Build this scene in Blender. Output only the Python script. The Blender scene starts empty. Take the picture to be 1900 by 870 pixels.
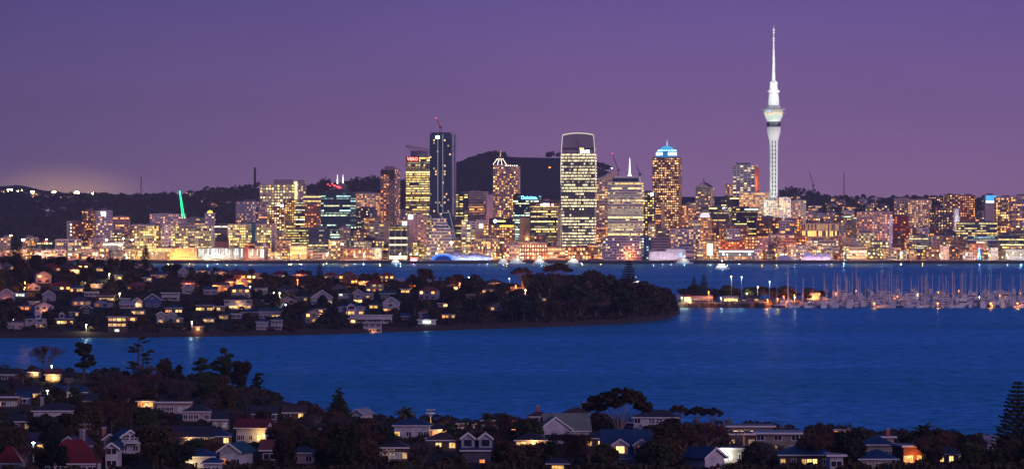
import bpy, math, random
import numpy as np
from mathutils import Vector, Matrix

# ------------------------------------------------------------------ camera, sky, sun, exposure
sc = bpy.context.scene
F = 6357.0            # focal length in photo pixels (photo 1900 wide)
CX, HY, CAMZ = 950.0, 408.0, 60.0
cam_d = bpy.data.cameras.new("camera")
cam = bpy.data.objects.new("camera", cam_d)
sc.collection.objects.link(cam)
cam.location = (0, 0, CAMZ)
cam.rotation_euler = (math.radians(90), 0, 0)
cam_d.sensor_width = 36.0
cam_d.lens = F / 1900.0 * 36.0
cam_d.shift_y = -(435.0 - HY) / 1900.0
cam_d.clip_start = 1.0
cam_d.clip_end = 60000.0
sc.camera = cam
sc.render.resolution_x, sc.render.resolution_y = 1024, 468
sc.view_settings.view_transform = 'Standard'
sc.view_settings.look = 'None'
sc.view_settings.exposure = 0.30
sc.view_settings.gamma = 1.0
sc.cycles.use_denoising = True
sc.cycles.max_bounces = 4
sc.cycles.diffuse_bounces = 2
sc.cycles.glossy_bounces = 2
sc.cycles.volume_bounces = 0
sc.cycles.transmission_bounces = 2
sc.cycles.caustics_reflective = False
sc.cycles.caustics_refractive = False
sc.cycles.sample_clamp_indirect = 6.0

def srgb(r, g, b):
    def c(v):
        v = v / 255.0
        return v / 12.92 if v <= 0.04045 else ((v + 0.055) / 1.055) ** 2.4
    return (c(r), c(g), c(b), 1.0)

world = bpy.data.worlds.new("World")
sc.world = world
world.use_nodes = True
nt = world.node_tree
for n in list(nt.nodes):
    nt.nodes.remove(n)
def N(t, **k):
    n = nt.nodes.new(t)
    for a, v in k.items():
        setattr(n, a, v)
    return n
out = N('ShaderNodeOutputWorld')
bg = N('ShaderNodeBackground')
geo = N('ShaderNodeTexCoord')
sep = N('ShaderNodeSeparateXYZ')
nt.links.new(geo.outputs['Generated'], sep.inputs[0])
ramp = N('ShaderNodeValToRGB')
# sky colour by the height above the horizon (asin is close to z here)
mapz = N('ShaderNodeMapRange')
mapz.inputs['From Min'].default_value = 0.0
mapz.inputs['From Max'].default_value = 1.0
powz = N('ShaderNodeMath', operation='POWER')
powz.inputs[1].default_value = 0.5
nt.links.new(sep.outputs['Z'], mapz.inputs['Value'])
nt.links.new(mapz.outputs[0], powz.inputs[0])
nt.links.new(powz.outputs[0], ramp.inputs[0])
cr = ramp.color_ramp
stops = [(0.0, srgb(136, 103, 136)), (0.10, srgb(130, 97, 137)), (0.17, srgb(120, 89, 136)),
         (0.25, srgb(92, 74, 132)), (0.33, srgb(40, 74, 150)), (0.50, srgb(38, 78, 152)),
         (0.75, srgb(30, 52, 118)), (1.0, srgb(22, 32, 84))]
while len(cr.elements) < len(stops):
    cr.elements.new(0.5)
for e, (p, c) in zip(cr.elements, stops):
    e.position = p
    e.color = c
# towards the east (the photo's left) the sky is deeper in colour
side = N('ShaderNodeMapRange')
side.inputs['From Min'].default_value = -0.16
side.inputs['From Max'].default_value = 0.02
side.inputs['To Min'].default_value = 0.62
side.inputs['To Max'].default_value = 1.0
nt.links.new(sep.outputs['X'], side.inputs['Value'])
mul = N('ShaderNodeMix', data_type='RGBA', blend_type='MULTIPLY')
mul.inputs[0].default_value = 1.0
comb = N('ShaderNodeCombineColor')
pr = N('ShaderNodeMath', operation='POWER'); pr.inputs[1].default_value = 1.1
pb = N('ShaderNodeMath', operation='POWER'); pb.inputs[1].default_value = 0.75
nt.links.new(side.outputs[0], pr.inputs[0]); nt.links.new(side.outputs[0], pb.inputs[0])
nt.links.new(pr.outputs[0], comb.inputs[0]); nt.links.new(pb.outputs[0], comb.inputs[1]); nt.links.new(pb.outputs[0], comb.inputs[2])
nt.links.new(ramp.outputs[0], mul.inputs[6])
nt.links.new(comb.outputs[0], mul.inputs[7])
# the light dome of the port over the eastern ridge
dome_dir = Vector(((115 - CX) / F, 1.0, (HY - 368) / F)).normalized()
dist = N('ShaderNodeVectorMath', operation='SUBTRACT'); dist.inputs[1].default_value = dome_dir
scl = N('ShaderNodeVectorMath', operation='MULTIPLY'); scl.inputs[1].default_value = (1.0, 0.0, 2.6)
ln = N('ShaderNodeVectorMath', operation='LENGTH')
nt.links.new(geo.outputs['Generated'], dist.inputs[0]); nt.links.new(dist.outputs[0], scl.inputs[0]); nt.links.new(scl.outputs[0], ln.inputs[0])
fall = N('ShaderNodeMapRange', interpolation_type='SMOOTHERSTEP')
fall.inputs['From Min'].default_value = 0.0; fall.inputs['From Max'].default_value = 0.034
fall.inputs['To Min'].default_value = 1.0; fall.inputs['To Max'].default_value = 0.0
nt.links.new(ln.outputs['Value'], fall.inputs['Value'])
add = N('ShaderNodeMix', data_type='RGBA', blend_type='ADD')
add.inputs[7].default_value = srgb(128, 100, 40)
nt.links.new(fall.outputs[0], add.inputs[0])
nt.links.new(mul.outputs[2], add.inputs[6])
# last of the physical twilight sky
sky = N('ShaderNodeTexSky', sky_type='NISHITA', sun_disc=False)
sky.sun_elevation = math.radians(0.0)
sky.sun_rotation = math.radians(140)
sadd = N('ShaderNodeMix', data_type='RGBA', blend_type='ADD')
sadd.inputs[0].default_value = 0.004
nt.links.new(add.outputs[2], sadd.inputs[6]); nt.links.new(sky.outputs[0], sadd.inputs[7])
# faint uneven veils of high haze
vm = N('ShaderNodeMapping'); vm.inputs['Scale'].default_value = (5, 5, 34); vn = N('ShaderNodeTexNoise'); vn.inputs['Scale'].default_value = 1.0; vn.inputs['Detail'].default_value = 6; vn.inputs['Roughness'].default_value = .6
vr = N('ShaderNodeMapRange'); vr.inputs['From Min'].default_value = .3; vr.inputs['From Max'].default_value = .7; vr.inputs['To Min'].default_value = .93; vr.inputs['To Max'].default_value = 1.06
nt.links.new(geo.outputs['Generated'], vm.inputs[0]); nt.links.new(vm.outputs[0], vn.inputs['Vector']); nt.links.new(vn.outputs['Fac'], vr.inputs['Value'])
vs_ = N('ShaderNodeVectorMath', operation='SCALE'); nt.links.new(sadd.outputs[2], vs_.inputs[0]); nt.links.new(vr.outputs[0], vs_.inputs['Scale'])
nt.links.new(vs_.outputs[0], bg.inputs[0])
bg.inputs[1].default_value = 1.13
nt.links.new(bg.outputs[0], out.inputs[0])
world.cycles.sampling_method = 'MANUAL'
world.cycles.sample_map_resolution = 512

sun_d = bpy.data.lights.new("afterglow", 'SUN')
sun_d.energy = 0.85
sun_d.angle = math.radians(35)
sun_d.color = (1.0, 0.66, 0.86)
sun = bpy.data.objects.new("afterglow", sun_d)
sc.collection.objects.link(sun)
# light comes from behind the camera's right shoulder, low
sd = Vector((-0.62, 0.72, -0.30)).normalized()
sun.rotation_euler = sd.to_track_quat('-Z', 'Y').to_euler()

# ------------------------------------------------------------------ helpers
R = random.Random(7)
def U(a, b): return R.uniform(a, b)

def X(x, D): return (x - CX) / F * D
def Z(y, D): return CAMZ + (HY - y) / F * D
def PY(z, D): return HY + (CAMZ - z) / D * F

class MB:
    """collects faces for ONE mesh"""
    def __init__(s):
        s.v = []; s.f = []; s.m = []; s.c = []; s.smooth = []; s.mats = []
    def mi(s, mat):
        if mat not in s.mats: s.mats.append(mat)
        return s.mats.index(mat)
    def face(s, pts, mat, col=(0, 0, 0), smooth=False):
        b = len(s.v); s.v.extend(pts); s.f.append(tuple(range(b, b + len(pts))))
        s.m.append(s.mi(mat)); s.c.append(col); s.smooth.append(smooth)
    def box(s, x0, x1, y0, y1, z0, z1, mat, skip='', col=(0, 0, 0)):
        p = [(x0,y0,z0),(x1,y0,z0),(x1,y1,z0),(x0,y1,z0),(x0,y0,z1),(x1,y0,z1),(x1,y1,z1),(x0,y1,z1)]
        b = len(s.v); s.v.extend(p); i = s.mi(mat)
        for k, q in (('d',(3,2,1,0)),('u',(4,5,6,7)),('f',(0,1,5,4)),('b',(2,3,7,6)),('l',(3,0,4,7)),('r',(1,2,6,5))):
            if k in skip: continue
            s.f.append(tuple(b + j for j in q)); s.m.append(i); s.c.append(col); s.smooth.append(False)
    def prism(s, poly, z0, z1, mat, topmat=None, scale=1.0, cap=True, smooth=False):
        n = len(poly); b = len(s.v)
        cx = sum(p[0] for p in poly) / n; cy = sum(p[1] for p in poly) / n
        s.v.extend([(p[0], p[1], z0) for p in poly])
        s.v.extend([(cx + (p[0]-cx)*scale, cy + (p[1]-cy)*scale, z1) for p in poly])
        i = s.mi(mat)
        for k in range(n):
            j = (k + 1) % n
            s.f.append((b+k, b+j, b+n+j, b+n+k)); s.m.append(i); s.c.append((0,0,0)); s.smooth.append(smooth)
        if cap:
            s.f.append(tuple(b+n+k for k in range(n))); s.m.append(s.mi(topmat or mat)); s.c.append((0,0,0)); s.smooth.append(False)
    def lathe(s, prof, mat, n=20, cx=0, cy=0, a0=0.0, smooth=True, col=(0,0,0)):
        b = len(s.v); i = s.mi(mat)
        for r, z in prof:
            for k in range(n):
                a = a0 + 2*math.pi*k/n
                s.v.append((cx + r*math.cos(a), cy + r*math.sin(a), z))
        for q in range(len(prof)-1):
            for k in range(n):
                j = (k+1) % n
                s.f.append((b+q*n+k, b+q*n+j, b+(q+1)*n+j, b+(q+1)*n+k)); s.m.append(i); s.c.append(col); s.smooth.append(smooth)
    def tube(s, p0, p1, r0, r1, mat, n=6, col=(0,0,0)):
        p0 = Vector(p0); p1 = Vector(p1); d = (p1-p0)
        if d.length < 1e-6: return
        d.normalize()
        a = d.cross(Vector((0,0,1)) if abs(d.z) < 0.9 else Vector((1,0,0))).normalized(); c = d.cross(a)
        b = len(s.v); i = s.mi(mat)
        for p, r in ((p0, r0), (p1, r1)):
            for k in range(n):
                t = 2*math.pi*k/n
                s.v.append(tuple(p + a*(r*math.cos(t)) + c*(r*math.sin(t))))
        for k in range(n):
            j = (k+1) % n
            s.f.append((b+k, b+j, b+n+j, b+n+k)); s.m.append(i); s.c.append(col); s.smooth.append(True)
        s.f.append(tuple(b+n+k for k in range(n))); s.m.append(i); s.c.append(col); s.smooth.append(False)
    def build(s, name, parent=None, loc=None, rotz=0.0):
        me = bpy.data.meshes.new(name)
        me.from_pydata([tuple(p) for p in s.v], [], s.f)
        for m in s.mats: me.materials.append(m)
        nf = len(s.f)
        me.polygons.foreach_set('material_index', s.m)
        me.polygons.foreach_set('use_smooth', s.smooth)
        if any(c != (0,0,0) for c in s.c):
            a = me.attributes.new('lit', 'FLOAT_COLOR', 'FACE')
            arr = np.ones((nf, 4), dtype=np.float32); arr[:, :3] = np.array(s.c, dtype=np.float32)
            a.data.foreach_set('color', arr.ravel())
        me.update()
        o = bpy.data.objects.new(name, me)
        sc.collection.objects.link(o)
        if parent: o.parent = parent
        if loc is not None: o.location = loc
        o.rotation_euler.z = rotz
        return o

def tag(o, label=None, cat=None, group=None, kind=None):
    if label: o['label'] = label
    if cat: o['category'] = cat
    if group: o['group'] = group
    if kind: o['kind'] = kind
    return o
def thing(name, loc, rotz=0.0, label=None, cat=None, group=None):
    o = bpy.data.objects.new(name, None); sc.collection.objects.link(o)
    o.location = loc; o.rotation_euler = (0, 0, rotz); o.empty_display_size = 1.0
    return tag(o, label, cat, group)
def copy_tree(o, parent=None):
    c = o.copy(); sc.collection.objects.link(c); c.parent = parent
    for ch in list(o.children): copy_tree(ch, c)
    return c
def point_light(parent, loc, watt, color, radius=0.6):
    l = bpy.data.lights.new('glow', 'POINT'); l.energy = watt; l.color = color; l.shadow_soft_size = radius
    o = bpy.data.objects.new('glow', l); sc.collection.objects.link(o); o.parent = parent; o.location = loc
    return o

# ------------------------------------------------------------------ materials
_mc = {}
def _principled(m):
    m.use_nodes = True
    return m.node_tree.nodes['Principled BSDF'], m.node_tree
def wallm(name, col, rough=0.85, var=0.22, scale=0.18, bump=None, metal=0.0, spec=0.3):
    """a plain weathered surface of one colour (linear 0-1 rgb)"""
    if name in _mc: return _mc[name]
    m = bpy.data.materials.new(name); b, t = _principled(m)
    tc = t.nodes.new('ShaderNodeTexCoord'); no = t.nodes.new('ShaderNodeTexNoise')
    no.inputs['Scale'].default_value = scale; no.inputs['Detail'].default_value = 6; no.inputs['Roughness'].default_value = 0.65
    mr = t.nodes.new('ShaderNodeMapRange'); mr.inputs['From Min'].default_value = 0.3; mr.inputs['From Max'].default_value = 0.7
    mr.inputs['To Min'].default_value = 1 - var; mr.inputs['To Max'].default_value = 1 + var
    mx = t.nodes.new('ShaderNodeVectorMath'); mx.operation = 'SCALE'; mx.inputs[0].default_value = col[:3]
    t.links.new(tc.outputs['Object'], no.inputs['Vector']); t.links.new(no.outputs['Fac'], mr.inputs['Value'])
    t.links.new(mr.outputs[0], mx.inputs['Scale']); t.links.new(mx.outputs[0], b.inputs['Base Color'])
    b.inputs['Roughness'].default_value = rough; b.inputs['Metallic'].default_value = metal
    b.inputs['Specular IOR Level'].default_value = spec
    if bump:
        wv = t.nodes.new('ShaderNodeTexWave'); wv.inputs['Scale'].default_value = bump; wv.bands_direction = 'X'
        bp = t.nodes.new('ShaderNodeBump'); bp.inputs['Strength'].default_value = 0.5; bp.inputs['Distance'].default_value = 0.06
        t.links.new(tc.outputs['Object'], wv.inputs['Vector']); t.links.new(wv.outputs['Fac'], bp.inputs['Height']); t.links.new(bp.outputs[0], b.inputs['Normal'])
    _mc[name] = m
    return m
def windowm():
    """window glass: dark and glossy; what is lit behind each pane comes from the pane's own value"""
    if 'window_glass' in _mc: return _mc['window_glass']
    m = bpy.data.materials.new('window_glass'); b, t = _principled(m)
    b.inputs['Base Color'].default_value = (0.02, 0.025, 0.04, 1); b.inputs['Roughness'].default_value = 0.12
    b.inputs['Specular IOR Level'].default_value = 0.5
    at = t.nodes.new('ShaderNodeAttribute'); at.attribute_name = 'lit'; at.attribute_type = 'GEOMETRY'
    tc = t.nodes.new('ShaderNodeTexCoord'); vo = t.nodes.new('ShaderNodeTexNoise'); vo.inputs['Scale'].default_value = 1.1; vo.inputs['Detail'].default_value = 3
    mr = t.nodes.new('ShaderNodeMapRange'); mr.inputs['From Min'].default_value = 0.3; mr.inputs['From Max'].default_value = 0.7
    mr.inputs['To Min'].default_value = 0.35; mr.inputs['To Max'].default_value = 1.5
    sc_ = t.nodes.new('ShaderNodeVectorMath'); sc_.operation = 'SCALE'
    t.links.new(tc.outputs['Object'], vo.inputs['Vector']); t.links.new(vo.outputs['Fac'], mr.inputs['Value'])
    t.links.new(at.outputs['Vector'], sc_.inputs[0]); t.links.new(mr.outputs[0], sc_.inputs['Scale'])
    t.links.new(sc_.outputs[0], b.inputs['Emission Color']); b.inputs['Emission Strength'].default_value = 1.0
    m.cycles.emission_sampling = 'NONE'
    _mc['window_glass'] = m
    return m
GLASS = windowm()
def emitm(name, col, s, sample=False):
    if name in _mc: return _mc[name]
    m = bpy.data.materials.new(name); b, t = _principled(m)
    b.inputs['Base Color'].default_value = (0.05, 0.05, 0.05, 1)
    b.inputs['Emission Color'].default_value = (*col, 1); b.inputs['Emission Strength'].default_value = s
    if not sample: m.cycles.emission_sampling = 'NONE'
    _mc[name] = m
    return m
def foliagem(name, a, b_, tr=0.0):
    if name in _mc: return _mc[name]
    m = bpy.data.materials.new(name); b, t = _principled(m)
    oi = t.nodes.new('ShaderNodeObjectInfo'); tc = t.nodes.new('ShaderNodeTexCoord'); no = t.nodes.new('ShaderNodeTexNoise')
    no.inputs['Scale'].default_value = 0.45; no.inputs['Detail'].default_value = 5
    ad = t.nodes.new('ShaderNodeMath'); ad.operation = 'MULTIPLY_ADD'; ad.inputs[1].default_value = 0.5; 
    cr_ = t.nodes.new('ShaderNodeValToRGB'); cr_.color_ramp.elements[0].color = (*a, 1); cr_.color_ramp.elements[1].color = (*b_, 1)
    cr_.color_ramp.elements[0].position = 0.35; cr_.color_ramp.elements[1].position = 0.95
    t.links.new(tc.outputs['Object'], no.inputs['Vector']); t.links.new(oi.outputs['Random'], ad.inputs[0]); t.links.new(no.outputs['Fac'], ad.inputs[2])
    t.links.new(ad.outputs[0], cr_.inputs[0]); t.links.new(cr_.outputs[0], b.inputs['Base Color'])
    b.inputs['Roughness'].default_value = 0.9; b.inputs['Specular IOR Level'].default_value = 0.1
    _mc[name] = m
    return m

CON = {  # wall colours
 'beige': (0.58, 0.49, 0.40), 'cream': (0.68, 0.59, 0.48), 'lilac': (0.58, 0.53, 0.62), 'white': (0.78, 0.76, 0.76),
 'grey': (0.40, 0.38, 0.41), 'dark': (0.08, 0.08, 0.10), 'black': (0.012, 0.022, 0.04), 'brown': (0.33, 0.20, 0.155),
 'brick': (0.34, 0.12, 0.08), 'pink': (0.60, 0.43, 0.42), 'teal': (0.03, 0.12, 0.15), 'navy': (0.03, 0.055, 0.11),
 'tan': (0.60, 0.46, 0.32), 'red': (0.26, 0.04, 0.035), 'slate': (0.18, 0.18, 0.22), 'blue': (0.09, 0.15, 0.32), 'green': (0.12, 0.18, 0.12),
}
HW = {'white': (.46,.43,.47), 'cream': (.36,.30,.26), 'beige': (.26,.21,.18), 'pink': (.40,.27,.28), 'lilac': (.27,.25,.34), 'tan': (.27,.19,.13), 'brown': (.12,.07,.055), 'blue': (.05,.09,.20), 'dark': (.035,.035,.045), 'slate': (.08,.08,.11), 'brick': (.16,.055,.045), 'grey': (.17,.16,.18)}
HW['offwhite'] = (.27,.255,.29)
def HWALL(c): return wallm('house_wall_' + c, HW[c], var=.3, scale=.7)
def W(c): return wallm('wall_' + c, CON[c])
ROOFC = {'dark': (0.035, 0.035, 0.045), 'blue': (0.016, 0.055, 0.13), 'teal': (0.018, 0.075, 0.10), 'red': (0.17, 0.018, 0.022), 'grey': (0.17, 0.17, 0.18),
         'brown': (0.08, 0.045, 0.035), 'sage': (0.17, 0.20, 0.17), 'orange': (0.22, 0.065, 0.045), 'pale': (0.30, 0.30, 0.33), 'purple': (0.07, 0.05, 0.09)}
def RF(c): return wallm('roof_' + c, ROOFC[c], rough=0.6, var=0.25, scale=0.35, bump=4.0)
FLAT = wallm('flat_roof_membrane', (0.10, 0.10, 0.11), var=0.35)
TRIM = wallm('white_painted_trim', (0.66, 0.63, 0.64), var=0.12)
STEEL = wallm('painted_steel', (0.30, 0.30, 0.32), rough=0.5, var=0.1)
DSTEEL = wallm('dark_steel', (0.04, 0.04, 0.05), rough=0.5, var=0.1)
BARK = wallm('bark', (0.07, 0.05, 0.04), var=0.3, scale=2.0)
PBARK = wallm('pale_bark', (0.20, 0.16, 0.14), var=0.3, scale=2.0)

# light colours of windows
PAL = {'warm': [(1, .47, .11), (1, .56, .16), (1, .40, .08), (1, .64, .22)],
       'yellow': [(1, .66, .16), (1, .60, .12), (1, .74, .26), (.94, .78, .24)],
       'white': [(1, .72, .28), (1, .80, .40), (1, .66, .22), (.92, .88, .58)],
       'cool': [(.60, .92, .68), (.80, 1, .66), (.95, .92, .50), (.45, .80, .80)],
       'orange': [(1, .30, .04), (1, .38, .08), (1, .48, .13)],
       'mix': [(1, .48, .11), (1, .66, .18), (1, .80, .42), (.80, 1, .66), (1, .36, .07), (1, .74, .26)]}
WS = 1.75   # strength of a lit window
def litcol(p, rng, s=1.0):
    c = rng.choice(PAL[p]); k = s * WS * rng.choice((0.12, 0.3, 0.6, 0.9, 1.2, 1.9))
    return (c[0]*k, c[1]*k, c[2]*k)
# ------------------------------------------------------------------ land and water
def interp(pts, x):
    return float(np.interp(x, [p[0] for p in pts], [p[1] for p in pts]))
def vnoise(x, y):
    return (math.sin(x*1.3+y*0.7)+math.sin(x*0.6-y*1.7+2.1)+math.sin(x*2.3+y*1.9+0.4)*0.5)/2.5
SHORE = [(-400,1400),(0,1350),(300,1260),(470,1190),(540,1090),(650,1010),(1000,985),(1400,960),(1900,900),(2400,880)]
def zfg(x, D):
    S = interp(SHORE, x)
    wx = X(x, D)
    n = 0.5*vnoise(wx/23, D/31)
    if D >= S: return max(-6, 1.2 - (D-S)*0.12)
    if D < 650: return 12.8 + (650-D)*0.055 + n
    t = (S-D)/(S-650)
    return 1.2 + 11.6*t + min(1.2, (S-D)*0.08) * (1-t) + n*min(1, (S-D)/40)
PN = [(-400,1725),(0,1742),(250,1745),(400,1765),(600,1795),(850,1868),(1000,1915),(1150,1975),(1230,2050),(1262,2180)]
PF = [(-400,2800),(400,2750),(600,2700),(850,2600),(1000,2500),(1150,2450),(1230,2360),(1262,2240)]
PH = [(-400,27),(0,26),(250,24),(300,21),(500,19),(700,16.5),(900,14),(1050,11),(1150,9),(1230,5),(1262,1)]
def zpen(x, D):
    n0, f0, h = interp(PN, x), interp(PF, x), interp(PH, x)
    if x > 1262 or D < n0 or D > f0: return -4.0
    e = min(D-n0, f0-D)
    t = (D-n0)/(f0-n0)
    s = min(1, t/0.42); s = s*s*(3-2*s) if t < 0.42 else (1 - 0.9*max(0, (t-0.55)/0.45))
    b = min(3.0, e*0.35)
    return b + h*max(0, s) + 0.5*vnoise(X(x, D)/19, D/27)*min(1, e/20)
RA = [(-400,350),(0,358),(60,363),(190,366),(260,368),(380,364),(440,358),(470,354),(560,352),(600,348),(650,345),(700,340),(740,345),
      (850,352),(1000,355),(1150,358),(1210,364),(1300,365),(1450,363),(1500,366),(1700,368),(1900,371),(2300,371)]
RB = [(600,345),(700,338),(760,332),(830,322),(850,311),(870,302),(890,295),(905,290),(920,289),(945,291),(1000,293),(1040,294),(1080,302),(1128,318),(1165,344),(1195,362),(1300,368)]
RC = [(-400,334),(-60,340),(0,346),(18,345),(32,343),(55,347),(80,353),(120,358),(200,360),(320,362),(420,360),(520,352)]
def zcity(x, D):
    if D < 4772: return -6.0
    za = Z(interp(RA, x), 6800)
    t = min(1, max(0, (D-4960)/1840.0))
    z = 3.2 + (za-3.2)*t**1.08
    if D > 6800:
        z = za - (D-6800)*0.03
        zb = Z(interp(RB, x), 7800) if 600 < x < 1300 else 0
        w = math.exp(-((D-7800)/420.0)**2)
        z = max(z, z*(1-w) + zb*w) if zb > z else z
        if x < 520:
            zc = Z(interp(RC, x), 9500); w = math.exp(-((D-9500)/700.0)**2)
            z = max(z, zc*w)
    return z + (0.8*vnoise(X(x, D)/60, D/80) if D > 5000 else 0)

def find_ground(x, y, zf, D0, D1, step=4.0):
    D = D0
    while D < D1:
        if zf(x, D) > -1 and PY(zf(x, D), D) <= y: return D
        D += step
    return D1

def landm(name, low, high, zl, zh, scale):
    m = bpy.data.materials.new(name); b, t = _principled(m)
    g = t.nodes.new('ShaderNodeNewGeometry'); sp = t.nodes.new('ShaderNodeSeparateXYZ'); mr = t.nodes.new('ShaderNodeMapRange')
    mr.inputs['From Min'].default_value = zl; mr.inputs['From Max'].default_value = zh
    no = t.nodes.new('ShaderNodeTexNoise'); no.inputs['Scale'].default_value = scale; no.inputs['Detail'].default_value = 8
    t.links.new(g.outputs['Position'], no.inputs['Vector']); t.links.new(g.outputs['Position'], sp.inputs[0]); t.links.new(sp.outputs['Z'], mr.inputs['Value'])
    mx = t.nodes.new('ShaderNodeMix'); mx.data_type = 'RGBA'; mx.inputs[6].default_value = (*low, 1)
    cr_ = t.nodes.new('ShaderNodeValToRGB'); cr_.color_ramp.elements[0].color = tuple(c*0.45 for c in high)+(1,); cr_.color_ramp.elements[1].color = tuple(c*1.5 for c in high)+(1,)
    cr_.color_ramp.elements[0].position = 0.35; cr_.color_ramp.elements[1].position = 0.7
    t.links.new(no.outputs['Fac'], cr_.inputs[0]); t.links.new(cr_.outputs[0], mx.inputs[7]); t.links.new(mr.outputs[0], mx.inputs[0]); t.links.new(mx.outputs[2], b.inputs['Base Color'])
    b.inputs['Roughness'].default_value = 0.95; b.inputs['Specular IOR Level'].default_value = 0.1
    return m
def terrain(name, zf, xs, Ds, mat, col):
    vs = []; fs = []
    for D in Ds:
        for x in xs: vs.append((X(x, D), D, zf(x, D)))
    nx = len(xs)
    for j in range(len(Ds)-1):
        for i in range(nx-1):
            a = j*nx+i; fs.append((a, a+1, a+nx+1, a+nx))
    me = bpy.data.meshes.new(name); me.from_pydata(vs, [], fs); me.materials.append(mat)
    me.polygons.foreach_set('use_smooth', [True]*len(fs)); me.update()
    o = bpy.data.objects.new(name, me); sc.collection.objects.link(o); tag(o, col, None, None, 'structure')
    return o
def lin(a, b, n): return [a + (b-a)*i/(n-1) for i in range(n)]
mfg = landm('suburban_ground', (0.10, 0.07, 0.05), (0.030, 0.030, 0.018), 0.8, 2.4, 0.12)
mpn = landm('headland_ground', (0.055, 0.042, 0.038), (0.026, 0.028, 0.016), 2.4, 4.2, 0.10)
mct = landm('city_ground', (0.10, 0.09, 0.085), (0.020, 0.022, 0.016), 3.3, 12, 0.05)
terrain('hillside', zfg, lin(-300, 2200, 126), [20, 200, 350, 450, 520, 580] + lin(600, 1460, 110), mfg, 'near wooded hillside under the suburb')
terrain('headland', zpen, lin(-300, 1262, 157), lin(1700, 2810, 150), mpn, 'wooded headland across the bay')
terrain('city_terrain', zcity, lin(-300, 2200, 251), lin(4764, 4800, 6) + lin(4830, 6800, 60) + lin(6850, 11500, 60), mct, 'city waterfront rising to hills')
# far country out to the horizon
g = MB(); mfar = landm('far_country_ground', (0.02, 0.022, 0.02), (0.02, 0.022, 0.02), 0, 5, 0.01)
g.face([(-30000, 11000, 24), (30000, 11000, 24), (30000, 50000, 24), (-30000, 50000, 24)], mfar)
g.build('land'); tag(bpy.data.objects['land'], 'far country behind the city', None, None, 'structure')

# water
mw = bpy.data.materials.new('harbour_water'); b, t = _principled(mw)
b.inputs['Base Color'].default_value = (0.012, 0.255, 0.37, 1)
b.inputs['Roughness'].default_value = 0.18; b.inputs['IOR'].default_value = 1.33; b.inputs['Specular IOR Level'].default_value = 0.16
g_ = t.nodes.new('ShaderNodeNewGeometry')
hs = []
for (sx, sy, sz, amp) in ((0.012, 0.016, 1, 1.3), (0.075, 0.10, 1, 0.55), (0.30, 0.36, 1, 0.20)):
    mp = t.nodes.new('ShaderNodeMapping'); mp.inputs['Scale'].default_value = (sx, sy, sz); mp.inputs['Rotation'].default_value = (0, 0, 0.12)
    no = t.nodes.new('ShaderNodeTexNoise'); no.inputs['Scale'].default_value = 1.0; no.inputs['Detail'].default_value = 5; no.inputs['Roughness'].default_value = 0.6
    t.links.new(g_.outputs['Position'], mp.inputs[0]); t.links.new(mp.outputs[0], no.inputs['Vector'])
    ml = t.nodes.new('ShaderNodeMath'); ml.operation = 'MULTIPLY'; ml.inputs[1].default_value = amp
    t.links.new(no.outputs['Fac'], ml.inputs[0]); hs.append(ml)
a1 = t.nodes.new('ShaderNodeMath'); a2 = t.nodes.new('ShaderNodeMath')
t.links.new(hs[0].outputs[0], a1.inputs[0]); t.links.new(hs[1].outputs[0], a1.inputs[1]); t.links.new(a1.outputs[0], a2.inputs[0]); t.links.new(hs[2].outputs[0], a2.inputs[1])
bp = t.nodes.new('ShaderNodeBump'); bp.inputs['Strength'].default_value = 1.0; bp.inputs['Distance'].default_value = 5.0
t.links.new(a2.outputs[0], bp.inputs['Height']); t.links.new(bp.outputs[0], b.inputs['Normal'])
b.inputs['Specular IOR Level'].default_value = 0.0; b.inputs['Roughness'].default_value = 1.0
# broken chop: a share of rough reflection over the deep body colour; wind lanes change that share
gl_ = t.nodes.new('ShaderNodeBsdfGlossy'); gl_.inputs['Color'].default_value = (.34,.66,1,1); gl_.inputs['Roughness'].default_value = .30; t.links.new(bp.outputs[0], gl_.inputs['Normal'])
# sheltered water under the city quays lies flatter than the open reach
sy_ = t.nodes.new('ShaderNodeSeparateXYZ'); t.links.new(g_.outputs['Position'], sy_.inputs[0])
for (a_, b__, tgt) in ((.30, .13, gl_.inputs['Roughness']), (5.0, .5, bp.inputs['Distance'])):
    r_ = t.nodes.new('ShaderNodeMapRange'); r_.inputs['From Min'].default_value = 4050; r_.inputs['From Max'].default_value = 4650; r_.inputs['To Min'].default_value = a_; r_.inputs['To Max'].default_value = b__
    t.links.new(sy_.outputs['Y'], r_.inputs['Value']); t.links.new(r_.outputs[0], tgt)
mp = t.nodes.new('ShaderNodeMapping'); mp.inputs['Scale'].default_value = (.0016, .0045, 1); wn = t.nodes.new('ShaderNodeTexNoise'); wn.inputs['Scale'].default_value = 1; wn.inputs['Detail'].default_value = 7; wn.inputs['Roughness'].default_value = .7
t.links.new(g_.outputs['Position'], mp.inputs[0]); t.links.new(mp.outputs[0], wn.inputs['Vector'])
wr = t.nodes.new('ShaderNodeMapRange'); wr.inputs['From Min'].default_value = .3; wr.inputs['From Max'].default_value = .7; wr.inputs['To Min'].default_value = .10; wr.inputs['To Max'].default_value = .52; t.links.new(wn.outputs['Fac'], wr.inputs['Value'])
mp2 = t.nodes.new('ShaderNodeMapping'); mp2.inputs['Scale'].default_value = (.13, .085, 1); fn = t.nodes.new('ShaderNodeTexNoise'); fn.inputs['Scale'].default_value = 1; fn.inputs['Detail'].default_value = 6; fn.inputs['Roughness'].default_value = .75
t.links.new(g_.outputs['Position'], mp2.inputs[0]); t.links.new(mp2.outputs[0], fn.inputs['Vector'])
fr_ = t.nodes.new('ShaderNodeMapRange'); fr_.inputs['From Min'].default_value = .32; fr_.inputs['From Max'].default_value = .68; fr_.inputs['To Min'].default_value = 0.0; fr_.inputs['To Max'].default_value = 2.6; t.links.new(fn.outputs['Fac'], fr_.inputs['Value'])
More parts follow.
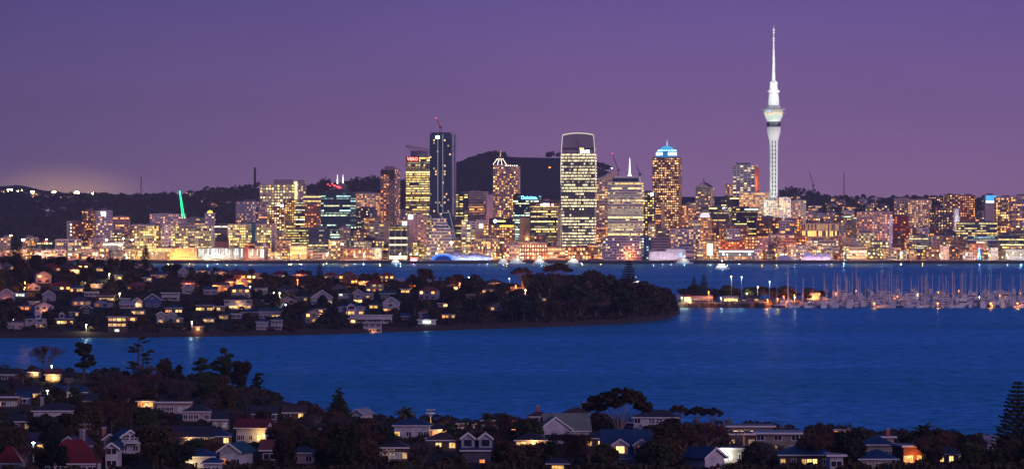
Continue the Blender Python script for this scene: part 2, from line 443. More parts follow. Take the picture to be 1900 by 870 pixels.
fm = t.nodes.new('ShaderNodeMath'); fm.operation = 'MULTIPLY'; t.links.new(wr.outputs[0], fm.inputs[0]); t.links.new(fr_.outputs[0], fm.inputs[1])
mxs = t.nodes.new('ShaderNodeMixShader'); t.links.new(fm.outputs[0], mxs.inputs[0]); t.links.new(b.outputs[0], mxs.inputs[1]); t.links.new(gl_.outputs[0], mxs.inputs[2]); t.links.new(mxs.outputs[0], t.nodes['Material Output'].inputs['Surface'])
g = MB(); g.face([(-9000, -2000, 0), (9000, -2000, 0), (9000, 10000, 0), (-9000, 10000, 0)], mw)
tag(g.build('water'), 'deep blue rippled harbour water', None, None, 'structure')

# quay edge: a low sea wall that follows the city shore, with lit wharf deck
g = MB(); qm = wallm('quay_wall', (0.05, 0.045, 0.045)); dk = wallm('wharf_deck', (0.22, 0.19, 0.16))
for (xa, xb, Dq) in ((-200, 288, 4800), (288, 440, 4762), (440, 530, 4735), (530, 722, 4768), (722, 905, 4728), (905, 1095, 4790), (1095, 1230, 4722), (1230, 1300, 4750), (1300, 1500, 4740), (1500, 1690, 4760), (1690, 2150, 4735)):
    g.box(X(xa, Dq), X(xb, Dq), Dq, 4925, -2, 3.3 + U(0, .03), qm, skip='u')
    z = g.v[-1][2]
    g.face([(X(xa, Dq), Dq, z), (X(xb, Dq), Dq, z), (X(xb, Dq), 4925, z), (X(xa, Dq), 4925, z)], dk)
tag(g.build('pavement'), 'quay wall and wharf deck along the city shore', None, None, 'structure')
# road running along the wharf
g = MB(); asp = wallm('asphalt', (0.05, 0.05, 0.052)); lnm = wallm('road_paint', (0.7, 0.7, 0.68))
g.box(X(-200, 4895), X(2150, 4895), 4889, 4901, 3.36, 3.46, asp)
for i in range(120):
    xx = X(-200, 4895) + i*17.0
    g.box(xx, xx+4, 4894.9, 4895.1, 3.46, 3.466, lnm, skip='dflrb')
tag(g.build('road'), 'waterfront road along the quay', None, None, 'structure')
# ------------------------------------------------------------------ city buildings
rects = []                                     # what each built thing covers in the photo (only used to leave unseen fillers out)
anchors = []                                   # (x, D, short phrase, top y) of landmark buildings
ROOT = {}
def facade(bands, mb, p0, u, n, width, h, fh, style, wallmat, rng, lit, pal, z0=0.0, pitch=None):
    """windows of one face; bands[i] collects floor i, mb takes mullions and slabs"""
    nf = len(bands)
    ux, uy = u; nx, ny = n
    def P(a, z, o): return (p0[0]+ux*a+nx*o, p0[1]+uy*a+ny*o, z)
    pitch = pitch or {'grid': 3.0, 'ribbon': 2.6, 'curtain': 2.4, 'apart': 3.1, 'dots': 4.0, 'fins': 2.6, 'square': 3.7}.get(style, 3.4)
    nc = max(1, int(width / pitch)); cw = width / nc
    for i in range(nf):
        z = z0 + i*fh
        if style in ('curtain', 'ribbon'):
            fl = rng.random(); pf = 0.88 if fl < lit*.8 else (0.5 if fl < lit+0.2 else 0.05)
        else: pf = lit
        b = bands[i]
        run = rng.random() < pf
        c = litcol(pal, rng); floor_c = litcol(pal, rng)
        zs, ze = {'grid': (.30, .76), 'ribbon': (.38, .78), 'curtain': (.36, .82), 'apart': (.16, .72), 'dots': (.32, .74), 'fins': (.1, .92), 'square': (.28, .78)}[style]
        m0 = {'grid': .16, 'ribbon': .06, 'curtain': .05, 'apart': .14, 'dots': .26, 'fins': .22, 'square': .2}[style]
        for k in range(nc):
            if style in ('curtain', 'ribbon'):
                if rng.random() < 0.5: run = rng.random() < pf
                q_ = rng.choice((.45, .8, 1.0, 1.25)); cc = tuple(v*q_ for v in floor_c) if run else (0, 0, 0)
            elif style == 'apart':
                if rng.random() < 0.65: run = rng.random() < pf; c = litcol(pal, rng)
                cc = c if run else (0, 0, 0)
            elif style == 'fins':
                q_ = rng.uniform(.8, 1.3); cc = tuple(v*q_ for v in floor_c) if rng.random() < lit else (0, 0, 0)
            else:
                cc = litcol(pal, rng) if rng.random() < pf else (0, 0, 0)
            a0 = k*cw + m0*cw; a1 = (k+1)*cw - m0*cw
            if style == 'apart' and k % 3 == 2: a0 += cw*.25
            b.face([P(a0, z+zs*fh, .06), P(a1, z+zs*fh, .06), P(a1, z+ze*fh, .06), P(a0, z+ze*fh, .06)], GLASS, cc)
    if mb is not None:
        if style == 'curtain':
            st = max(1, int(7/cw))
            for k in range(0, nc+1, st):
                a = min(width-.1, max(.1, k*cw)); mb.face([P(a-.13, z0, .3), P(a+.13, z0, .3), P(a+.13, z0+nf*fh, .3), P(a-.13, z0+nf*fh, .3)], wallmat)
                mb.face([P(a-.13, z0, .0), P(a-.13, z0, .3), P(a-.13, z0+nf*fh, .3), P(a-.13, z0+nf*fh, .0)], wallmat)
                mb.face([P(a+.13, z0, .3), P(a+.13, z0, .0), P(a+.13, z0+nf*fh, .0), P(a+.13, z0+nf*fh, .3)], wallmat)
        elif style in ('apart', 'ribbon', 'fins'):
            dpt = 1.3 if style == 'apart' else .35
            for i in range(nf):
                z = z0+i*fh
                q = [P(0, z-.12, dpt), P(width, z-.12, dpt), P(width, z+(.28 if style == 'apart' else .75), dpt), P(0, z+(.28 if style == 'apart' else .75), dpt)]
                mb.face(q, wallmat)
                mb.face([q[3], q[2], P(width, q[2][2], 0), P(0, q[2][2], 0)], wallmat)
                mb.face([P(0, z-.12, 0), P(width, z-.12, 0), q[1], q[0]], wallmat)
            if style == 'apart':
                for k in range(0, nc+1, 3):
                    a = min(width-.15, max(.15, k*cw))
                    for (s0, s1) in ((a-.15, a-.15), (a+.15, a+.15)):
                        pass
                    mb.face([P(a-.15, z0, dpt+.05), P(a+.15, z0, dpt+.05), P(a+.15, z0+nf*fh, dpt+.05), P(a-.15, z0+nf*fh, dpt+.05)], wallmat)
                    mb.face([P(a-.15, z0, 0), P(a-.15, z0, dpt+.05), P(a-.15, z0+nf*fh, dpt+.05), P(a-.15, z0+nf*fh, 0)], wallmat)
                    mb.face([P(a+.15, z0, dpt+.05), P(a+.15, z0, 0), P(a+.15, z0+nf*fh, 0), P(a+.15, z0+nf*fh, dpt+.05)], wallmat)
        elif style == 'grid':
            for k in range(0, nc+1):
                a = min(width-.2, max(.2, k*cw))
                mb.face([P(a-.2, z0, .35), P(a+.2, z0, .35), P(a+.2, z0+nf*fh, .35), P(a-.2, z0+nf*fh, .35)], wallmat)
                mb.face([P(a-.2, z0, 0), P(a-.2, z0, .35), P(a-.2, z0+nf*fh, .35), P(a-.2, z0+nf*fh, 0)], wallmat)
                mb.face([P(a+.2, z0, .35), P(a+.2, z0, 0), P(a+.2, z0+nf*fh, 0), P(a+.2, z0+nf*fh, .35)], wallmat)

def dims(x0, x1, D, yaw, depth):
    Wd = (x1-x0)/F*D
    a = abs(yaw)
    d = depth or max(10, min(30, Wd*0.8))
    w = (Wd - d*math.sin(a))/math.cos(a)
    if w < 5: d = (Wd-5*math.cos(a))/max(.05, math.sin(a)) if a > .05 else d; w = 5
    return w, max(4, d)
def building(name, x0, x1, ytop, D, style='grid', wall='beige', lit=.5, pal='warm', label=None, cat='building', short=None, yaw=None, depth=None, fh=3.5,
             parts=True, roofs=True, base_lit=0.0, side=None, group=None, pitch=None, top=0, zb=None, put=True, skipf=0):
    rng = random.Random(int(x0*131+ytop*17+D)); lit = min(.97, lit*1.12+.07) if lit else 0
    if yaw is None: yaw = math.radians(rng.choice((-16, -9, -4, 5, 10, 18)))
    else: yaw = math.radians(yaw)
    w, d = dims(x0, x1, D, yaw, depth)
    xc = (x0+x1)/2
    zb = zcity(xc, D) - 0.6 if zb is None else zb
    if D < 4960: zb = 3.2 if zb > 2 else zb
    h = max(3.2, Z(ytop, D) - zb)
    if put: rects.append((x0, x1, ytop, PY(zb, D), D))
    root = None
    wm = W(wall) if isinstance(wall, str) else wall
    nf = max(1, int((h-1.2)/fh)); nf = min(nf, 48); fhh = (h-1.2)/nf
    mb = MB() 
    mb.box(-w/2, w/2, -d/2, d/2, 0, h, wm, skip='du')
    mb.face([(-w/2,-d/2,h-.05),(w/2,-d/2,h-.05),(w/2,d/2,h-.05),(-w/2,d/2,h-.05)], FLAT)
    e = .3                                       # parapet
    for q in ((-w/2-e, w/2+e, -d/2-e, -d/2), (-w/2-e, w/2+e, d/2, d/2+e), (-w/2-e, -w/2, -d/2, d/2), (w/2, w/2+e, -d/2, d/2)):
        mb.box(*q, h-.9, h+.35, wm)
    bands = [MB() for _ in range(nf)] if parts else [mb]*nf
    tgt = mb
    if style != 'blank':
        z0 = .6
        facade(bands, tgt, (-w/2, -d/2), (1, 0), (0, -1), w, h, fhh, style, wm, rng, lit, pal, z0, pitch)
        s2 = side or style
        if s2 != 'blank':
            facade(bands, tgt, (-w/2, d/2), (0, -1), (-1, 0), d, h, fhh, s2, wm, rng, lit*.9, pal, z0, pitch)
            facade(bands, tgt, (w/2, -d/2), (0, 1), (1, 0), d, h, fhh, s2, wm, rng, lit*.9, pal, z0, pitch)
    rb = None
    if roofs:
        rb = MB(); rw, rd = w*rng.uniform(.3, .6), d*rng.uniform(.35, .6); ox = rng.uniform(-.15, .15)*w
        rh = rng.uniform(1.8, 3.6)
        rb.box(ox-rw/2, ox+rw/2, -rd/2, rd/2, h-.04, h+rh, wallm('plant_room', (0.22, 0.2, 0.22)), skip='d')
        for _ in range(3):
            ax = rng.uniform(-.4, .4)*w; rb.box(ax-.7, ax+.7, -d*.38, -d*.38+1.2, h-.04, h+1.2, STEEL, skip='d')
    loc = (X(xc, D), D + d/2*math.cos(yaw), zb)
    if parts:
        root = thing(name, loc, yaw, label, cat, group)
        mb.build('wall', root)
        for b in bands:
            if b.f: b.build('window_band', root)
        if rb: rb.build('roof_plant', root)
    else:
        if rb:
            for i_, f_ in enumerate(rb.f):
                mb.face([rb.v[j] for j in f_], rb.mats[rb.m[i_]])
        root = mb.build(name, None, loc, yaw); tag(root, label, cat, group)
    if short: anchors.append((xc, D, short, ytop)); ROOT[short] = root
    root['_w'] = w; root['_d'] = d; root['_h'] = h
    return root
def sign(root, txt, col, strength, x, y, z, size, board=None, bcol=(.01, .01, .02), rotz=0.0):
    """a sign with real lettering, its board a plate behind it"""
    mat = emitm('sign_light_%s' % (txt or board or 'x'), col, strength)
    if board:
        b = MB(); bw, bh = board
        b.box(-bw/2, bw/2, 0, .3, -bh/2, bh/2, mat if not txt else wallm('sign_board_%d' % int(bcol[0]*999), bcol))
        o = b.build('sign', root, (x, y, z), rotz)
    else: o = None
    if txt:
        c = bpy.data.curves.new('lettering', 'FONT'); c.body = txt; c.size = size; c.extrude = .12; c.align_x = 'CENTER'; c.align_y = 'CENTER'; c.offset = size*0.012
        c.materials.append(mat)
        t = bpy.data.objects.new('lettering', c); sc.collection.objects.link(t); t.parent = root
        t.location = (x, y-.35, z); t.rotation_euler = (math.radians(90), 0, rotz)
    return o
B = building
OT = 'office_tower'; AB = 'apartment_block'; OB = 'office_block'; LB = 'low_building'; HB = 'hall'
# ---- waterfront row and the towers behind it; (x0, x1, top y, distance, ...)
def bld(rows):
    for r in rows:
        kw = r[9] if len(r) > 9 else {}
        B(r[0], r[1], r[2], r[3], r[4], style=r[5], wall=r[6], lit=r[7], pal=r[8], label=r[9], short=r[10], cat=r[11], **(r[12] if len(r) > 12 else {}))
bld([
 (LB,-2,19,441,4985,'dots','beige',.5,'orange','low beige building with warm lit base beside the dark wooded slope','beige corner building','low building'),
 (LB,40,70,441,4990,'apart','beige',.45,'orange','small beige apartment house behind the bright yellow floodlight pole','yellow pole house','apartment house'),
 (AB,66,101,448,4975,'apart','teal',.35,'white','low dark teal apartment block with a red light on its roof','teal red-light block','apartment block'),
 (AB,99,150,444,4950,'apart','lilac',.5,'yellow','low apartment block with pale vertical frames and bluish glass bays','framed glass bays','apartment block'),
 (OB,124,156,411,5200,'dots','brick',.3,'orange','red clad block with a pale end wall and a column of white lights','red clad block','office block',{'yaw':0}),
 (OT,152,178,391,5215,'grid','brown',.35,'orange','brownish orange patterned tower beside the red clad block','orange patterned tower','tower',{'pitch':2.2}),
 (OT,174,208,391,5150,'grid','lilac',.3,'warm','pale lilac tower with a white round emblem near its top','lilac emblem tower','tower'),
 (OB,165,192,443,4960,'grid','lilac',.25,'orange','flat lilac block below the emblem tower by the yellow shed','lilac flat block','building'),
 (OB,190,227,450,4930,'ribbon','white',.95,'white','low modern block with long brilliant white light strips','white strip block','office block',{'fh':4.6,'yaw':3}),
 (AB,208,239,402,5300,'apart','pink',.2,'orange','pinkish apartment block behind the white strip office','pinkish apartments','apartment block'),
 (AB,237,272,417,5010,'apart','lilac',.35,'warm','lilac balcony apartment block beside the bright framed apartments','lilac balcony block','apartment block'),
 (AB,250,302,418,4985,'apart','beige',.62,'yellow','beige framed apartments with dense yellow windows and a narrow stair core','yellow framed apartments','apartment block',{'yaw':0}),
 (AB,300,318,416,4975,'dots','lilac',.25,'white','narrow lilac lift core with bright lights at its top','lift core','apartment block',{'yaw':0,'fh':4}),
 (AB,315,396,418,4980,'apart','grey',.62,'yellow','long eight storey apartment block with a pale end wall above the amber hall','long amber apartments','apartment block',{'yaw':4,'depth':22}),
 (OB,275,320,460,4905,'fins','beige',.9,'warm','low beige office with gold windows beside the sloping hall','gold window office','office',{'yaw':0,'fh':5}),
 (AB,423,511,416,4985,'apart','cream',.66,'yellow','long apartment block with a teal glass shaft and pinkish end column','teal shaft apartments','apartment block',{'yaw':-3,'depth':22}),
 (AB,396,425,418,5060,'ribbon','slate',.3,'white','dark banded block behind the barrel roofed shed','dark banded block','building'),
 (AB,380,398,396,5120,'dots','lilac',.2,'white','lilac tower topped by a small yellow lit dome','yellow dome tower','tower',{'yaw':0,'roofs':False}),
 (AB,275,345,397,5400,'dots','lilac',.4,'orange','wide pale lilac apartments below the green lit crane','crane foot apartments','apartment block'),
 (AB,345,382,405,5420,'ribbon','grey',.25,'warm','grey terraced flats between the green crane and the yellow dome tower','grey terraced flats','apartment block'),
 (AB,437,478,374,5500,'dots','lilac',.3,'warm','ornate pale lilac apartment block with close set piers','ornate lilac block','apartment block',{'pitch':3}),
 (AB,474,498,384,5420,'ribbon','lilac',.25,'orange','lilac ribbon block beside the dark red dotted tower','lilac ribbon block','building'),
 (AB,495,527,385,5300,'square','brick',.7,'white','dark red block with a grid of small square white windows','red dotted block','apartment block',{'yaw':0}),
 (OB,525,553,371,5380,'grid','brown',.85,'warm','brown block with amber window grid and bright central stair','amber grid block','office block'),
 (OB,548,566,374,5350,'ribbon','slate',.4,'white','blue grey banded block next to the amber grid block','blue banded block','office block'),
 (OB,563,598,363,5950,'ribbon','beige',.3,'yellow','low beige block with a yellow line of light at its roof','yellow line block','building',{'yaw':0}),
 (OB,565,597,378,5300,'dots','brown',.15,'orange','plum coloured block beside the teal tower','plum block','building'),
 (OT,595,659,357,5100,'curtain','teal',.38,'cool','dark teal glass tower with bands of white office light','teal glass tower','tower',{'yaw':-14,'depth':28}),
 (OB,655,711,359,5900,'grid','cream',.7,'orange','long cream block with rows of orange lit windows on the ridge','long cream block','building',{'yaw':2}),
 (OB,660,690,386,5400,'dots','dark',.3,'white','dark low block with three white lamps in front of the cream block','three lamp block','building'),
 (OB,529,597,425,5010,'ribbon','dark',.75,'yellow','black block with three yellow ribbons of windows','yellow ribbon block','office block',{'yaw':3}),
 (OB,566,612,425,4960,'ribbon','navy',.15,'white','navy glass block with a dotted row of cool lights','navy glass block','office block'),
 (OB,538,568,456,4910,'fins','tan',.85,'warm','tan colonnaded waterfront building glowing gold','gold colonnade','building',{'yaw':0,'fh':6}),
 (LB,512,540,446,4950,'square','tan',.6,'orange','tan block with orange lit base beside the gold colonnade','orange base block','building'),
 (LB,608,642,446,4930,'grid','beige',.5,'warm','beige waterfront block behind two white lamp poles','lamp pole block','building'),
 (LB,640,690,462,4900,'square','brick',.75,'warm','red brick waterfront warehouse with bright square windows','brick warehouse','warehouse',{'yaw':0,'fh':5}),
 (OB,657,688,448,4945,'grid','cream',.8,'white','cream building with a bright top row of windows','bright top row','building'),
 (OT,685,713,415,5000,'grid','beige',.2,'yellow','beige tower with tall dark slot windows and pierced parapet','slot window tower','tower',{'yaw':0,'pitch':6}),
 (OT,710,724,410,5020,'blank','tan',0,'warm','plain tan slab standing beside the slot window tower','plain tan slab','building',{'yaw':0}),
 (OT,706,742,314,5250,'dots','pink',.35,'orange','pinkish residential tower with a lattice patterned white face','lattice face tower','tower',{'yaw':-22,'depth':20}),
 (OT,755,769,398,4990,'blank','pink',0,'warm','narrow pinkish slab with a square white sign at its top','pink sign slab','building',{'yaw':0}),
 (OB,768,792,398,5010,'dots','pink',.3,'warm','pinkish concrete block between the sign slab and the stepped terraces','pinkish concrete block','building'),
 (OT,753,802,291,5160,'curtain','beige',.72,'yellow','tall banded tower with yellow floors and a tilted ring on its roof','tilted ring tower','skyscraper',{'yaw':-6,'depth':30,'roofs':False}),
 (LB,763,793,457,4930,'square','tan',.8,'yellow','low yellow lit block at the foot of the banded tower','yellow foot block','building'),
 (OB,845,860,398,5090,'ribbon','dark',.6,'yellow','dark narrow block with yellow ribbons beside the black tower','dark narrow block','office block',{'yaw':0}),
 (OB,843,869,359,5300,'grid','navy',.45,'yellow','blue glass block with a white frame behind the black tower','white framed block','office block',{'yaw':0,'pitch':7}),
 (AB,868,906,356,5450,'ribbon','cream',.15,'warm','cream banded apartments behind the waterfront pavilion','cream banded flats','apartment block'),
 (AB,900,918,362,5420,'blank','lilac',.1,'warm','blank lilac wall block beside the crowned grid tower','blank lilac block','building'),
 (OB,856,883,411,5010,'grid','white',.42,'yellow','white grid office with dark square openings','white grid office','office block',{'yaw':0,'pitch':5.5}),
 (OB,882,902,408,5040,'blank','cream',.3,'warm','pale block with a round white wall light','round light block','building'),
 (OB,897,957,417,4985,'square','brown',.5,'warm','brown office with rows of square lit windows under a dark billboard','billboard office','office block',{'yaw':-3}),
 (OB,880,927,443,4930,'fins','tan',.4,'warm','classical tan building with pilasters behind the pavilion','pilaster building','building',{'yaw':0}),
 (OT,915,965,309,5300,'grid','pink',.42,'warm','pinkish grid tower with a lit pyramid crown and spire','crowned grid tower','skyscraper',{'yaw':-8,'depth':26,'roofs':False,'pitch':3.1}),
 (OB,952,1004,362,5120,'curtain','navy',.62,'cool','dark blue glass block with a blue lit name sign','blue sign block','office block',{'yaw':-8,'depth':26}),
 (OB,964,984,404,5000,'blank','tan',0,'warm','blank tan wall in front of the blue sign block','blank tan wall','building',{'yaw':0}),
 (OB,983,1051,376,4985,'curtain','dark',.5,'yellow','wide dark glass office with yellow floors and a red and white sign strip','red strip office','office block',{'yaw':3,'depth':30}),
 (OB,1016,1049,459,4900,'ribbon','tan',.95,'white','low lit hall with broad white windows beside the brick ferry building','broad window hall','building',{'yaw':0,'fh':5}),
 (LB,1054,1102,458,4895,'square','brick',.6,'warm','red brick building at the foot of the tallest glass tower','red brick foot','building',{'yaw':0,'fh':5}),
 (OT,1102,1143,332,5150,'grid','cream',.40,'warm','tan tower with a curved sweeping roofline','sweeping roof tower','tower',{'yaw':8,'depth':26,'roofs':False,'pitch':4.2}),
 (OT,1128,1195,338,5010,'ribbon','white',.5,'yellow','white banded tower with a dark plant band and a lit white spire','white spire tower','tower',{'yaw':-6,'depth':30}),
 (OT,1193,1217,357,5150,'grid','dark',.55,'yellow','dark tower with paired yellow windows beside the white spire tower','paired window tower','tower'),
 (OT,1216,1229,385,5070,'ribbon','pink',.25,'orange','narrow pinkish slab in front of the blue crowned tower','narrow pink slab','building',{'yaw':0}),
 (OT,1227,1233,378,5060,'blank','tan',0,'warm','thin tan fin wall rising in front of the blue crowned tower','thin tan fin','building',{'yaw':0,'roofs':False,'depth':10}),
 (OB,1416,1442,372,5195,'grid','beige',.5,'orange','beige office hiding the foot of the lofty white tower','tower foot office','office block',{'yaw':4}),
 (AB,1438,1466,367,5215,'apart','pink',.45,'warm','pinkish apartments beside the foot of the lofty white tower','tower foot apartments','apartment block'),
 (AB,1466,1496,372,5420,'dots','cream',.5,'orange','cream flats on the rise under the ridge trees','cream rise flats','apartment block'),
 (OT,1211,1266,292,5200,'grid','brown',.62,'warm','brown tower with amber windows under a blue lit drum and spire','blue crowned tower','skyscraper',{'yaw':-12,'depth':28,'roofs':False}),
 (AB,1118,1190,441,4850,'grid','lilac',.2,'white','blue lit wharf apartments with a white grid frame','blue wharf apartments','apartment block',{'yaw':2}),
 (AB,1186,1208,440,4870,'grid','blue',.12,'cool','deep blue glass apartment end on the wharf','deep blue end','apartment block',{'yaw':0}),
 (AB,1207,1250,441,4875,'ribbon','pink',.3,'orange','pinkish banded wharf apartments behind the white shed','pink wharf apartments','apartment block'),
 (AB,1245,1299,425,4935,'grid','lilac',.42,'warm','long lilac block with small square openings along its upper floors','square opening block','apartment block',{'yaw':0}),
 (LB,1248,1290,458,4860,'ribbon','lilac',.3,'warm','low purple tinted ferry terminal with a flat canopy','ferry terminal','terminal'),
 (OB,1264,1292,381,5200,'grid','tan',.5,'orange','orange tan office beside the blue crowned tower','orange tan office','office block'),
 (OT,1291,1326,347,5520,'grid','beige',.3,'warm','beige tower with a gabled dark roof and blank dark flank','gabled tower','tower',{'yaw':-18,'roofs':False}),
 (OB,1282,1303,409,5060,'square','cream',.5,'yellow','cream block with a small pyramid roof','pyramid roof block','building',{'roofs':False}),
 (OT,1296,1321,404,4990,'grid','tan',.6,'orange','tan tower with arched rows of orange windows and a white domed top','white domed tower','tower',{'yaw':-8,'roofs':False}),
 (OB,1297,1337,447,4915,'grid','tan',.8,'orange','tan building with a tall arched white window and orange light','arched window building','building',{'yaw':0}),
 (OB,1300,1362,384,5250,'ribbon','slate',.35,'yellow','wide dark block with scattered yellow ribbons','wide dark block','office block'),
 (OB,1334,1390,419,5080,'square','brown',.35,'orange','wide brown block glowing orange at its base','brown glowing block','building'),
 (OB,1336,1388,448,4960,'square','brick',.4,'orange','low brick red block with orange street light behind the terminal','low brick block','building'),
 (OB,1340,1372,366,5400,'ribbon','dark',.4,'white','dark banded office below the framed tower','dark stepped office','office block'),
 (AB,1346,1376,342,5650,'grid','pink',.35,'warm','pinkish block with white vertical piers on the rise','white pier block','building'),
 (OB,1359,1406,386,5140,'ribbon','black',.3,'yellow','black glass office with thin yellow ribbons','black glass office','office block',{'yaw':0}),
 (OB,1372,1431,357,5360,'grid','cream',.7,'orange','cream hotel with a dense grid of orange windows beside the lofty tower','orange grid hotel','hotel',{'yaw':-6}),
 (OT,1360,1409,306,5520,'grid','white',.25,'white','white framed tower with dark glass and an orange red lit flank','orange flank tower','tower',{'yaw':-20,'depth':24,'pitch':6}),
 (AB,1405,1452,404,5120,'apart','brown',.35,'orange','brown balcony apartments below the lofty tower','brown balcony flats','apartment block'),
 (AB,1448,1482,409,5070,'apart','white',.15,'orange','white balcony grid apartments with dark glass','white balcony grid','apartment block',{'yaw':0}),
 (AB,1478,1490,406,5060,'square','brown',.7,'orange','narrow brown block with bright orange windows and a red lit edge','red edge block','apartment block',{'yaw':0}),
 (OB,1488,1556,415,5050,'fins','cream',.55,'yellow','cream columned building lit yellow over a dark cornice','yellow column building','building',{'yaw':0,'fh':8}),
 (LB,1500,1555,446,4960,'ribbon','cream',.95,'white','market hall front with a blazing white canopy','blazing canopy hall','market hall',{'yaw':0}),
 (OB,1555,1592,413,5100,'grid','grey',.25,'orange','grey stone building with a pointed window gable','stone gable building','building'),
 (AB,1590,1660,393,5080,'dots','pink',.5,'orange','long pinkish lilac apartment block with a brightly lit end wall','lit end apartments','apartment block',{'yaw':-7,'pitch':3.6}),
 (OB,1655,1686,401,5200,'dots','red',.2,'orange','dark red box building with a teal lower front','dark red box','building',{'yaw':0}),
 (AB,1659,1690,369,5500,'dots','pink',.3,'warm','pinkish slab with a plain flank on the rise','pinkish plain slab','apartment block'),
 (AB,1685,1732,371,5450,'dots','cream',.62,'warm','dense apartment block dotted with amber windows','amber dotted block','apartment block',{'pitch':3.2}),
 (AB,1727,1767,389,5250,'dots','dark',.45,'warm','dark apartment block with a black flank and white wavy edge','wavy edge block','apartment block',{'yaw':14}),
 (AB,1782,1811,363,5400,'dots','brick',.65,'orange','slim apartment tower glowing orange red','orange red tower','tower',{'pitch':3}),
 (AB,1771,1779,387,5200,'blank','white',0,'white','thin pale slab lit from below','thin pale slab','building',{'yaw':0,'roofs':False}),
 (AB,1752,1784,361,5600,'dots','brown',.5,'warm','brown hillside apartments beside the orange red tower','brown hill apartments','apartment block'),
 (OB,1779,1850,412,5080,'ribbon','slate',.9,'yellow','long low office with three bright yellow white floors','three floor office','office block',{'yaw':0}),
 (AB,1848,1880,366,5300,'apart','beige',.55,'warm','beige apartment tower with lights scattered over its face','scattered light tower','apartment block'),
 (AB,1876,1910,364,5250,'apart','lilac',.5,'orange','lilac apartment tower at the edge of the picture','lilac edge tower','apartment block'),
 (OB,1854,1925,432,5030,'ribbon','slate',.7,'yellow','long slate block with a yellow band of light','yellow band block','office block'),
 (OB,1796,1852,438,4990,'ribbon','blue',.6,'cool','blue office with a few broad cyan windows','cyan window office','office block',{'yaw':0}),
 (OB,1690,1722,436,5010,'ribbon','slate',.8,'white','slate office crowned by a yellow lit penthouse','yellow penthouse office','office block'),
 (OB,1590,1628,432,4990,'grid','cream',.6,'yellow','cream low rise with a yellow round lamp','round lamp low-rise','building'),
 (LB,1577,1608,459,4900,'ribbon','cream',.95,'white','flat roofed waterfront pavilion with bright cream windows','cream pavilion','pavilion',{'yaw':0}),
 (OB,1617,1648,448,4930,'square','slate',.72,'yellow','slate block with a bright grid of yellow windows on the waterfront','yellow grid block','office block',{'yaw':0,'fh':4}),
 (LB,1868,1935,463,4900,'ribbon','white',.95,'white','long white lit marine building with an orange disc','orange disc building','building',{'yaw':0,'fh':8}),
])
# ------------------------------------------------------------------ roof features of named towers
WHT = wallm('white_cladding', (0.80, 0.80, 0.80), var=0.05)
def hh(s): return ROOT[s]['_h']
def tubes(name, root, segs, r, mat, r1=None, n=6):
    b = MB()
    for p, q in segs: b.tube(p, q, r, r1 if r1 is not None else r, mat, n)
    return b.build(name, root)
# tilted ring on the banded tower
r = ROOT['tilted ring tower']; h = hh('tilted ring tower'); w = r['_w']; d = r['_d']
b = MB(); b.lathe([(w*.36, h), (w*.36, h+9), (w*.33, h+9.3), (0.1, h+9.4)], wallm('lilac_drum', (.4,.36,.42)), 24); b.build('roof_drum', r)
b = MB(); ring = []
for k in range(40):
    a = 2*math.pi*k/40; ring.append((w*.56*math.cos(a), d*.6*math.sin(a), h+12.5 - 4.6*math.cos(a) + 1.4*math.sin(a)))
for k in range(40): b.tube(ring[k], ring[(k+1)%40], .75, .75, wallm('bronze_ring', (.5,.3,.2), rough=.4), 6)
for k in range(0, 40, 5): b.tube(ring[k], (ring[k][0]*.6, ring[k][1]*.6, h+6), .25, .25, STEEL, 4)
b.build('roof_ring', r)
sign(r, 'VERO', (1, .16, .12), 7, -w*.22, -d/2-.6, h-3.6, 6.5, (20, 8), (.35,.02,.03))
# crowned grid tower
r = ROOT['crowned grid tower']; h = hh('crowned grid tower'); w = r['_w']; d = r['_d']
bul = emitm('crown_bulbs', (1, .85, .6), 9); cxp = -w*.24
b = MB(); cw_ = w*.26
b.box(cxp-cw_, cxp+cw_, -d*.42, d*.1, h, h+3.5, W('pink'), skip='d')
tip = (cxp, -d*.16, h+15.5)
for sx in (-1, -.33, .33, 1):
    for sy in (-d*.42, d*.1):
        b.tube((cxp+sx*cw_, sy, h+3.5), (cxp+sx*cw_*.45, (sy-tip[1])*.5+tip[1], h+11.5), .3, .3, TRIM, 4); b.tube((cxp+sx*cw_*.45, (sy-tip[1])*.5+tip[1], h+11.5), tip, .3, .3, TRIM, 4)
b.build('roof_crown', r)
b = MB()
for sx in (-1, -.33, .33, 1):
    for sy in (-d*.42,):
        for t_ in (0, .25, .5, .75, 1):
            p = (cxp+sx*cw_*(1-.55*t_), (sy-tip[1])*(1-.5*t_)+tip[1]-.4, h+3.5+8*t_); b.lathe([(.05, p[2]-.5), (.5, p[2]), (.05, p[2]+.5)], bul, 6, p[0], p[1])
b.build('roof_bulbs', r)
tubes('spire', r, [((tip[0], tip[1], tip[2]-1), (tip[0], tip[1], h+26))], .6, emitm('glowing_warm_spire', (1,.7,.45), 1.1), .15)  # spire emits by itself in place of floodlighting
for k, (xa, dz) in enumerate(((w*.12, 3.2), (w*.26, 1.0))):
    b = MB(); b.box(xa-3, xa+3, -d*.4, d*.3, h, h+dz, W('pink'), skip='d'); b.build('roof_step', r)
b = MB()
for k in range(6): b.lathe([(.05, h+.6), (.6, h+1.2), (.05, h+1.8)], bul, 6, w*(.02+.09*k), -d/2-.2)
b.build('parapet_lamps', r)
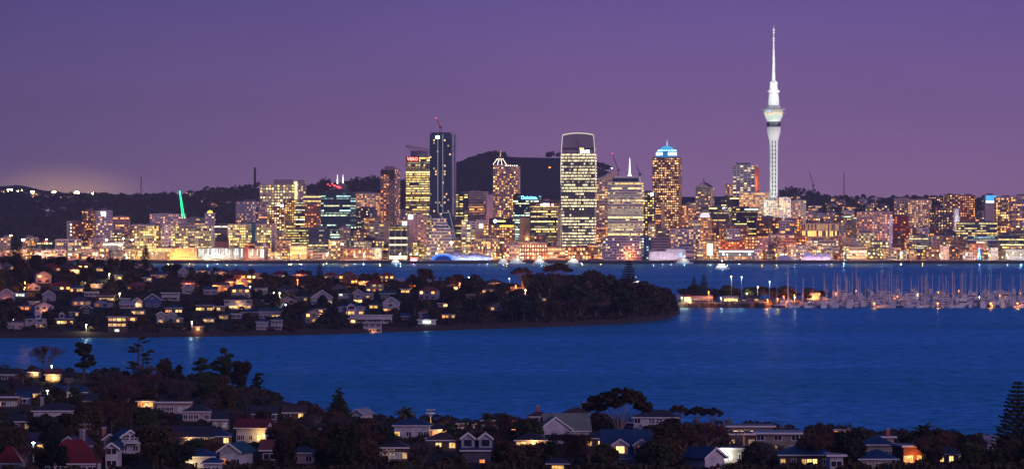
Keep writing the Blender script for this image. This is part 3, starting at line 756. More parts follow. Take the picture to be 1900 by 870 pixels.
# blue crowned tower
r = ROOT['blue crowned tower']; h = hh('blue crowned tower'); w = r['_w']; d = r['_d']
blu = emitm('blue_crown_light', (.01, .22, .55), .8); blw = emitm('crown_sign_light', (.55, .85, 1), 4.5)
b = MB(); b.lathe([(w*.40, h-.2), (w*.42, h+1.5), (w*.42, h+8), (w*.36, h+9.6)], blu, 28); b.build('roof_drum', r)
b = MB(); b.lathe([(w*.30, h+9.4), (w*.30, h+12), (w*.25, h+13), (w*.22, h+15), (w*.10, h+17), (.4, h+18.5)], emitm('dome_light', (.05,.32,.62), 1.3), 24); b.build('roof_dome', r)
for sx in (-1, 1):
    b = MB()
    for k in range(7):
        a = -math.pi/2 + sx*(.25+.13*k); a2 = -math.pi/2 + sx*(.25+.13*(k+1)); q = w*.43
        b.face([(q*math.cos(a), q*math.sin(a), h+3), (q*math.cos(a2), q*math.sin(a2), h+3), (q*math.cos(a2), q*math.sin(a2), h+7.5), (q*math.cos(a), q*math.sin(a), h+7.5)], blw)
    b.build('sign', r)
b = MB()
for k in range(18):
    a = math.pi + math.pi*k/17; b.lathe([(.05, h+9.6), (.7, h+10.4), (.05, h+11.2)], blw, 5, w*.345*math.cos(a), w*.345*math.sin(a))
b.build('crown_lamps', r)
tubes('spire', r, [((0,0,h+18), (0,0,h+27))], .7, emitm('glowing_pale_spire', (.5,.75,1), 1.5), .15)  # own glow stands in for light thrown on the spire
# white spire tower
r = ROOT['white spire tower']; h = hh('white spire tower'); w = r['_w']; d = r['_d']
b = MB(); b.box(-w*.36, w*.40, -d*.45, d*.3, h, h+6, wallm('plant_band', (.03,.05,.10)), skip='d'); b.box(-w*.3, w*.34, -d*.4, d*.2, h+6, h+9, WHT, skip='d'); b.build('roof_plant', r)
tubes('spire', r, [((w*.12, 0, h+9), (w*.12, 0, h+36))], 1.5, emitm('glowing_white_spire', (.95,1,.95), 2.6), .2, 8)  # floodlighting is put into the spire as its own emission
b = MB(); b.lathe([(3.2, h+8.8), (2.2, h+11), (1.4, h+12)], emitm('glowing_white_spire', (.95,1,.95), 2.6), 12, w*.12, 0); b.build('spire_base', r)
b = MB(); b.box(w*.40, w*.47, -d*.5, -d*.4, h, h+8, WHT, skip='d'); b.build('roof_post', r)
# sweeping roof
r = ROOT['sweeping roof tower']; h = hh('sweeping roof tower'); w = r['_w']; d = r['_d']
b = MB(); cpts = [(-.5, 0), (-.3, 2.0), (-.1, 4.0), (.1, 7.0), (.25, 10.5), (.38, 12), (.5, 11.6), (.5, 0)]
pf = [(w*a, -d/2, h+z_) for a, z_ in cpts]; pk = [(w*a, d/4, h+z_) for a, z_ in cpts]
b.face(pf[::-1] if False else pf, W('tan')); b.face(pk[::-1], W('tan'))
for k in range(len(cpts)-1): b.face([pf[k], pf[k+1], pk[k+1], pk[k]], WHT)
b.build('roof', r)
# gabled tower
r = ROOT['gabled tower']; h = hh('gabled tower'); w = r['_w']; d = r['_d']
b = MB(); rf_ = RF('dark')
b.face([(-w/2,-d/2,h),(w/2,-d/2,h),(0,-d/2,h+7)], W('beige')); b.face([(w/2,d/2,h),(-w/2,d/2,h),(0,d/2,h+7)], W('beige'))
b.face([(-w/2-.5,-d/2-.5,h-.2),(0,-d/2-.5,h+7.2),(0,d/2+.5,h+7.2),(-w/2-.5,d/2+.5,h-.2)], rf_); b.face([(0,-d/2-.5,h+7.2),(w/2+.5,-d/2-.5,h-.2),(w/2+.5,d/2+.5,h-.2),(0,d/2+.5,h+7.2)], rf_); b.build('roof', r)
# pyramid roof, domes
r = ROOT['pyramid roof block']; h = hh('pyramid roof block'); w = r['_w']; d = r['_d']
b = MB(); b.prism([(-w/2,-d/2),(w/2,-d/2),(w/2,d/2),(-w/2,d/2)], h, h+6.5, RF('grey'), scale=.05); b.build('roof', r)
r = ROOT['white domed tower']; h = hh('white domed tower'); w = r['_w']; d = r['_d']
b = MB(); b.lathe([(w*.42, h), (w*.42, h+2.5), (w*.36, h+5), (w*.22, h+7), (.3, h+7.6)], emitm('dome_glow', (.85,.75,1), 1.1), 20); b.build('roof_dome', r)
r = ROOT['yellow dome tower']; h = hh('yellow dome tower'); w = r['_w']
b = MB(); b.lathe([(w*.3, h), (w*.3, h+1.6), (w*.22, h+3.8), (.2, h+4.8)], emitm('yellow_dome', (.9,.75,.12), 1.3), 16); b.build('roof_dome', r)
# teal tower: stepped red lit roof and two white spires
r = ROOT['teal glass tower']; h = hh('teal glass tower'); w = r['_w']; d = r['_d']
b = MB(); b.box(-w*.26, w*.28, -d*.4, d*.4, h, h+5, W('dark'), skip='d'); b.box(-w*.14, w*.22, -d*.3, d*.3, h+5, h+10, W('slate'), skip='d')
b.prism([(-w*.02,-d*.25),(w*.26,-d*.25),(w*.26,d*.25),(-w*.02,d*.25)], h+10, h+14, W('slate'), scale=.5); b.build('roof_step', r)
redm = emitm('red_roof_light', (1, .05, .06), 5)
b = MB()
for (xa, z_, l_) in ((-.30,11.3,2.2),(-.22,9.0,1.6),(-.15,12.0,2),(-.10,9.6,4),(0,8.0,5),(.06,6.2,5)): b.box(w*xa, w*xa+l_, -d*.42, -d*.41, h+z_, h+z_+1.3, redm)
b.build('sign', r)
for xa in (-.02, .17):
    tubes('spire', r, [((w*xa, -2, h+13), (w*xa, -2, h+27))], 1.1, emitm('glowing_white_spire', (.95,1,.95), 2.6), .12, 6)  # both spires glow by themselves instead of being floodlit
for xa, mm in ((-.5,'w'),(-.06,'w'),(.2,'w')):
    pass
# signs
r = ROOT['blue sign block']; h = hh('blue sign block'); w = r['_w']; d = r['_d']
b = MB(); b.box(-w*.45, w*.45, -d*.3, d*.3, h, h+2.4, W('navy'), skip='d'); b.build('roof_plant', r)
sign(r, 'Deloitte.', (.10, .45, 1), 8, w*.14, -d/2-.5, h-4.0, 7.0, (26, 7), (.01,.02,.06))
r = ROOT['red strip office']; h = hh('red strip office'); w = r['_w']; d = r['_d']
b = MB(); b.box(-w*.36, w*.36, -d/2-.5, -d/2-.1, h-5.5, h-1.2, wallm('rose_strip', (.42,.2,.22))); b.build('sign', r)
sign(r, 'HSBC', (1, .95, .95), 8, -w*.10, -d/2-.6, h-3.3, 5.0)
b = MB(); b.box(w*.08, w*.14, -d/2-.9, -d/2-.6, h-5.2, h-1.6, emitm('red_logo', (1,.25,.25), 5)); b.build('sign_logo', r)
r = ROOT['billboard office']; h = hh('billboard office'); w = r['_w']; d = r['_d']
b = MB(); b.box(-w*.32, w*.42, -d*.4, -d*.36, h+.3, h+9.5, wallm('billboard_board', (.008,.01,.03))); b.build('billboard', r)
b = MB(); b.lathe([(2.6, 0), (2.6, .4), (.1, .5)], emitm('billboard_disc', (.5,.75,1), 6), 18); o = b.build('billboard_logo', r, (-w*.13, -d*.4-.1, h+5.2)); o.rotation_euler = (math.radians(90), 0, 0)
b = MB(); b.box(-w*.06, w*.20, -d*.4-.5, -d*.4-.2, h+4.3, h+6.2, emitm('billboard_bar', (.85,.9,.2), 3)); b.build('billboard_bar', r)
b = MB(); b.box(w*.05, w*.46, -d/2-.9, -d/2-.5, h-3, h-.6, emitm('amber_strip', (1,.6,.05), 2.2)); b.build('light_strip', r)
for s_, (dx, dz, sw, sh, col, st) in {'pink sign slab': (0,-3.5,6,6,(.8,.85,1),5), 'lilac emblem tower': (-.05,-4.5,6.5,5.5,(.6,.95,1),5), 'round light block': (0,-9,5,5,(1,.95,.9),5),
        'paired window tower': (.28,-3,4.5,4.5,(.6,.75,1),5), 'black glass office': (.25,-2.2,20,2.2,(.5,.9,.85),2.5), 'teal red-light block': (0,-1.2,4,2,(1,.05,.05),5), 'white piers': None}.items() if False else [(k, v) for k, v in {
        'pink sign slab': (0,-3.5,6,6,(.8,.85,1),5), 'lilac emblem tower': (-.05,-4.5,6.5,5.5,(.6,.95,1),5), 'round light block': (0,-9,5,5,(1,.95,.9),5),
        'paired window tower': (.28,-3,4.5,4.5,(.6,.75,1),5), 'black glass office': (.25,-2.2,20,2.2,(.5,.9,.85),2.5), 'teal red-light block': (0,-1.2,4,2,(1,.05,.05),5)}.items()]:
    r = ROOT[s_]; b = MB(); w = r['_w']; b.box(w*dx-sw/2, w*dx+sw/2, -r['_d']/2-.9, -r['_d']/2-.5, r['_h']+dz-sh/2, r['_h']+dz+sh/2, emitm('sign_'+s_.replace(' ', '_'), col, st)); b.build('sign', r)
# orange lit flank of the framed tower, teal shaft, lit end walls, gold arch window
def panel(s_, name, x0, x1, z0, z1, mat, face='f', off=1.6):
    r = ROOT[s_]; w, d, h = r['_w'], r['_d'], r['_h']; b = MB()
    if face == 'f': b.box(w*x0, w*x1, -d/2-off, -d/2-.01, z0*h, z1*h, mat)
    else: b.box(w/2+.01, w/2+off, d*x0, d*x1, z0*h, z1*h, mat)
    b.build(name, r)
def flood_side(s_, col, watt, right):
    r = ROOT[s_]; w, d, h = r['_w'], r['_d'], r['_h']
    for z_ in (.3, .75):
        point_light(r, ((w/2+11, -d*.2, h*z_) if right else (w*.45, -d/2-12, h*z_)), watt, col, 1)
panel('orange flank tower', 'flank_wall', -.45, .5, .0, .97, wallm('orange_lit_render', (.62,.22,.10)), 'r', .5)  # orange of the floodlight is put into the wall colour too
flood_side('orange flank tower', (1,.35,.12), 1.3e4, True)
panel('teal shaft apartments', 'lift_shaft', .01, .09, 0, 1.02, wallm('teal_glass_shaft', (.02,.16,.22), rough=.3))
panel('teal shaft apartments', 'end_column', .43, .5, 0, 1.02, W('pink'))
panel('teal shaft apartments', 'edge_frame', -.5, -.485, 0, 1.01, TRIM)
panel('long amber apartments', 'end_wall', .44, .5, 0, 1.0, W('lilac'))
panel('lit end apartments', 'end_wall', .40, .5, 0, .9, wallm('pale_violet_render', (.7,.66,.75)))
flood_side('lit end apartments', (.75,.65,1), 1.6e3, False)
panel('thin pale slab', 'lit_face', -.5, .5, 0, .6, wallm('pale_render', (.75,.76,.78)), off=.4)
flood_side('thin pale slab', (.8,.9,1), 5e3, False)
panel('red clad block', 'end_wall', -.5, -.25, 0, 1.02, W('beige'))
panel('arched window building', 'arched_window', -.12, .12, .25, .85, emitm('arch_window_light', (1,.9,.6), 3.5), off=.7)
panel('stone gable building', 'gable_front', .1, .34, 0, 1.12, W('grey'))
b = MB(); r = ROOT['red clad block']
for k in range(6): b.box(-r['_w']*.27, -r['_w']*.22, -r['_d']/2-2.1, -r['_d']/2-1.7, r['_h']*(.28+.12*k), r['_h']*(.28+.12*k)+1.3, emitm('white_marker', (1,1,1), 5))
b.build('marker_lights', r)
r = ROOT['paired window tower']
# lattice face
r = ROOT['lattice face tower']; w, d, h = r['_w'], r['_d'], r['_h']; b = MB()
b.box(w*.12, w*.5, -d/2-.5, -d/2-.01, 0, h*.93, W('dark'))
for i in range(-8, 30):
    for sgn in (1, -1):
        z0 = i*7.0; x0_, x1_ = w*.12, w*.5
        za, zb_ = (z0, z0+13) if sgn > 0 else (z0+13, z0)
        if min(za, zb_) < 0 or max(za, zb_) > h*.93: continue
        b.tube((x0_, -d/2-.9, za), (x1_, -d/2-.9, zb_), .55, .55, WHT, 4)
b.build('lattice', r)
b = MB(); b.box(-w*.5, w*.5, -d/2-.7, -d/2-.02, h*.93, h*.99, W('dark')); b.build('cornice', r)
b = MB(); b.box(-w*.3, w*.3, -d*.3, d*.3, h, h+5, W('pink'), skip='d'); b.build('roof_plant', r)

# ------------------------------------------------------------------ buildings with shapes of their own
# the curved top glass tower
D0 = 4960; x0, x1 = 1043, 1106; w = (x1-x0)/F*D0; d = 34; zb = 3.2; h = Z(257, D0)-zb
r = thing('skyscraper', (X(1074.5, D0), D0+d/2, zb), math.radians(-5), 'tallest glass office tower with bright white floors and an arched lit roof', 'skyscraper')
ROOT['tallest glass tower'] = r; anchors.append((1074, D0, 'tallest glass tower', 248)); rects.append((x0, x1, 255, 487, D0))
rng = random.Random(3); gl = wallm('tower_glass', (.03,.04,.07), rough=.15, var=.1, spec=.8); glt = wallm('sky_reflection_glass', (.26,.22,.27), rough=.2, var=.12, spec=.8)  # crown glass has the mauve sky reflection put into its colour
def pw(z):   # half width follows a gentle curve: widest two thirds up, pulled in at the top and foot
    t_ = z/h; return w/2*(0.90 + 0.12*math.sin(min(1, t_/.72)*math.pi/2) - (max(0, t_-.72)/.28)**2*0.09)
b = MB(); NZ = 24
for i in range(NZ):
    z0, z1 = h*i/NZ, h*(i+1)/NZ; a, c = pw(z0), pw(z1)
    for (p, q) in (((-1,-1),(1,-1)),((1,-1),(1,1)),((1,1),(-1,1)),((-1,1),(-1,-1))):
        b.face([(p[0]*a, p[1]*d/2, z0), (q[0]*a, q[1]*d/2, z0), (q[0]*c, q[1]*d/2, z1), (p[0]*c, p[1]*d/2, z1)], gl if i < NZ*.82 else glt)
b.build('wall', r)
nf = 40; fh = h/nf
offf = {3: .5, 9: .3, 12: .6, 14: .15, 15: .1, 16:.3, 20: .4, 21: .12, 24: .5, 25: .3, 29:.4, 31: .15}
for i in range(nf-1):
    if i > 34 and i != 36: continue
    z0, z1 = i*fh+.34*fh, i*fh+.84*fh; a, c = pw(z0), pw(z1); bb = MB()
    p_ = offf.get(i, .97) if i < 35 else .05
    fc = (1*WS*1.0, .80*WS*1.0, .44*WS*1.0)
    for side_, nc in (('f', 24), ('r', 12), ('l', 12)):
        run = True
        for k in range(nc):
            if rng.random() < .55: run = rng.random() < p_
            s_ = rng.choice((.35, .7, 1, 1.3)) if i % 5 else rng.choice((.2,.4,.8)); cc = tuple(v*s_ for v in fc) if run else ((.05,.04,.03) if i < 35 else (0,0,0))
            if i == 36 and 13 <= k <= 15 and side_ == 'f': cc = (3, 1.6, .5)
            t0, t1 = (k+.04)/nc, (k+.96)/nc
            if side_ == 'f': q = [(-a+2*a*t0, -d/2-.08, z0), (-a+2*a*t1, -d/2-.08, z0), (-c+2*c*t1, -d/2-.08, z1), (-c+2*c*t0, -d/2-.08, z1)]
            else:
                sg = 1 if side_ == 'r' else -1
                y0, y1 = -d/2+d*t0, -d/2+d*t1; q = [(sg*(a+.08), y0, z0), (sg*(a+.08), y1, z0), (sg*(c+.08), y1, z1), (sg*(c+.08), y0, z1)]
            bb.face(q, GLASS, cc)
    bb.build('window_band', r)
edge = emitm('roof_edge_light', (1,.86,.72), .8)
for sg in (-1, 1):
    b = MB()
    for i in range(NZ):
        b.tube((sg*pw(h*i/NZ), -d/2-.4, h*i/NZ), (sg*pw(h*(i+1)/NZ), -d/2-.4, h*(i+1)/NZ), .5, .5, edge if i > NZ*.6 else TRIM, 5)
    b.tube((sg*pw(h), -d/2-.4, h), (sg*pw(h)*.97, -d/2-.4, h+5), .5, .5, edge, 5)
    b.build('edge_fin', r)
b = MB(); pr_ = [(pw(h)*.97*t_, h+5+2.6*(1-t_*t_)) for t_ in lin(-1, 1, 15)]
for k in range(14): b.tube((pr_[k][0], -d/2-.4, pr_[k][1]), (pr_[k+1][0], -d/2-.4, pr_[k+1][1]), .75, .75, edge, 5)
for k in range(14): b.face([(pr_[k][0], -d/2, pr_[k][1]), (pr_[k+1][0], -d/2, pr_[k+1][1]), (pr_[k+1][0], d/2, pr_[k+1][1]), (pr_[k][0], d/2, pr_[k][1])], gl)
for k in range(14): b.face([(pr_[k][0], -d/2, h-.1), (pr_[k+1][0], -d/2, h-.1), (pr_[k+1][0], -d/2, pr_[k+1][1]), (pr_[k][0], -d/2, pr_[k][1])], glt)
b.build('roof', r)
b = MB(); dg = wallm('dark_bracing', (.12,.11,.11), rough=.5)
for zc_ in (.16, .42, .66):
    for sx in (-.45, .35):
        for sg in (-1, 1): b.tube((w*sx*.6-sg*6, -d/2-.5, h*zc_-12), (w*sx*.6+sg*6, -d/2-.5, h*zc_+12), .3, .3, dg, 4)
b.tube((-1, -d/2-.5, 0), (-1, -d/2-.5, h), .35, .35, dg, 4)
b.build('bracing', r)
sign(r, 'pwc', (.8,.9,1), 8, w*.2, -d/2-.6, h*.895, 8.0)
# the white lit wall strip beside it
b = MB(); b.box(-w*.62, -w*.53, -d*.3, d*.3, 0, h*.42, TRIM); b.build('side_shaft', r)

# the black tower with the zigzag of white lines
D0 = 5080; w = 46/F*D0; d = 30; zb = zcity(822, D0)-.5; h = Z(249, D0)-zb
r = thing('skyscraper', (X(821.5, D0), D0+d/2, zb), math.radians(-4), 'dark glass tower traced with a zigzag white line and a roof crane', 'skyscraper')
ROOT['zigzag line tower'] = r; anchors.append((822, D0, 'zigzag line tower', 247)); rects.append((799, 845, 249, 400, D0))
bg_ = wallm('blue_black_glass', (.010,.065,.13), rough=.12, var=.15, spec=.9)
b = MB(); leg = h*.32
b.prism([(-w/2,-d/2),(w*.36,-d/2),(w/2,-d*.1),(w/2,d/2),(-w/2,d/2)], leg, h, bg_); b.build('wall', r)
b = MB(); xb0, xt0 = w*.2, -w/2
pl = [(-w/2,-d/2,leg),(w/2,-d/2,leg),(w*.62,-d/2,0),(w*.05,-d/2,0)]; pk = [(p[0], d/2, p[2]) for p in pl]
b.face(pl[::-1], bg_); b.face(pk, bg_)
for k in range(4): b.face([pl[k], pl[(k+1)%4], pk[(k+1)%4], pk[k]], bg_)
b.build('sloped_base', r)
b = MB(); rng = random.Random(5); nfl = 44
for i in range(int((h-leg)/4.2)-1):
    z = leg + 2 + i*4.2; bb = MB()
    for k in range(12):
        on = (rng.random() < .05) or (k == 8 and rng.random() < .22) or (i > 36 and k in (7, 8))
        a0 = -w/2 + w*.86*k/12; bb.face([(a0+.2, -d/2-.08, z), (a0+w*.86/12-.2, -d/2-.08, z), (a0+w*.86/12-.2, -d/2-.08, z+2.4), (a0+.2, -d/2-.08, z+2.4)], GLASS, (1.4,.85,.35) if on and rng.random() < .6 else ((.5,.42,.25) if on else (0,0,0)))
    bb.build('window_band', r)
ln_ = emitm('facade_line_light', (.75,.72,.85), .38)
xa = -w*.17; b = MB()
for (p, q) in (((xa, h), (xa, leg+6)), ((xa, leg+6), (w*.42, leg-22)), ((w*.42, leg-22), (w*.56, 0)), ((w*.03, h), (w*.03, leg+5)), ((w*.03, leg+5), (w*.30, leg+5)), ((w*.30, leg+5), (w*.50, leg-26)), ((w*.50, leg-26), (w*.66, 0)), ((-w/2, leg+2), (w*.02, leg-36))):
    b.tube((p[0], -d/2-.6, p[1]), (q[0], -d/2-.6, q[1]), .42, .42, ln_, 4)
b.build('facade_line', r)
b = MB(); b.box(w*.37, w*.47, -d*.36, -d*.28, leg, h+2, W('lilac')); b.build('corner_fin', r)
b = MB(); b.box(-w*.45, w*.3, -d*.4, d*.4, h, h+2.5, W('dark'), skip='d'); b.build('roof_plant', r)
b = MB(); b.box(-w*.26, -w*.1, -d/2-.9, -d/2-.4, h-7, h-2.5, emitm('cyan_sign', (.5,.95,.95), 4)); b.build('sign', r)

# tower cranes
def crane(x, ytop, ybase, D, lean, label, col, light=None, jibx=0, short=None):
    zb = Z(ybase, D); zt = Z(ytop, D); H_ = zt-zb
    r = thing('tower_crane', (X(x, D), D, zb), 0, label, 'crane')
    m = wallm('crane_'+col, {'red': (.42,.06,.05), 'dark': (.05,.05,.06), 'green': (.02,.25,.12), 'pink': (.45,.2,.2)}[col])
    mh = H_*.35
    b = MB()
    for sx in (-1, 1):
        for sy in (-1, 1): b.tube((sx, sy, 0), (sx, sy, mh), .3, .3, m, 4)
    for k in range(int(mh/3)): b.tube((-1, -1, k*3), (1, -1, k*3+3), .18, .18, m, 4)
    b.build('mast', r)
    b = MB(); b.box(-2, 2, -1.5, 1.5, mh, mh+2.4, m); b.build('cab', r)
    b = MB(); tipx = lean*H_; n_ = 9
    for k in range(n_):
        t0, t1 = k/n_, (k+1)/n_; p = lambda t_, o: (tipx*t_+o, 0, mh+2+(H_-mh-2)*t_)
        b.tube(p(t0, -.9*(1-t0)), p(t1, -.9*(1-t1)), .28, .28, m, 4); b.tube(p(t0, .9*(1-t0)), p(t1, .9*(1-t1)), .28, .28, m, 4)
        b.tube(p(t0, -.9*(1-t0)), p(t1, .9*(1-t1)), .18, .18, m, 4)
    if light:
        lm = emitm('crane_neon_'+light, {'green': (.02,1,.35), 'red': (1,.06,.04)}[light], 3.2)
        c = MB()
        for o in (-1.6, 1.6): c.tube((o+ (tipx-o)*0, -1.2, 0), (tipx+o*.25, -1.2, H_), .55, .35, lm, 5)
        c.build('neon_tube', r)
    b.build('jib', r)
    b = MB(); b.box(-3 if tipx > 0 else 1.5, -1.5 if tipx > 0 else 3, -1, 1, mh+1, mh+3, DSTEEL); b.build('counterweight', r)
    if light == 'red' or col in ('red', 'pink'):
        b = MB(); b.lathe([(.05, H_-.6), (.6, H_), (.05, H_+.6)], emitm('obstruction_light', (1,.1,.06), 8), 6, tipx, 0); b.build('warning_light', r)
    return r
crane(340.5, 354, 404, 5350, -.14, 'leaning crane outlined in green neon above the apartments', 'green', 'green')
crane(817, 219, 249, 5090, -.25, 'orange red crane jib leaning on the roof of the zigzag line tower', 'red')
crane(1147, 285, 335, 5400, -.22, 'red crane between the sweeping roof tower and the white spire', 'red')
crane(1187, 305, 335, 5500, -.25, 'thin dark crane jib behind the white spire tower', 'dark')
crane(1509, 316, 362, 6600, -.18, 'dark leaning crane with a pink upper jib standing on the ridge', 'dark')
crane(1307, 330, 350, 5600, -.1, 'small thin crane behind the gabled tower', 'dark')
# masts
def mast(x, ytop, ybase, D, r0, col, label, name='radio_mast', lat=False):
    zb = Z(ybase, D); zt = Z(ytop, D); r = thing(name, (X(x, D), D, zb), 0, label, 'mast' if name != 'chimney_stack' else 'chimney')
    m = wallm('mast_'+col, {'dark': (.03,.025,.035), 'red': (.35,.08,.10), 'white': (.6,.6,.6)}[col])
    b = MB(); H_ = zt-zb
    if lat:
        for k in range(int(H_/4)):
            t0 = k*4/H_; s_ = r0*(1-t0*.7)
            b.tube((-s_, 0, k*4), (s_*.9, 0, k*4+4), .2, .2, m, 4); b.tube((s_, 0, k*4), (-s_*.9, 0, k*4+4), .2, .2, m, 4)
        for sx in (-1, 1): b.tube((sx*r0, 0, 0), (sx*r0*.3, 0, H_), .3, .25, m, 4)
    else: b.lathe([(r0, 0), (r0*.92, H_*.5), (r0*.85, H_), (.1, H_+.1)], m, 12)
    b.build('shaft', r)
    b = MB(); b.lathe([(r0*1.5, 0), (r0*1.5, 2), (r0, 2.5)], m, 10); b.build('footing', r)
    return r
mast(473, 311, 378, 6000, 2.2, 'dark', 'tall black boiler chimney stack beside the hospital', 'chimney_stack')
mast(262, 327, 368, 7000, 1.8, 'dark', 'thin lattice mast on the distant ridge', lat=True)
mast(1566, 319, 372, 6500, 1.6, 'red', 'thin red and white banded mast on the western ridge', lat=True)
mast(1487.5, 405, 470, 5000, .8, 'red', 'slim red lit pole beside the white balcony grid')

# the lofty concrete tower with pod and antenna
D0 = 5250; zb = zcity(1436, D0)-1; H_ = Z(47, D0)-zb
r = thing('observation_tower', (X(1435.5, D0), D0, zb), 0, 'very tall floodlit white concrete tower with round pod and needle mast', 'tower')
ROOT['lofty tower'] = r; anchors.append((1436, D0, 'lofty white tower', 47)); rects.append((1424, 1448, 250, 408, D0))
m_per = D0/F
def zy(y): return Z(y, D0)-zb
pxr = lambda p: p*m_per
conc = wallm('floodlit_concrete', (.80,.81,.80), var=.06, scale=.08)
b = MB(); b.lathe([(pxr(7.6), 0), (pxr(7.4), zy(330)), (pxr(7.6), zy(280)), (pxr(8.2), zy(262)), (pxr(11), zy(252)), (pxr(12.8), zy(245)), (pxr(12.8), zy(236))], conc, 32); b.build('shaft', r)
dk_ = wallm('slot_glass', (.015,.018,.02), rough=.3)
for sx in (-1, 1):
    for k in range(15):
        ya = 254 + k*7.4
        bb = MB(); xo = pxr(2.6)*sx
        bb.box(xo-pxr(1.15), xo+pxr(1.15), -pxr(7.95), -pxr(6.9), zy(ya+5.4), zy(ya), dk_); bb.build('window_slot', r)
for sx in (-1, 1):
    bb = MB(); bb.box(pxr(sx*5.2)-.35, pxr(sx*5.2)+.35, -pxr(7.9 if sx == 0 else 6.2), -pxr(6), 0, zy(254), conc); bb.build('rib', r)
b = MB(); b.lathe([(pxr(12.9), zy(235)), (pxr(13), zy(226))], wallm('pod_dark_glass', (.01,.012,.03), rough=.2), 32); b.build('pod_glass', r)
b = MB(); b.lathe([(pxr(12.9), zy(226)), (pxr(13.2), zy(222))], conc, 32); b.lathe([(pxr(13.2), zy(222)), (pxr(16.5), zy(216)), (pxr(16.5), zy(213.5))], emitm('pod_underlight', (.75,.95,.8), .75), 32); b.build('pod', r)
b = MB()
for k in range(48):
    a = 2*math.pi*k/48; a2 = 2*math.pi*(k+.85)/48; q = pxr(17.2); rr_ = random.Random(k).random()
    c_ = (1.6,.9,.35) if rr_ < .55 else ((.6,1.2,.9) if rr_ < .8 else (.03,.03,.03))
    b.face([(q*math.cos(a), q*math.sin(a), zy(213)), (q*math.cos(a2), q*math.sin(a2), zy(213)), (q*math.cos(a2), q*math.sin(a2), zy(210.4)), (q*math.cos(a), q*math.sin(a), zy(210.4))], GLASS, c_)
    b.face([(q*math.cos(a), q*math.sin(a), zy(208.8)), (q*math.cos(a2), q*math.sin(a2), zy(208.8)), (q*math.cos(a2), q*math.sin(a2), zy(206)), (q*math.cos(a), q*math.sin(a), zy(206))], GLASS, c_[::-1] if rr_ < .2 else (.7,.6,.3))
b.build('pod_glazing', r)
b = MB(); b.lathe([(pxr(16.5), zy(213.6)), (pxr(17.1), zy(213.2)), (pxr(17.1), zy(212.9))], conc, 32); b.lathe([(pxr(17), zy(210.3)), (pxr(20.5), zy(210)), (pxr(20.5), zy(209.2)), (pxr(17), zy(209))], conc, 32)
b.lathe([(pxr(17), zy(206)), (pxr(18), zy(205.5)), (pxr(17), zy(203.6)), (pxr(13), zy(202)), (pxr(13.2), zy(198)), (pxr(9.5), zy(196))], wallm('pod_roof', (.45,.45,.47)), 32); b.build('pod_deck', r)
b = MB(); b.lathe([(pxr(19), zy(204.2)), (pxr(23.3), zy(203.9)), (pxr(23.3), zy(203.2)), (pxr(19), zy(203))], wallm('walk_ring', (.5,.52,.52)), 36); b.build('walk_ring', r)
for k in range(12):
    a = 2*math.pi*k/12; bb = MB(); bb.tube((pxr(17)*math.cos(a), pxr(17)*math.sin(a), zy(205)), (pxr(22)*math.cos(a), pxr(22)*math.sin(a), zy(200)), .3, .3, STEEL, 4); bb.build('stay', r)
b = MB(); b.lathe([(pxr(9), zy(196)), (pxr(10.4), zy(194)), (pxr(9.2), zy(180)), (pxr(8.2), zy(172)), (pxr(11.6), zy(170.6)), (pxr(11.6), zy(169)), (pxr(8), zy(168)), (pxr(6.5), zy(155)), (pxr(7.8), zy(154)), (pxr(7.8), zy(153)), (pxr(4.5), zy(151))], conc, 28); b.build('upper_shaft', r)
b = MB(); wm_ = wallm('mast_white', (.8,.8,.8))
b.lathe([(pxr(3.6), zy(152)), (pxr(2.6), zy(130)), (pxr(2.3), zy(110)), (pxr(2.9), zy(109)), (pxr(1.9), zy(107)), (pxr(1.3), zy(84)), (pxr(1.9), zy(83.4)), (pxr(1), zy(80)), (pxr(.9), zy(66)), (pxr(1.4), zy(65.4)), (pxr(.7), zy(63)), (pxr(.5), zy(54)), (pxr(.3), zy(47))], wm_, 14)
b.build('antenna', r)
for ya in (103, 98, 92, 76, 71, 60, 55):
    bb = MB(); bb.lathe([(pxr(1), zy(ya+2)), (pxr(2.1), zy(ya+1.5)), (pxr(2.1), zy(ya-1)), (pxr(1), zy(ya-1.5))], wm_, 12); bb.build('antenna_panel', r)
# its floodlights: unseen spots out in front, near roof height and in open air above
def spot(parent, loc, target, watt, deg, blend=.6, color=(.93,1,.93), size=1.0):
    l = bpy.data.lights.new('floodlight', 'SPOT'); l.energy = watt; l.color = color; l.spot_size = math.radians(deg); l.spot_blend = blend; l.shadow_soft_size = size
    o = bpy.data.objects.new('floodlight', l); sc.collection.objects.link(o); o.parent = parent; o.location = loc
    o.rotation_euler = (Vector(target)-Vector(loc)).to_track_quat('-Z', 'Y').to_euler()
def floodlit(root, H0, H1, dist_, watt, n=3, spread=.6, color=(.93,1,.93), z0=0):
    for k in range(n):
        a = -math.pi/2 + spread*(k-(n-1)/2)
        spot(root, (dist_*math.cos(a), dist_*math.sin(a), z0), (0, 0, (H0+H1)/2), watt, math.degrees(2*math.atan((H1-H0)/2/dist_))*1.1, .5, color)
floodlit(r, 20, zy(236), 170, 5.5e5, 3, .9, z0=65)
floodlit(r, zy(235), zy(180), 120, 2.2e5, 3, .9, z0=zy(225))
floodlit(r, zy(190), zy(47), 150, 5.5e5, 3, .9, z0=zy(180))

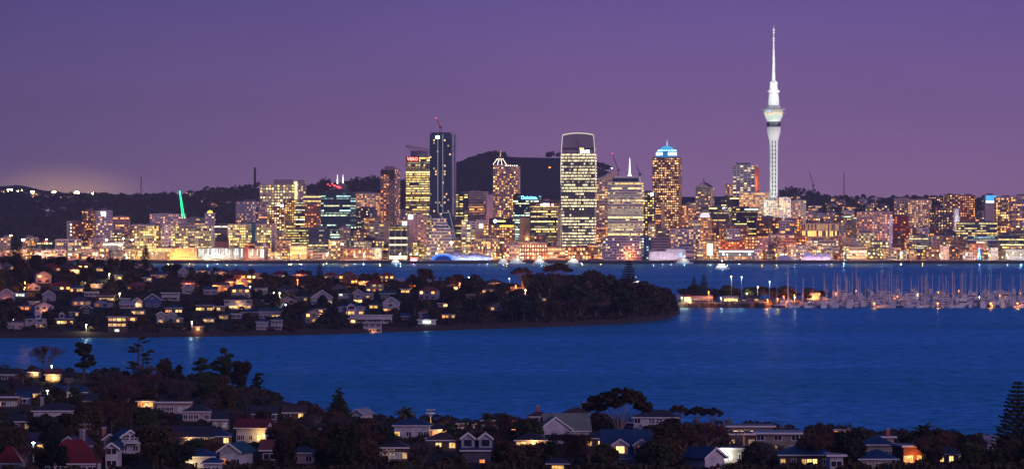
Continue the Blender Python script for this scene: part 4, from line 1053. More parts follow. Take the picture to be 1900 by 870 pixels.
# the hospital on the ridge
r = B('hospital', 482, 546, 342, 6250, 'square', 'cream', .8, 'yellow', 'broad cream hospital with lit windows and a bright base on the ridge', 'hospital', 'ridge hospital', yaw=0, depth=26, pitch=5, fh=5, roofs=False)
b = MB(); w, h = r['_w'], r['_h']; b.box(-w*.1, w*.45, -8, 8, h, h+9, wallm('mauve_plant', (.35,.28,.3)), skip='d'); b.build('roof_plant', r)
r2 = B('hospital_wing', 545, 567, 337, 6260, 'dots', 'pink', .35, 'yellow', 'taller pinkish wing joined to the end of the ridge hospital', 'hospital', 'hospital wing', yaw=0, depth=26, roofs=True)
panel('hospital wing', 'stair_tower', -.48, -.2, .3, 1.0, emitm('stair_light', (1,.85,.4), 1.3))
panel('ridge hospital', 'base_light', .0, .62, .0, .14, emitm('hospital_base_light', (.9,1,.6), 2.2), off=3)
# long amber lit sloping hall and the white finned hall
D0 = 4890; zb = 3.4
r = thing('sports_hall', (X(341, D0), D0, zb), 0, 'sloping sided hall with pale mesh walls lit amber and a diagonal stair', 'hall')
rects.append((316, 368, 459, 487, D0)); anchors.append((341, D0, 'amber sloping hall', 459)); w = 50/F*D0; h = Z(459, D0)-zb
b = MB(); al = wallm('amber_mesh', (.62,.42,.28))
pf = [(-w*.5,0,0),(w*.54,0,0),(w*.44,0,h*1.0),(-w*.5,0,h*.9)]; pk = [(p[0],26,p[2]) for p in pf]
b.face(pf, al); b.face(pk[::-1], al)
for k in range(4): b.face([pf[(k+1)%4], pf[k], pk[k], pk[(k+1)%4]], al)
b.build('wall', r)
b = MB(); am = emitm('amber_strip_light', (1,.55,.12), 2.0)
for k in range(8): b.tube((-w*.42+k*w*.1, -.5, 1+k*h*.09), (-w*.34+k*w*.1, -.5, 1.6+k*h*.10), .3, .3, am, 4)
for k in range(7): b.tube((-w*.46+k*w*.12, -.4, h*.5+(k%3)*2), (-w*.44+k*w*.12, -.4, h*.5+(k%3)*2+.8), .35, .35, am, 4)
b.build('stair_lights', r)
b = MB(); b.box(-w*.5, w*.54, -.9, -.3, 0, 1.4, am); b.build('base_light', r)
for k in range(4): point_light(r, (-w*.4+k*w*.27, -9, 4), 4500, (1,.5,.12))
D0 = 4888
for (xa, xb, yt, lab_, sh_) in ((368, 454, 460, 'long low hall with close set brilliant white vertical light fins', 'white fin hall'), (459, 490, 461, 'short hall of white lit panels beside a dark red tower', 'white panel hall')):
    w = (xb-xa)/F*D0; h = Z(yt, D0)-zb
    r = thing('exhibition_hall', (X((xa+xb)/2, D0), D0, zb), 0, lab_, 'hall'); rects.append((xa, xb, yt, 483, D0)); anchors.append(((xa+xb)/2, D0, sh_, yt))
    b = MB(); b.box(-w/2, w/2, 0, 24, 0, h, W('slate'), skip='d'); b.build('wall', r)
    n_ = int(w/1.7); rr_ = random.Random(9)
    b = MB()
    for k in range(n_):
        if rr_.random() < .30: continue
        a0 = -w/2+k*w/n_+.2; z0 = h*.18 + rr_.choice((0, 0, h*.2)); s_ = rr_.uniform(.5, 2.4)
        b.face([(a0, -.3, z0), (a0+.9, -.3, z0), (a0+.9, -.3, h*rr_.choice((.95,.95,.7))), (a0, -.3, h*.95)], GLASS, (s_*.92, s_, s_*.9))
    b.build('light_fins', r); 
    b = MB(); b.box(-w/2-.5, w/2+.5, -1.5, 24.5, h, h+.8, W('dark')); b.build('roof', r)
    for k in range(max(2, int(w/22))): point_light(r, (-w/2+11+k*22, -7, 3), 5000, (1,.85,.55))
B('stair_tower', 454.2, 459.6, 456, 4884, 'blank', 'brick', 0, 'warm', 'dark red stair tower standing between the two white lit halls', None, 'tower', yaw=0, roofs=False, depth=8)
# barrel roofed shed with a salmon wall
D0 = 4935; w = 24/F*D0; r = thing('market_hall', (X(411, D0), D0, 3.4), 0, 'salmon coloured hall under a dark barrel roof between the apartment blocks', 'hall'); rects.append((399, 423, 433, 485, D0))
h = Z(448, D0)-3.4; b = MB(); b.box(-w/2, w/2, 0, 20, 0, h, wallm('salmon', (.40,.16,.12)), skip='d'); b.build('wall', r)
b = MB(); dm = RF('dark'); pts = [(w/2*math.cos(a), 11*math.sin(a)) for a in lin(0, math.pi, 11)]
for k in range(10): b.face([(pts[k][0], -.5, h+pts[k][1]), (pts[k+1][0], -.5, h+pts[k+1][1]), (pts[k+1][0], 20.5, h+pts[k+1][1]), (pts[k][0], 20.5, h+pts[k][1])], dm)
b.face([(p[0], -.3, h+p[1]) for p in pts], dm); b.build('roof', r)
# glass block with crossed white bracing at the water's edge
r = B('office_block', 722, 757, 419, 4905, 'curtain', 'black', .16, 'yellow', 'black glass waterfront block with crossed white bracing over a glowing ground floor', 'office block', 'crossed bracing block', yaw=-3, depth=22)
w, d, h = r['_w'], r['_d'], r['_h']; b = MB()
for sx in (-.5, -.17, .17, .5): b.tube((w*sx, -d/2-.5, 0), (w*sx, -d/2-.5, h), .4, .4, TRIM, 5)
for k in range(3): b.tube((-w/2+w*k/3, -d/2-.5, 2), (-w/2+w*(k+1)/3, -d/2-.5, 16), .3, .3, STEEL, 4); b.tube((-w/2+w*(k+1)/3, -d/2-.5, 2), (-w/2+w*k/3, -d/2-.5, 16), .3, .3, STEEL, 4)
b.build('bracing', r)
for z_, th in ((1.2, 4.2), (h*.42, 1.6), (h*.62, 1.9)): 
    b = MB(); b.box(-w/2, w/2, -d/2-.4, -d/2-.1, z_, z_+th, emitm('floor_strip', (1,.85,.4), 2.6)); b.build('light_strip', r)
b = MB(); b.box(w*.22, w*.48, -d*.4, -d*.36, h+.4, h+6, emitm('blue_white_sign', (.6,.7,1), 3)); b.build('sign', r)
# stepped terraces building
D0 = 4925; r = thing('terraced_block', (X(816, D0), D0, 3.4), math.radians(4), 'lilac stepped terrace building with rows of small lights before the zigzag line tower', 'building')
rects.append((792, 842, 430, 470, D0)); anchors.append((816, D0, 'stepped terraces', 405)); ROOT['stepped terraces'] = r; rng = random.Random(11)
w = 50/F*D0; lv = 13; h = Z(405, D0)-3.4; fh = h/lv
for i in range(lv):
    k_ = 1.0 if i < 3 else (1-(i-3)*.045 if i < 10 else .48); ww = w*k_; dd = 26*k_; b = MB(); z0 = i*fh
    b.box(-ww/2, ww/2, -dd/2, dd/2, z0, z0+fh*.9, W('slate'), skip='d'); b.box(-ww/2-.8, ww/2+.8, -dd/2-.8, dd/2+.8, z0+fh*.62, z0+fh, W('lilac')); 
    n_ = int(ww/3)
    for q in range(n_):
        if rng.random() < .33: b.face([(-ww/2+q*3+.4, -dd/2-.1, z0+.5), (-ww/2+q*3+2.6, -dd/2-.1, z0+.5), (-ww/2+q*3+2.6, -dd/2-.1, z0+fh*.6), (-ww/2+q*3+.4, -dd/2-.1, z0+fh*.6)], GLASS, litcol('warm', rng, 1.2))
    b.build('storey', r)
# white wavy event pavilion on the wharf with its blue arch
D0 = 4850; r = thing('event_pavilion', (X(872, D0), D0, 3.4), 0, 'long white caterpillar shaped tent pavilion with wavy roof on the wharf', 'pavilion')
rects.append((830, 908, 470, 487, D0)); anchors.append((872, D0, 'wavy white pavilion', 470)); w = 80/F*D0; b = MB(); wf = wallm('tent_fabric', (.60,.62,.78), var=.08)
nx = 28; na = 10
def hv(t_): return 8.6 + 1.3*math.sin(t_*math.pi*4) - 2.5*(t_-.5)
gr = [[(-w/2+w*i/nx, 12*math.cos(math.pi*j/na), hv(i/nx)*math.sin(math.pi*j/na)) for j in range(na+1)] for i in range(nx+1)]
for i in range(nx):
    for j in range(na): b.face([gr[i][j], gr[i+1][j], gr[i+1][j+1], gr[i][j+1]], wf, smooth=True)
b.face(gr[0], wf); b.face(gr[nx][::-1], wf); b.build('roof', r)
b = MB()
for i in range(0, nx+1, 2):
    for j in range(na//2, na): b.tube(gr[i][j], gr[i][j+1], .22, .22, TRIM, 4)
b.build('hoops', r)
for k in range(5): point_light(r, (-w/2+w*(k+.5)/5, -20, 2.5), 5500, (.5,.6,1), 1)
r = thing('event_pavilion', (X(822, D0-20), D0-20, 3.4), 0, 'arched fan shaped end of the wharf pavilion glowing bright blue', 'pavilion'); w = 44/F*D0
rects.append((800, 844, 471, 487, D0-20)); b = MB(); bl = emitm('blue_arch_glow', (.02,.20,1), 1.1); b2 = MB(); b3 = MB()
for k in range(12):
    a0, a1 = math.pi*k/12, math.pi*(k+1)/12; p = lambda a, s_: (w/2*s_*math.cos(a), 0, 8.6*s_*math.sin(a))
    q = [p(a0, .72), p(a0, .93), p(a1, .93), p(a1, .72)]; b.face([(v[0], v[1]-.2, v[2]) for v in q], bl)
    b2.tube(p(a0, 1), p(a1, 1), .5, .5, emitm('arch_rim', (.4,.6,1), .9), 5)
    o = p(a0, 1); o2 = p(a1, 1); b3.face([o, o2, (o2[0]*.8, 24, o2[2]*.9), (o[0]*.8, 24, o[2]*.9)], wf, smooth=True)
    b3.face([(0,.0,0), p(a0,.98), p(a1,.98)], wallm('arch_wall', (.02,.05,.2)))
b.build('glowing_fan', r); b2.build('rim', r); b3.build('roof', r)
for k in range(3): point_light(r, (-14+14*k, -8, 3), 1500, (.1,.35,1), 1)
# ferry building: long red brick with a golden clock tower
D0 = 4915; r = thing('ferry_building', (X(975, D0), D0+9, 3.4), 0, 'red brick ferry building with a gold lit domed clock tower', 'building'); w = 82/F*D0; h = Z(452, D0)-3.4
rects.append((934, 1016, 452, 487, D0)); anchors.append((975, D0, 'brick ferry building', 427)); bk = wallm('ferry_brick', (.34,.09,.06)); b = MB(); b.box(-w/2, w/2, -9, 9, 0, h, bk, skip='d'); b.build('wall', r)
b = MB(); b.box(-w/2-.6, w/2+.6, -9.6, 9.6, h, h+.9, TRIM); b.box(-w/2+1, w/2-1, -7, 7, h+.9, h+2.6, RF('grey'), skip='d'); b.build('roof', r); rng = random.Random(2)
for i in range(4):
    b = MB(); 
    for k in range(17):
        a = -w/2+1.4+k*(w-2)/17; s_ = rng.choice((0,.6,1.2,2.2,2.6)); b.face([(a+.7, -9.07, 1+i*h/4.1), (a+2.3, -9.07, 1+i*h/4.1), (a+2.3, -9.07, 1+i*h/4.1+h*.14), (a+.7, -9.07, 1+i*h/4.1+h*.14)], GLASS, (s_*1.1, s_*.75, s_*.4))
    b.build('window_band', r)
b = MB(); tx = 2.5; b.box(tx-4, tx+4, -4, 4, h, h+10, wallm('gold_stone', (.6,.42,.2)), skip='d'); b.build('clock_tower', r)
b = MB(); b.lathe([(4.4, h+10), (4.2, h+12), (3.6, h+14), (1.4, h+16.5), (.5, h+18), (.2, h+21)], wallm('gold_stone', (.6,.42,.2)), 16, tx, 0); b.build('dome', r)
b = MB(); b.lathe([(1.9, 0), (1.9, .3), (.05, .35)], emitm('clock_face_light', (1,.7,.2), 2.5), 16); o = b.build('clock_face', r, (tx, -4.05, h+7)); o.rotation_euler = (math.radians(90),0,0)
for (lx, lz, wt) in ((tx-6, h+3, 1300), (tx+6, h+3, 1300), (-30, 2, 4500), (-10, 2, 4500), (12, 2, 4500), (28, 2, 4500)): point_light(r, (lx, -14, lz), wt, (1,.45,.1))
# terminal with a long white canopy band
D0 = 4880; r = thing('cruise_terminal', (X(1366, D0), D0, 3.4), 0, 'low terminal with a long brilliant white canopy band and two pale lamps', 'terminal'); w = 64/F*D0; h = 13
rects.append((1334, 1398, 464, 487, D0)); anchors.append((1366, D0, 'white canopy terminal', 463)); b = MB(); b.box(-w/2, w/2, 0, 22, 0, h, W('slate'), skip='d'); b.build('wall', r)
b = MB(); b.box(-w/2-1, w/2+1, -3, 22, h, h+1, W('blue')); b.build('roof', r); b = MB(); b.box(-w/2, w/2, -3.3, -2.9, h-2, h-.2, emitm('canopy_band', (1,1,.85), 2.6)); b.build('canopy_light', r)
b = MB(); rng = random.Random(4)
for k in range(22):
    s_ = rng.choice((.3,1,2)); b.face([(-w/2+1+k*2.1, -.08, 1), (-w/2+2.6+k*2.1, -.08, 1), (-w/2+2.6+k*2.1, -.08, 4.2), (-w/2+1+k*2.1, -.08, 4.2)], GLASS, (1*s_,.35*s_,.1*s_))
b.build('shopfront', r)
for sx in (-.38, .38): 
    b = MB(); b.lathe([(.1,-1.5),(1.4,-.6),(1.4,.6),(.1,1.5)], emitm('pale_blue_lamp', (.6,.85,1), 8), 10); b.build('lamp', r, (w*sx, -4.5, h-5))
# white finger wharf shed and tents
for (xa, xb, yt, lab_) in ((1205, 1236, 467, 'white ribbed wharf shed below the pinkish wharf apartments'), (1236, 1272, 462, 'flat white wharf shed with a small blue square emblem')):
    D0 = 4835; w = (xb-xa)/F*D0; h = Z(yt, D0)-3.4; r = thing('wharf_shed', (X((xa+xb)/2, D0), D0, 3.4), 0, lab_, 'shed'); rects.append((xa, xb, yt, 487, D0))
    b = MB(); b.box(-w/2, w/2, 0, 18, 0, h, wallm('shed_white', (.7,.62,.66)), skip='d'); b.build('wall', r)
    b = MB(); b.prism([(-w/2-.4,-.4),(w/2+.4,-.4),(w/2+.4,18.4),(-w/2-.4,18.4)], h, h+1.6, RF('pale'), scale=.9); b.build('roof', r)
    b = MB()
    for k in range(int(w/2.4)): b.box(-w/2+k*2.4, -w/2+k*2.4+.5, -.5, -.02, 0, h*.8, TRIM)
    b.build('post', r)
    for k in range(2): point_light(r, (-w/4+k*w/2, -9, 5), 2600, (.95,.8,.9))
b = MB(); b.box(w*.2, w*.3, -.7, -.5, h*.3, h*.7, emitm('blue_emblem', (.15,.4,1), 2)); b.build('sign', r)
tent_m = wallm('white_tent_fabric', (.72,.68,.8), var=.05)
for k, (xa, xb, hpx, ds) in enumerate(((1488, 1512, 15, 'wide low'), (1512, 1526, 13, 'small pointed'), (1524, 1542, 14, 'square ended white'), (1442, 1470, 9, 'flat dark edged'))):
    D0 = 4830; w = (xb-xa)/F*D0; r = thing('marquee', (X((xa+xb)/2, D0), D0, 3.4), 0, ds + (' marquee on the dark wharf' if k < 3 else ' marquee by the terminal'), 'tent', 'marquees on the wharf')
    h = hpx*.5; b = MB(); b.box(-w/2, w/2, 0, 14, 0, h*.7, tent_m, skip='du'); b.build('wall', r)
    b = MB(); b.prism([(-w/2-.3,-.3),(w/2+.3,-.3),(w/2+.3,14.3),(-w/2-.3,14.3)], h*.7, h*1.5, tent_m, scale=.3); b.build('roof', r)
    if k < 3:
        point_light(r, (0, -8, 2), 2500, (.85,.6,.95)); b = MB()
        for q in range(int(w/3)): b.box(-w/2+1+q*3, -w/2+2+q*3, -.4, -.1, 1.0, 2.4, emitm('tent_lights', (1,.45,.15), 3))
        b.build('light_row', r)
# blue lit sculpture mast, billboard on the ridge
D0 = 4870; r = thing('light_sculpture', (X(1817, D0), D0, 3.4), 0, 'upright sculpture of bright blue light on the waterfront', 'sculpture'); nb = emitm('blue_neon', (.05,.3,1), 6)
b = MB(); b.tube((-1.6,0,0), (0,0,18), .5, .4, nb, 5); b.tube((1.6,0,0), (0,0,18), .5, .4, nb, 5); b.build('neon_tube', r)
b = MB(); b.box(-2.2, 2.2, -.5, .5, 5, 5.8, nb); b.box(-1.6, 1.6, -.5, .5, 9.6, 10.4, nb); b.build('crossbar', r); b = MB(); b.box(-2.4,2.4,-2,2,-.4,.5,W('dark')); b.build('plinth', r)
r = B('apartment_block', 1828, 1850, 362, 5450, 'blank', 'grey', 0, 'warm', 'grey block on the ridge carrying a bright blue and white screen', 'building', 'blue screen block', yaw=0, depth=14)
w, h, d = r['_w'], r['_h'], r['_d']; b = MB()
for (a0, a1, z0, z1, c_) in ((-.45,.45,.3,.95,(.05,.3,.75)), (-.45,.2,.05,.3,(.9,.9,1)), (.2,.45,.05,.3,(.9,.6,.1))): b.box(w*a0, w*a1, -d/2-.6, -d/2-.2, h-13+13*z0, h-13+13*z1, emitm('screen_%d' % int(c_[0]*99), c_, 1.7))
b.build('screen', r)
# ------------------------------------------------------------------ the rest of the city: smaller buildings, front rows first
ORD = ['', 'first', 'second', 'third', 'fourth', 'fifth', 'sixth', 'seventh', 'eighth', 'ninth', 'tenth', 'eleventh', 'twelfth', 'thirteenth', 'fourteenth', 'fifteenth',
       'sixteenth', 'seventeenth', 'eighteenth', 'nineteenth', 'twentieth'] + ['twenty-'+q for q in ('first', 'second', 'third', 'fourth', 'fifth', 'sixth', 'seventh', 'eighth', 'ninth')]
fill_items = []     # (object, x, adjective, kind, zone)
def name_between(items, anch, group_of):
    """label each repeat by its look and by how far out it stands from one landmark towards the next"""
    seen = {}
    an = sorted(anch)
    for o, x, adj, kind in sorted(items, key=lambda q: q[1]):
        i = max([k for k, a in enumerate(an) if a[0] <= x] or [0]); j = min(i+1, len(an)-1)
        if j == i: i = j-1
        k = (i, adj, kind); seen[k] = seen.get(k, 0)+1
        n = seen[k]
        o['label'] = '%s %s, %s out from the %s toward the %s' % (adj, kind, ORD[n] if n <= 29 else 'last', an[i][1], an[j][1])
        o['group'] = group_of
def thin_anchors(lst, gap):
    out_ = []
    for a in sorted(lst):
        if not out_ or a[0]-out_[-1][0] >= gap: out_.append(a)
    return out_
seen_rects = list(rects)
grid = np.zeros((870, 2300), dtype=np.int8)
def visible(x0, x1, y0, y1, D):
    """share of this rectangle that nothing nearer covers"""
    a0, a1, b0, b1 = int(y0), int(max(y0+1, y1)), int(x0)+200, int(max(x0+1, x1))+200
    m = np.ones((a1-a0, b1-b0), dtype=bool)
    for (p0, p1, q0, q1, dd) in seen_rects:
        if dd < D+4:
            m[max(0, int(q0)-a0):max(0, int(q1)-a0), max(0, int(p0)+200-b0):max(0, int(p1)+200-b0)] = False
    return m.mean(), m.sum()
fr = random.Random(41)
# (distance, roof height range over ground, x range, width range px, styles)
ROWS = [(4918, (9, 20), (-60, 1990), (12, 26)), (4975, (14, 30), (-60, 1990), (13, 27)), (5040, (16, 36), (120, 1990), (16, 32)), (5120, (16, 40), (200, 1990), (15, 30)),
        (5210, (14, 38), (200, 1990), (15, 30)), (5320, (12, 36), (230, 1990), (14, 30)), (5460, (10, 30), (270, 1990), (14, 30)), (5640, (9, 26), (560, 1990), (14, 30)),
        (5850, (8, 22), (560, 1990), (13, 28)), (6080, (7, 18), (640, 1990), (12, 28)), (6320, (6, 14), (1270, 1990), (12, 26))]
def ymin_at(x):      # nothing anonymous may stand above this line of the photo
    return interp([(-100, 440), (120, 440), (130, 415), (230, 405), (420, 400), (440, 385), (480, 378), (560, 372), (600, 368), (650, 370), (700, 380), (750, 385), (850, 385), (960, 380), (975, 352), (1040, 345), (1045, 380),
                   (1110, 380), (1200, 372), (1265, 372), (1290, 362), (1360, 356), (1440, 362), (1500, 362), (1600, 362), (1750, 360), (1900, 362), (2000, 362)], x)
kinds_ct = {}
for (D, (h0, h1), (xa, xb), (wa, wb)) in ROWS:
    x = xa + fr.uniform(0, 10)
    while x < xb:
        w_ = fr.uniform(wa, wb)
        hgt = fr.uniform(h0, h1)*(1.15 if 600 < x < 1500 else 1.0)
        if x < 140: hgt = min(hgt, 14)
        zb = zcity(x+w_/2, D); yt = PY(zb+hgt, D); yt = max(yt, ymin_at(x+w_/2)+fr.uniform(0, 6)); yb = PY(zb, D)
        Dj = D + fr.uniform(-14, 14)
        if yb-yt > 5:
            v, cnt = visible(x, x+w_, yt, yb, Dj)
            if v > .22 and cnt > 70:
                west = x > 1480
                style = fr.choice(['grid', 'ribbon', 'apart', 'dots', 'square', 'grid', 'apart'] if D < 5700 else ['dots', 'square', 'apart', 'ribbon'])
                warmz = 1300 < x
                wall = fr.choice(['beige', 'lilac', 'pink', 'tan', 'grey', 'cream', 'brown', 'slate', 'lilac', 'dark', 'pink', 'white', 'brick' if warmz else 'slate', 'brown' if warmz else 'beige'])
                pal = fr.choice(['warm', 'warm', 'mix', 'yellow', 'white', 'orange'] if not warmz else ['warm', 'orange', 'orange', 'warm', 'mix', 'yellow', 'white'])
                lit = fr.choice([.15, .25, .35, .45, .6, .75]) + (.1 if D < 4950 else 0)
                kind = 'tower' if hgt > 30 else ('apartments' if style == 'apart' else ('block' if D < 5700 else 'flats'))
                nm = {'tower': 'tower_block', 'apartments': 'apartment_house', 'block': 'city_block', 'flats': 'hillside_flats'}[kind]
                o = B(nm, x, x+w_, yt, Dj, style=style, wall=wall, lit=lit, pal=pal, cat={'flats': 'apartment house', 'apartments': 'apartment house'}.get(kind, 'building'), parts=False, yaw=fr.choice((-24, -14, -6, 0, 6, 12, 22)), put=False, fh=fr.choice((3.2, 3.5, 4)), roofs=fr.random() < .7)
                seen_rects.append((x, x+w_, yt, yb, Dj)); kinds_ct[kind] = kinds_ct.get(kind, 0)+1
                fill_items.append((o, x+w_/2, ('front' if D < 5000 else 'middle' if D < 5250 else 'upper' if D < 5700 else 'ridge') + ' ' + wall, kind))
        x += w_ + fr.choice((-2, 0, 1, 3, 6)) if D < 5700 else w_*fr.uniform(1.0, 1.6)
print('fillers', len(fill_items), kinds_ct)
TB = thin_anchors([(a[0], ' '.join(a[2].split()[-3:])) for a in anchors if a[3] < 470 and a[1] < 5700], 55)
name_between(fill_items, TB, 'ordinary buildings filling the city between its towers')

# small houses with a lit window or two on the slopes and ridges
def cottage(name, loc, yaw, w, d, h, wall, roof, lits, rng):
    b = MB(); wm = HWALL(wall); rm = RF(roof)
    b.box(-w/2, w/2, -d/2, d/2, 0, h, wm, skip='du')
    rh = w*.22
    if rng.random() < .5:
        b.face([(-w/2,-d/2,h),(w/2,-d/2,h),(0,-d/2,h+rh)], wm); b.face([(w/2,d/2,h),(-w/2,d/2,h),(0,d/2,h+rh)], wm)
        b.face([(-w/2-.4,-d/2-.4,h-.1),(0,-d/2-.4,h+rh+.1),(0,d/2+.4,h+rh+.1),(-w/2-.4,d/2+.4,h-.1)], rm); b.face([(0,-d/2-.4,h+rh+.1),(w/2+.4,-d/2-.4,h-.1),(w/2+.4,d/2+.4,h-.1),(0,d/2+.4,h+rh+.1)], rm)
    else: b.prism([(-w/2-.5,-d/2-.5),(w/2+.5,-d/2-.5),(w/2+.5,d/2+.5),(-w/2-.5,d/2+.5)], h, h+rh, rm, scale=.25)
    n = max(2, int(w/3.2))
    for i in range(int(h/2.7)):
        for k in range(n):
            c = litcol(rng.choice(('warm', 'orange', 'warm')), rng, 1.2) if rng.random() < lits else (0,0,0)
            a = -w/2 + (k+.22)*w/n; b.face([(a, -d/2-.06, .8+i*2.8), (a+w/n*.5, -d/2-.06, .8+i*2.8), (a+w/n*.5, -d/2-.06, 2.1+i*2.8), (a, -d/2-.06, 2.1+i*2.8)], GLASS, c)
    return b.build(name, None, loc, yaw)
hr = random.Random(99); hill_items = []
def hill_house(x, D, lits=.5):
    z = zcity(x, D); w = hr.uniform(11, 20); h = hr.choice((3.4, 5.8, 5.8, 8.6)); wall = hr.choice(('white', 'beige', 'cream', 'pink', 'lilac', 'grey', 'brick'))
    yt, yb = PY(z+h+3, D), PY(z, D); wp = w*F/D
    v, c = visible(x-wp/2, x+wp/2, yt, yb, D)
    if v < .3: return
    o = cottage('hillside_house', (X(x, D), D, z-.3), hr.uniform(-.5, .5), w, hr.uniform(8, 12), h, wall, hr.choice(('dark', 'grey', 'brown', 'red', 'orange')), lits, hr)
    tag(o, None, 'house'); seen_rects.append((x-wp/2, x+wp/2, yt, yb, D))
    hill_items.append((o, x, ('high ' if D > 6350 else 'low ')+wall, 'hill house'))
for k in range(150): hill_house(hr.uniform(1440, 1960), hr.uniform(5900, 6760), .6)
for k in range(46): hill_house(hr.uniform(-40, 440), hr.uniform(6350, 6900), .7)
for k in range(14): hill_house(hr.uniform(560, 760), hr.uniform(6000, 6600), .6)
for k in range(12): hill_house(hr.uniform(960, 1045), hr.uniform(5900, 6500), .6)
for k in range(10): hill_house(hr.uniform(80, 120), hr.uniform(5900, 6400), .5)
name_between(hill_items, [(a, b_) for a, b_ in ((20, 'ridge floodlights'), (262, 'lattice mast'), (473, 'boiler stack'), (515, 'ridge hospital'), (630, 'twin spires'), (725, 'lattice tower'), (1000, 'ferry tower'), (1436, 'lofty tower'), (1509, 'ridge crane'), (1566, 'banded mast'),
             (1625, 'lilac apartments'), (1708, 'dotted block'), (1797, 'orange tower'), (1839, 'blue screen'), (1893, 'lilac edge'))], 'small houses on the city ridge')
print('hill houses', len(hill_items))

# wooded slopes: uncountable far canopy
def canopy_mass(name, pts, mat, label, leaf=2.2, n=16, seed=1):
    rr = random.Random(seed); vs = []; fs = []
    for (x, y, z, r) in pts:
        for _ in range(n):
            u = rr.uniform(0, 2*math.pi); v = rr.uniform(-.2, 1); q = math.sqrt(max(0, 1-v*v)); rad = r*rr.uniform(.75, 1.1)
            c = (x+rad*q*math.cos(u), y+rad*q*math.sin(u), z+rad*v*.9)
            a = Vector((rr.gauss(0,1), rr.gauss(0,1), rr.gauss(0,1))).normalized(); b_ = a.cross(Vector((rr.gauss(0,1), rr.gauss(0,1), rr.gauss(0,1)))).normalized(); s_ = leaf*rr.uniform(.6, 1.3)
            i = len(vs)
            for (p, q2) in ((-1,-.6),(1,-.8),(.8,.7),(-.7,.9)): vs.append((c[0]+a[0]*p*s_+b_[0]*q2*s_, c[1]+a[1]*p*s_+b_[1]*q2*s_, c[2]+a[2]*p*s_+b_[2]*q2*s_))
            fs.append((i, i+1, i+2, i+3))
    me = bpy.data.meshes.new(name); me.from_pydata(vs, [], fs); me.materials.append(mat); me.update()
    o = bpy.data.objects.new(name, me); sc.collection.objects.link(o); tag(o, label, None, None, 'stuff'); return o
FDARK = foliagem('far_foliage', (.012,.016,.010), (.035,.038,.022))
cm = random.Random(12); pts = []
def add_c(x, D, r): pts.append((X(x, D), D, zcity(x, D)+r*.35, r))
for k in range(1500): add_c(cm.uniform(-120, 470), cm.uniform(5450, 6850), cm.uniform(5, 9))
for k in range(260): add_c(cm.uniform(-60, 128), cm.uniform(5080, 5500), cm.uniform(4, 8))
for k in range(300): add_c(cm.uniform(560, 860), cm.uniform(6300, 6850), cm.uniform(5, 9))
for k in range(360): add_c(cm.uniform(1440, 2000), cm.uniform(6300, 6820), cm.uniform(3, 6))
for x_ in list(np.arange(380, 480, 5)) + list(np.arange(653, 705, 4)) + list(np.arange(596, 606, 3)) + list(np.arange(1450, 1480, 4)) + list(np.arange(1495, 1520, 5)): add_c(float(x_), 6830+cm.uniform(-40, 40), cm.uniform(8, 15))
canopy_mass('woodland', pts, FDARK, 'dark wooded slopes and ridge trees behind the city', 2.6, 26, 3)
pts = []
for k in range(520):
    x = cm.uniform(760, 935); D = cm.uniform(7200, 7850); pts.append((X(x, D), D, zcity(x, D)+2, cm.uniform(6, 11)))
for x in (1020, 1024, 1040, 1106, 1110, 1113, 1117, 1121, 1126): pts.append((X(x, 7790), 7790, zcity(x, 7790)+5, 9))
canopy_mass('forest', pts, FDARK, 'trees covering the shoulder of the volcanic hill', 3.2, 26, 4)

# street lamps along the wharf and through the city, with their own light
def lamp(x, D, h, kind, z=None, label='', group=None, watt=None, name='street_lamp', head=.55, cat='street lamp'):
    z = z if z is not None else (3.3 if D < 4960 else zcity(x, D))
    r = thing(name, (X(x, D), D, z), 0, label, cat, group)
    col, st, wt = {'sodium': ((1,.25,.03), 5, 3200), 'white': ((1,.84,.50), 14, 3200), 'cool': ((.75,.92,1), 12, 1800), 'flood': ((1,.72,.28), 60, 14000)}[kind]
    b = MB(); b.tube((0,0,0), (0,0,h), .16, .09, STEEL, 6); b.build('pole', r)
    b = MB(); b.lathe([(.05, h-head*.6), (head, h-head*.2), (head, h+head*.3), (.05, h+head*.6)], emitm('lamp_'+kind, col, st), 8); b.build('lamp_head', r)
    point_light(r, (0, -.9, h-.2), watt or wt, col, .5)
    return r
lr = random.Random(5); lamps = []
for k in range(84):
    x = -10 + k*23.2 + lr.uniform(-14, 14); kd = lr.choice(('sodium', 'sodium', 'white', 'white', 'cool') if x > 500 else ('sodium', 'white', 'sodium'))
    o = lamp(x, lr.choice((4878, 4884, 4862, 4845)), lr.uniform(7, 9), kd, watt=lr.uniform(7000, 24000)); lamps.append((o, x, {'sodium': 'orange', 'white': 'yellowish', 'cool': 'bluish'}[kd]+' wharf', 'lamp'))
for k in range(74):
    x = 130 + k*24.3 + lr.uniform(-12, 12); D = lr.choice((4950, 5010, 5085, 5165, 5270, 5400)); kd = lr.choice(('sodium', 'sodium', 'sodium', 'white'))
    o = lamp(x, D, 9, kd, watt=24000); lamps.append((o, x, {'sodium': 'orange', 'white': 'yellowish'}[kd]+' street', 'lamp'))
name_between(lamps, TB[::2], 'street lamps of the city')
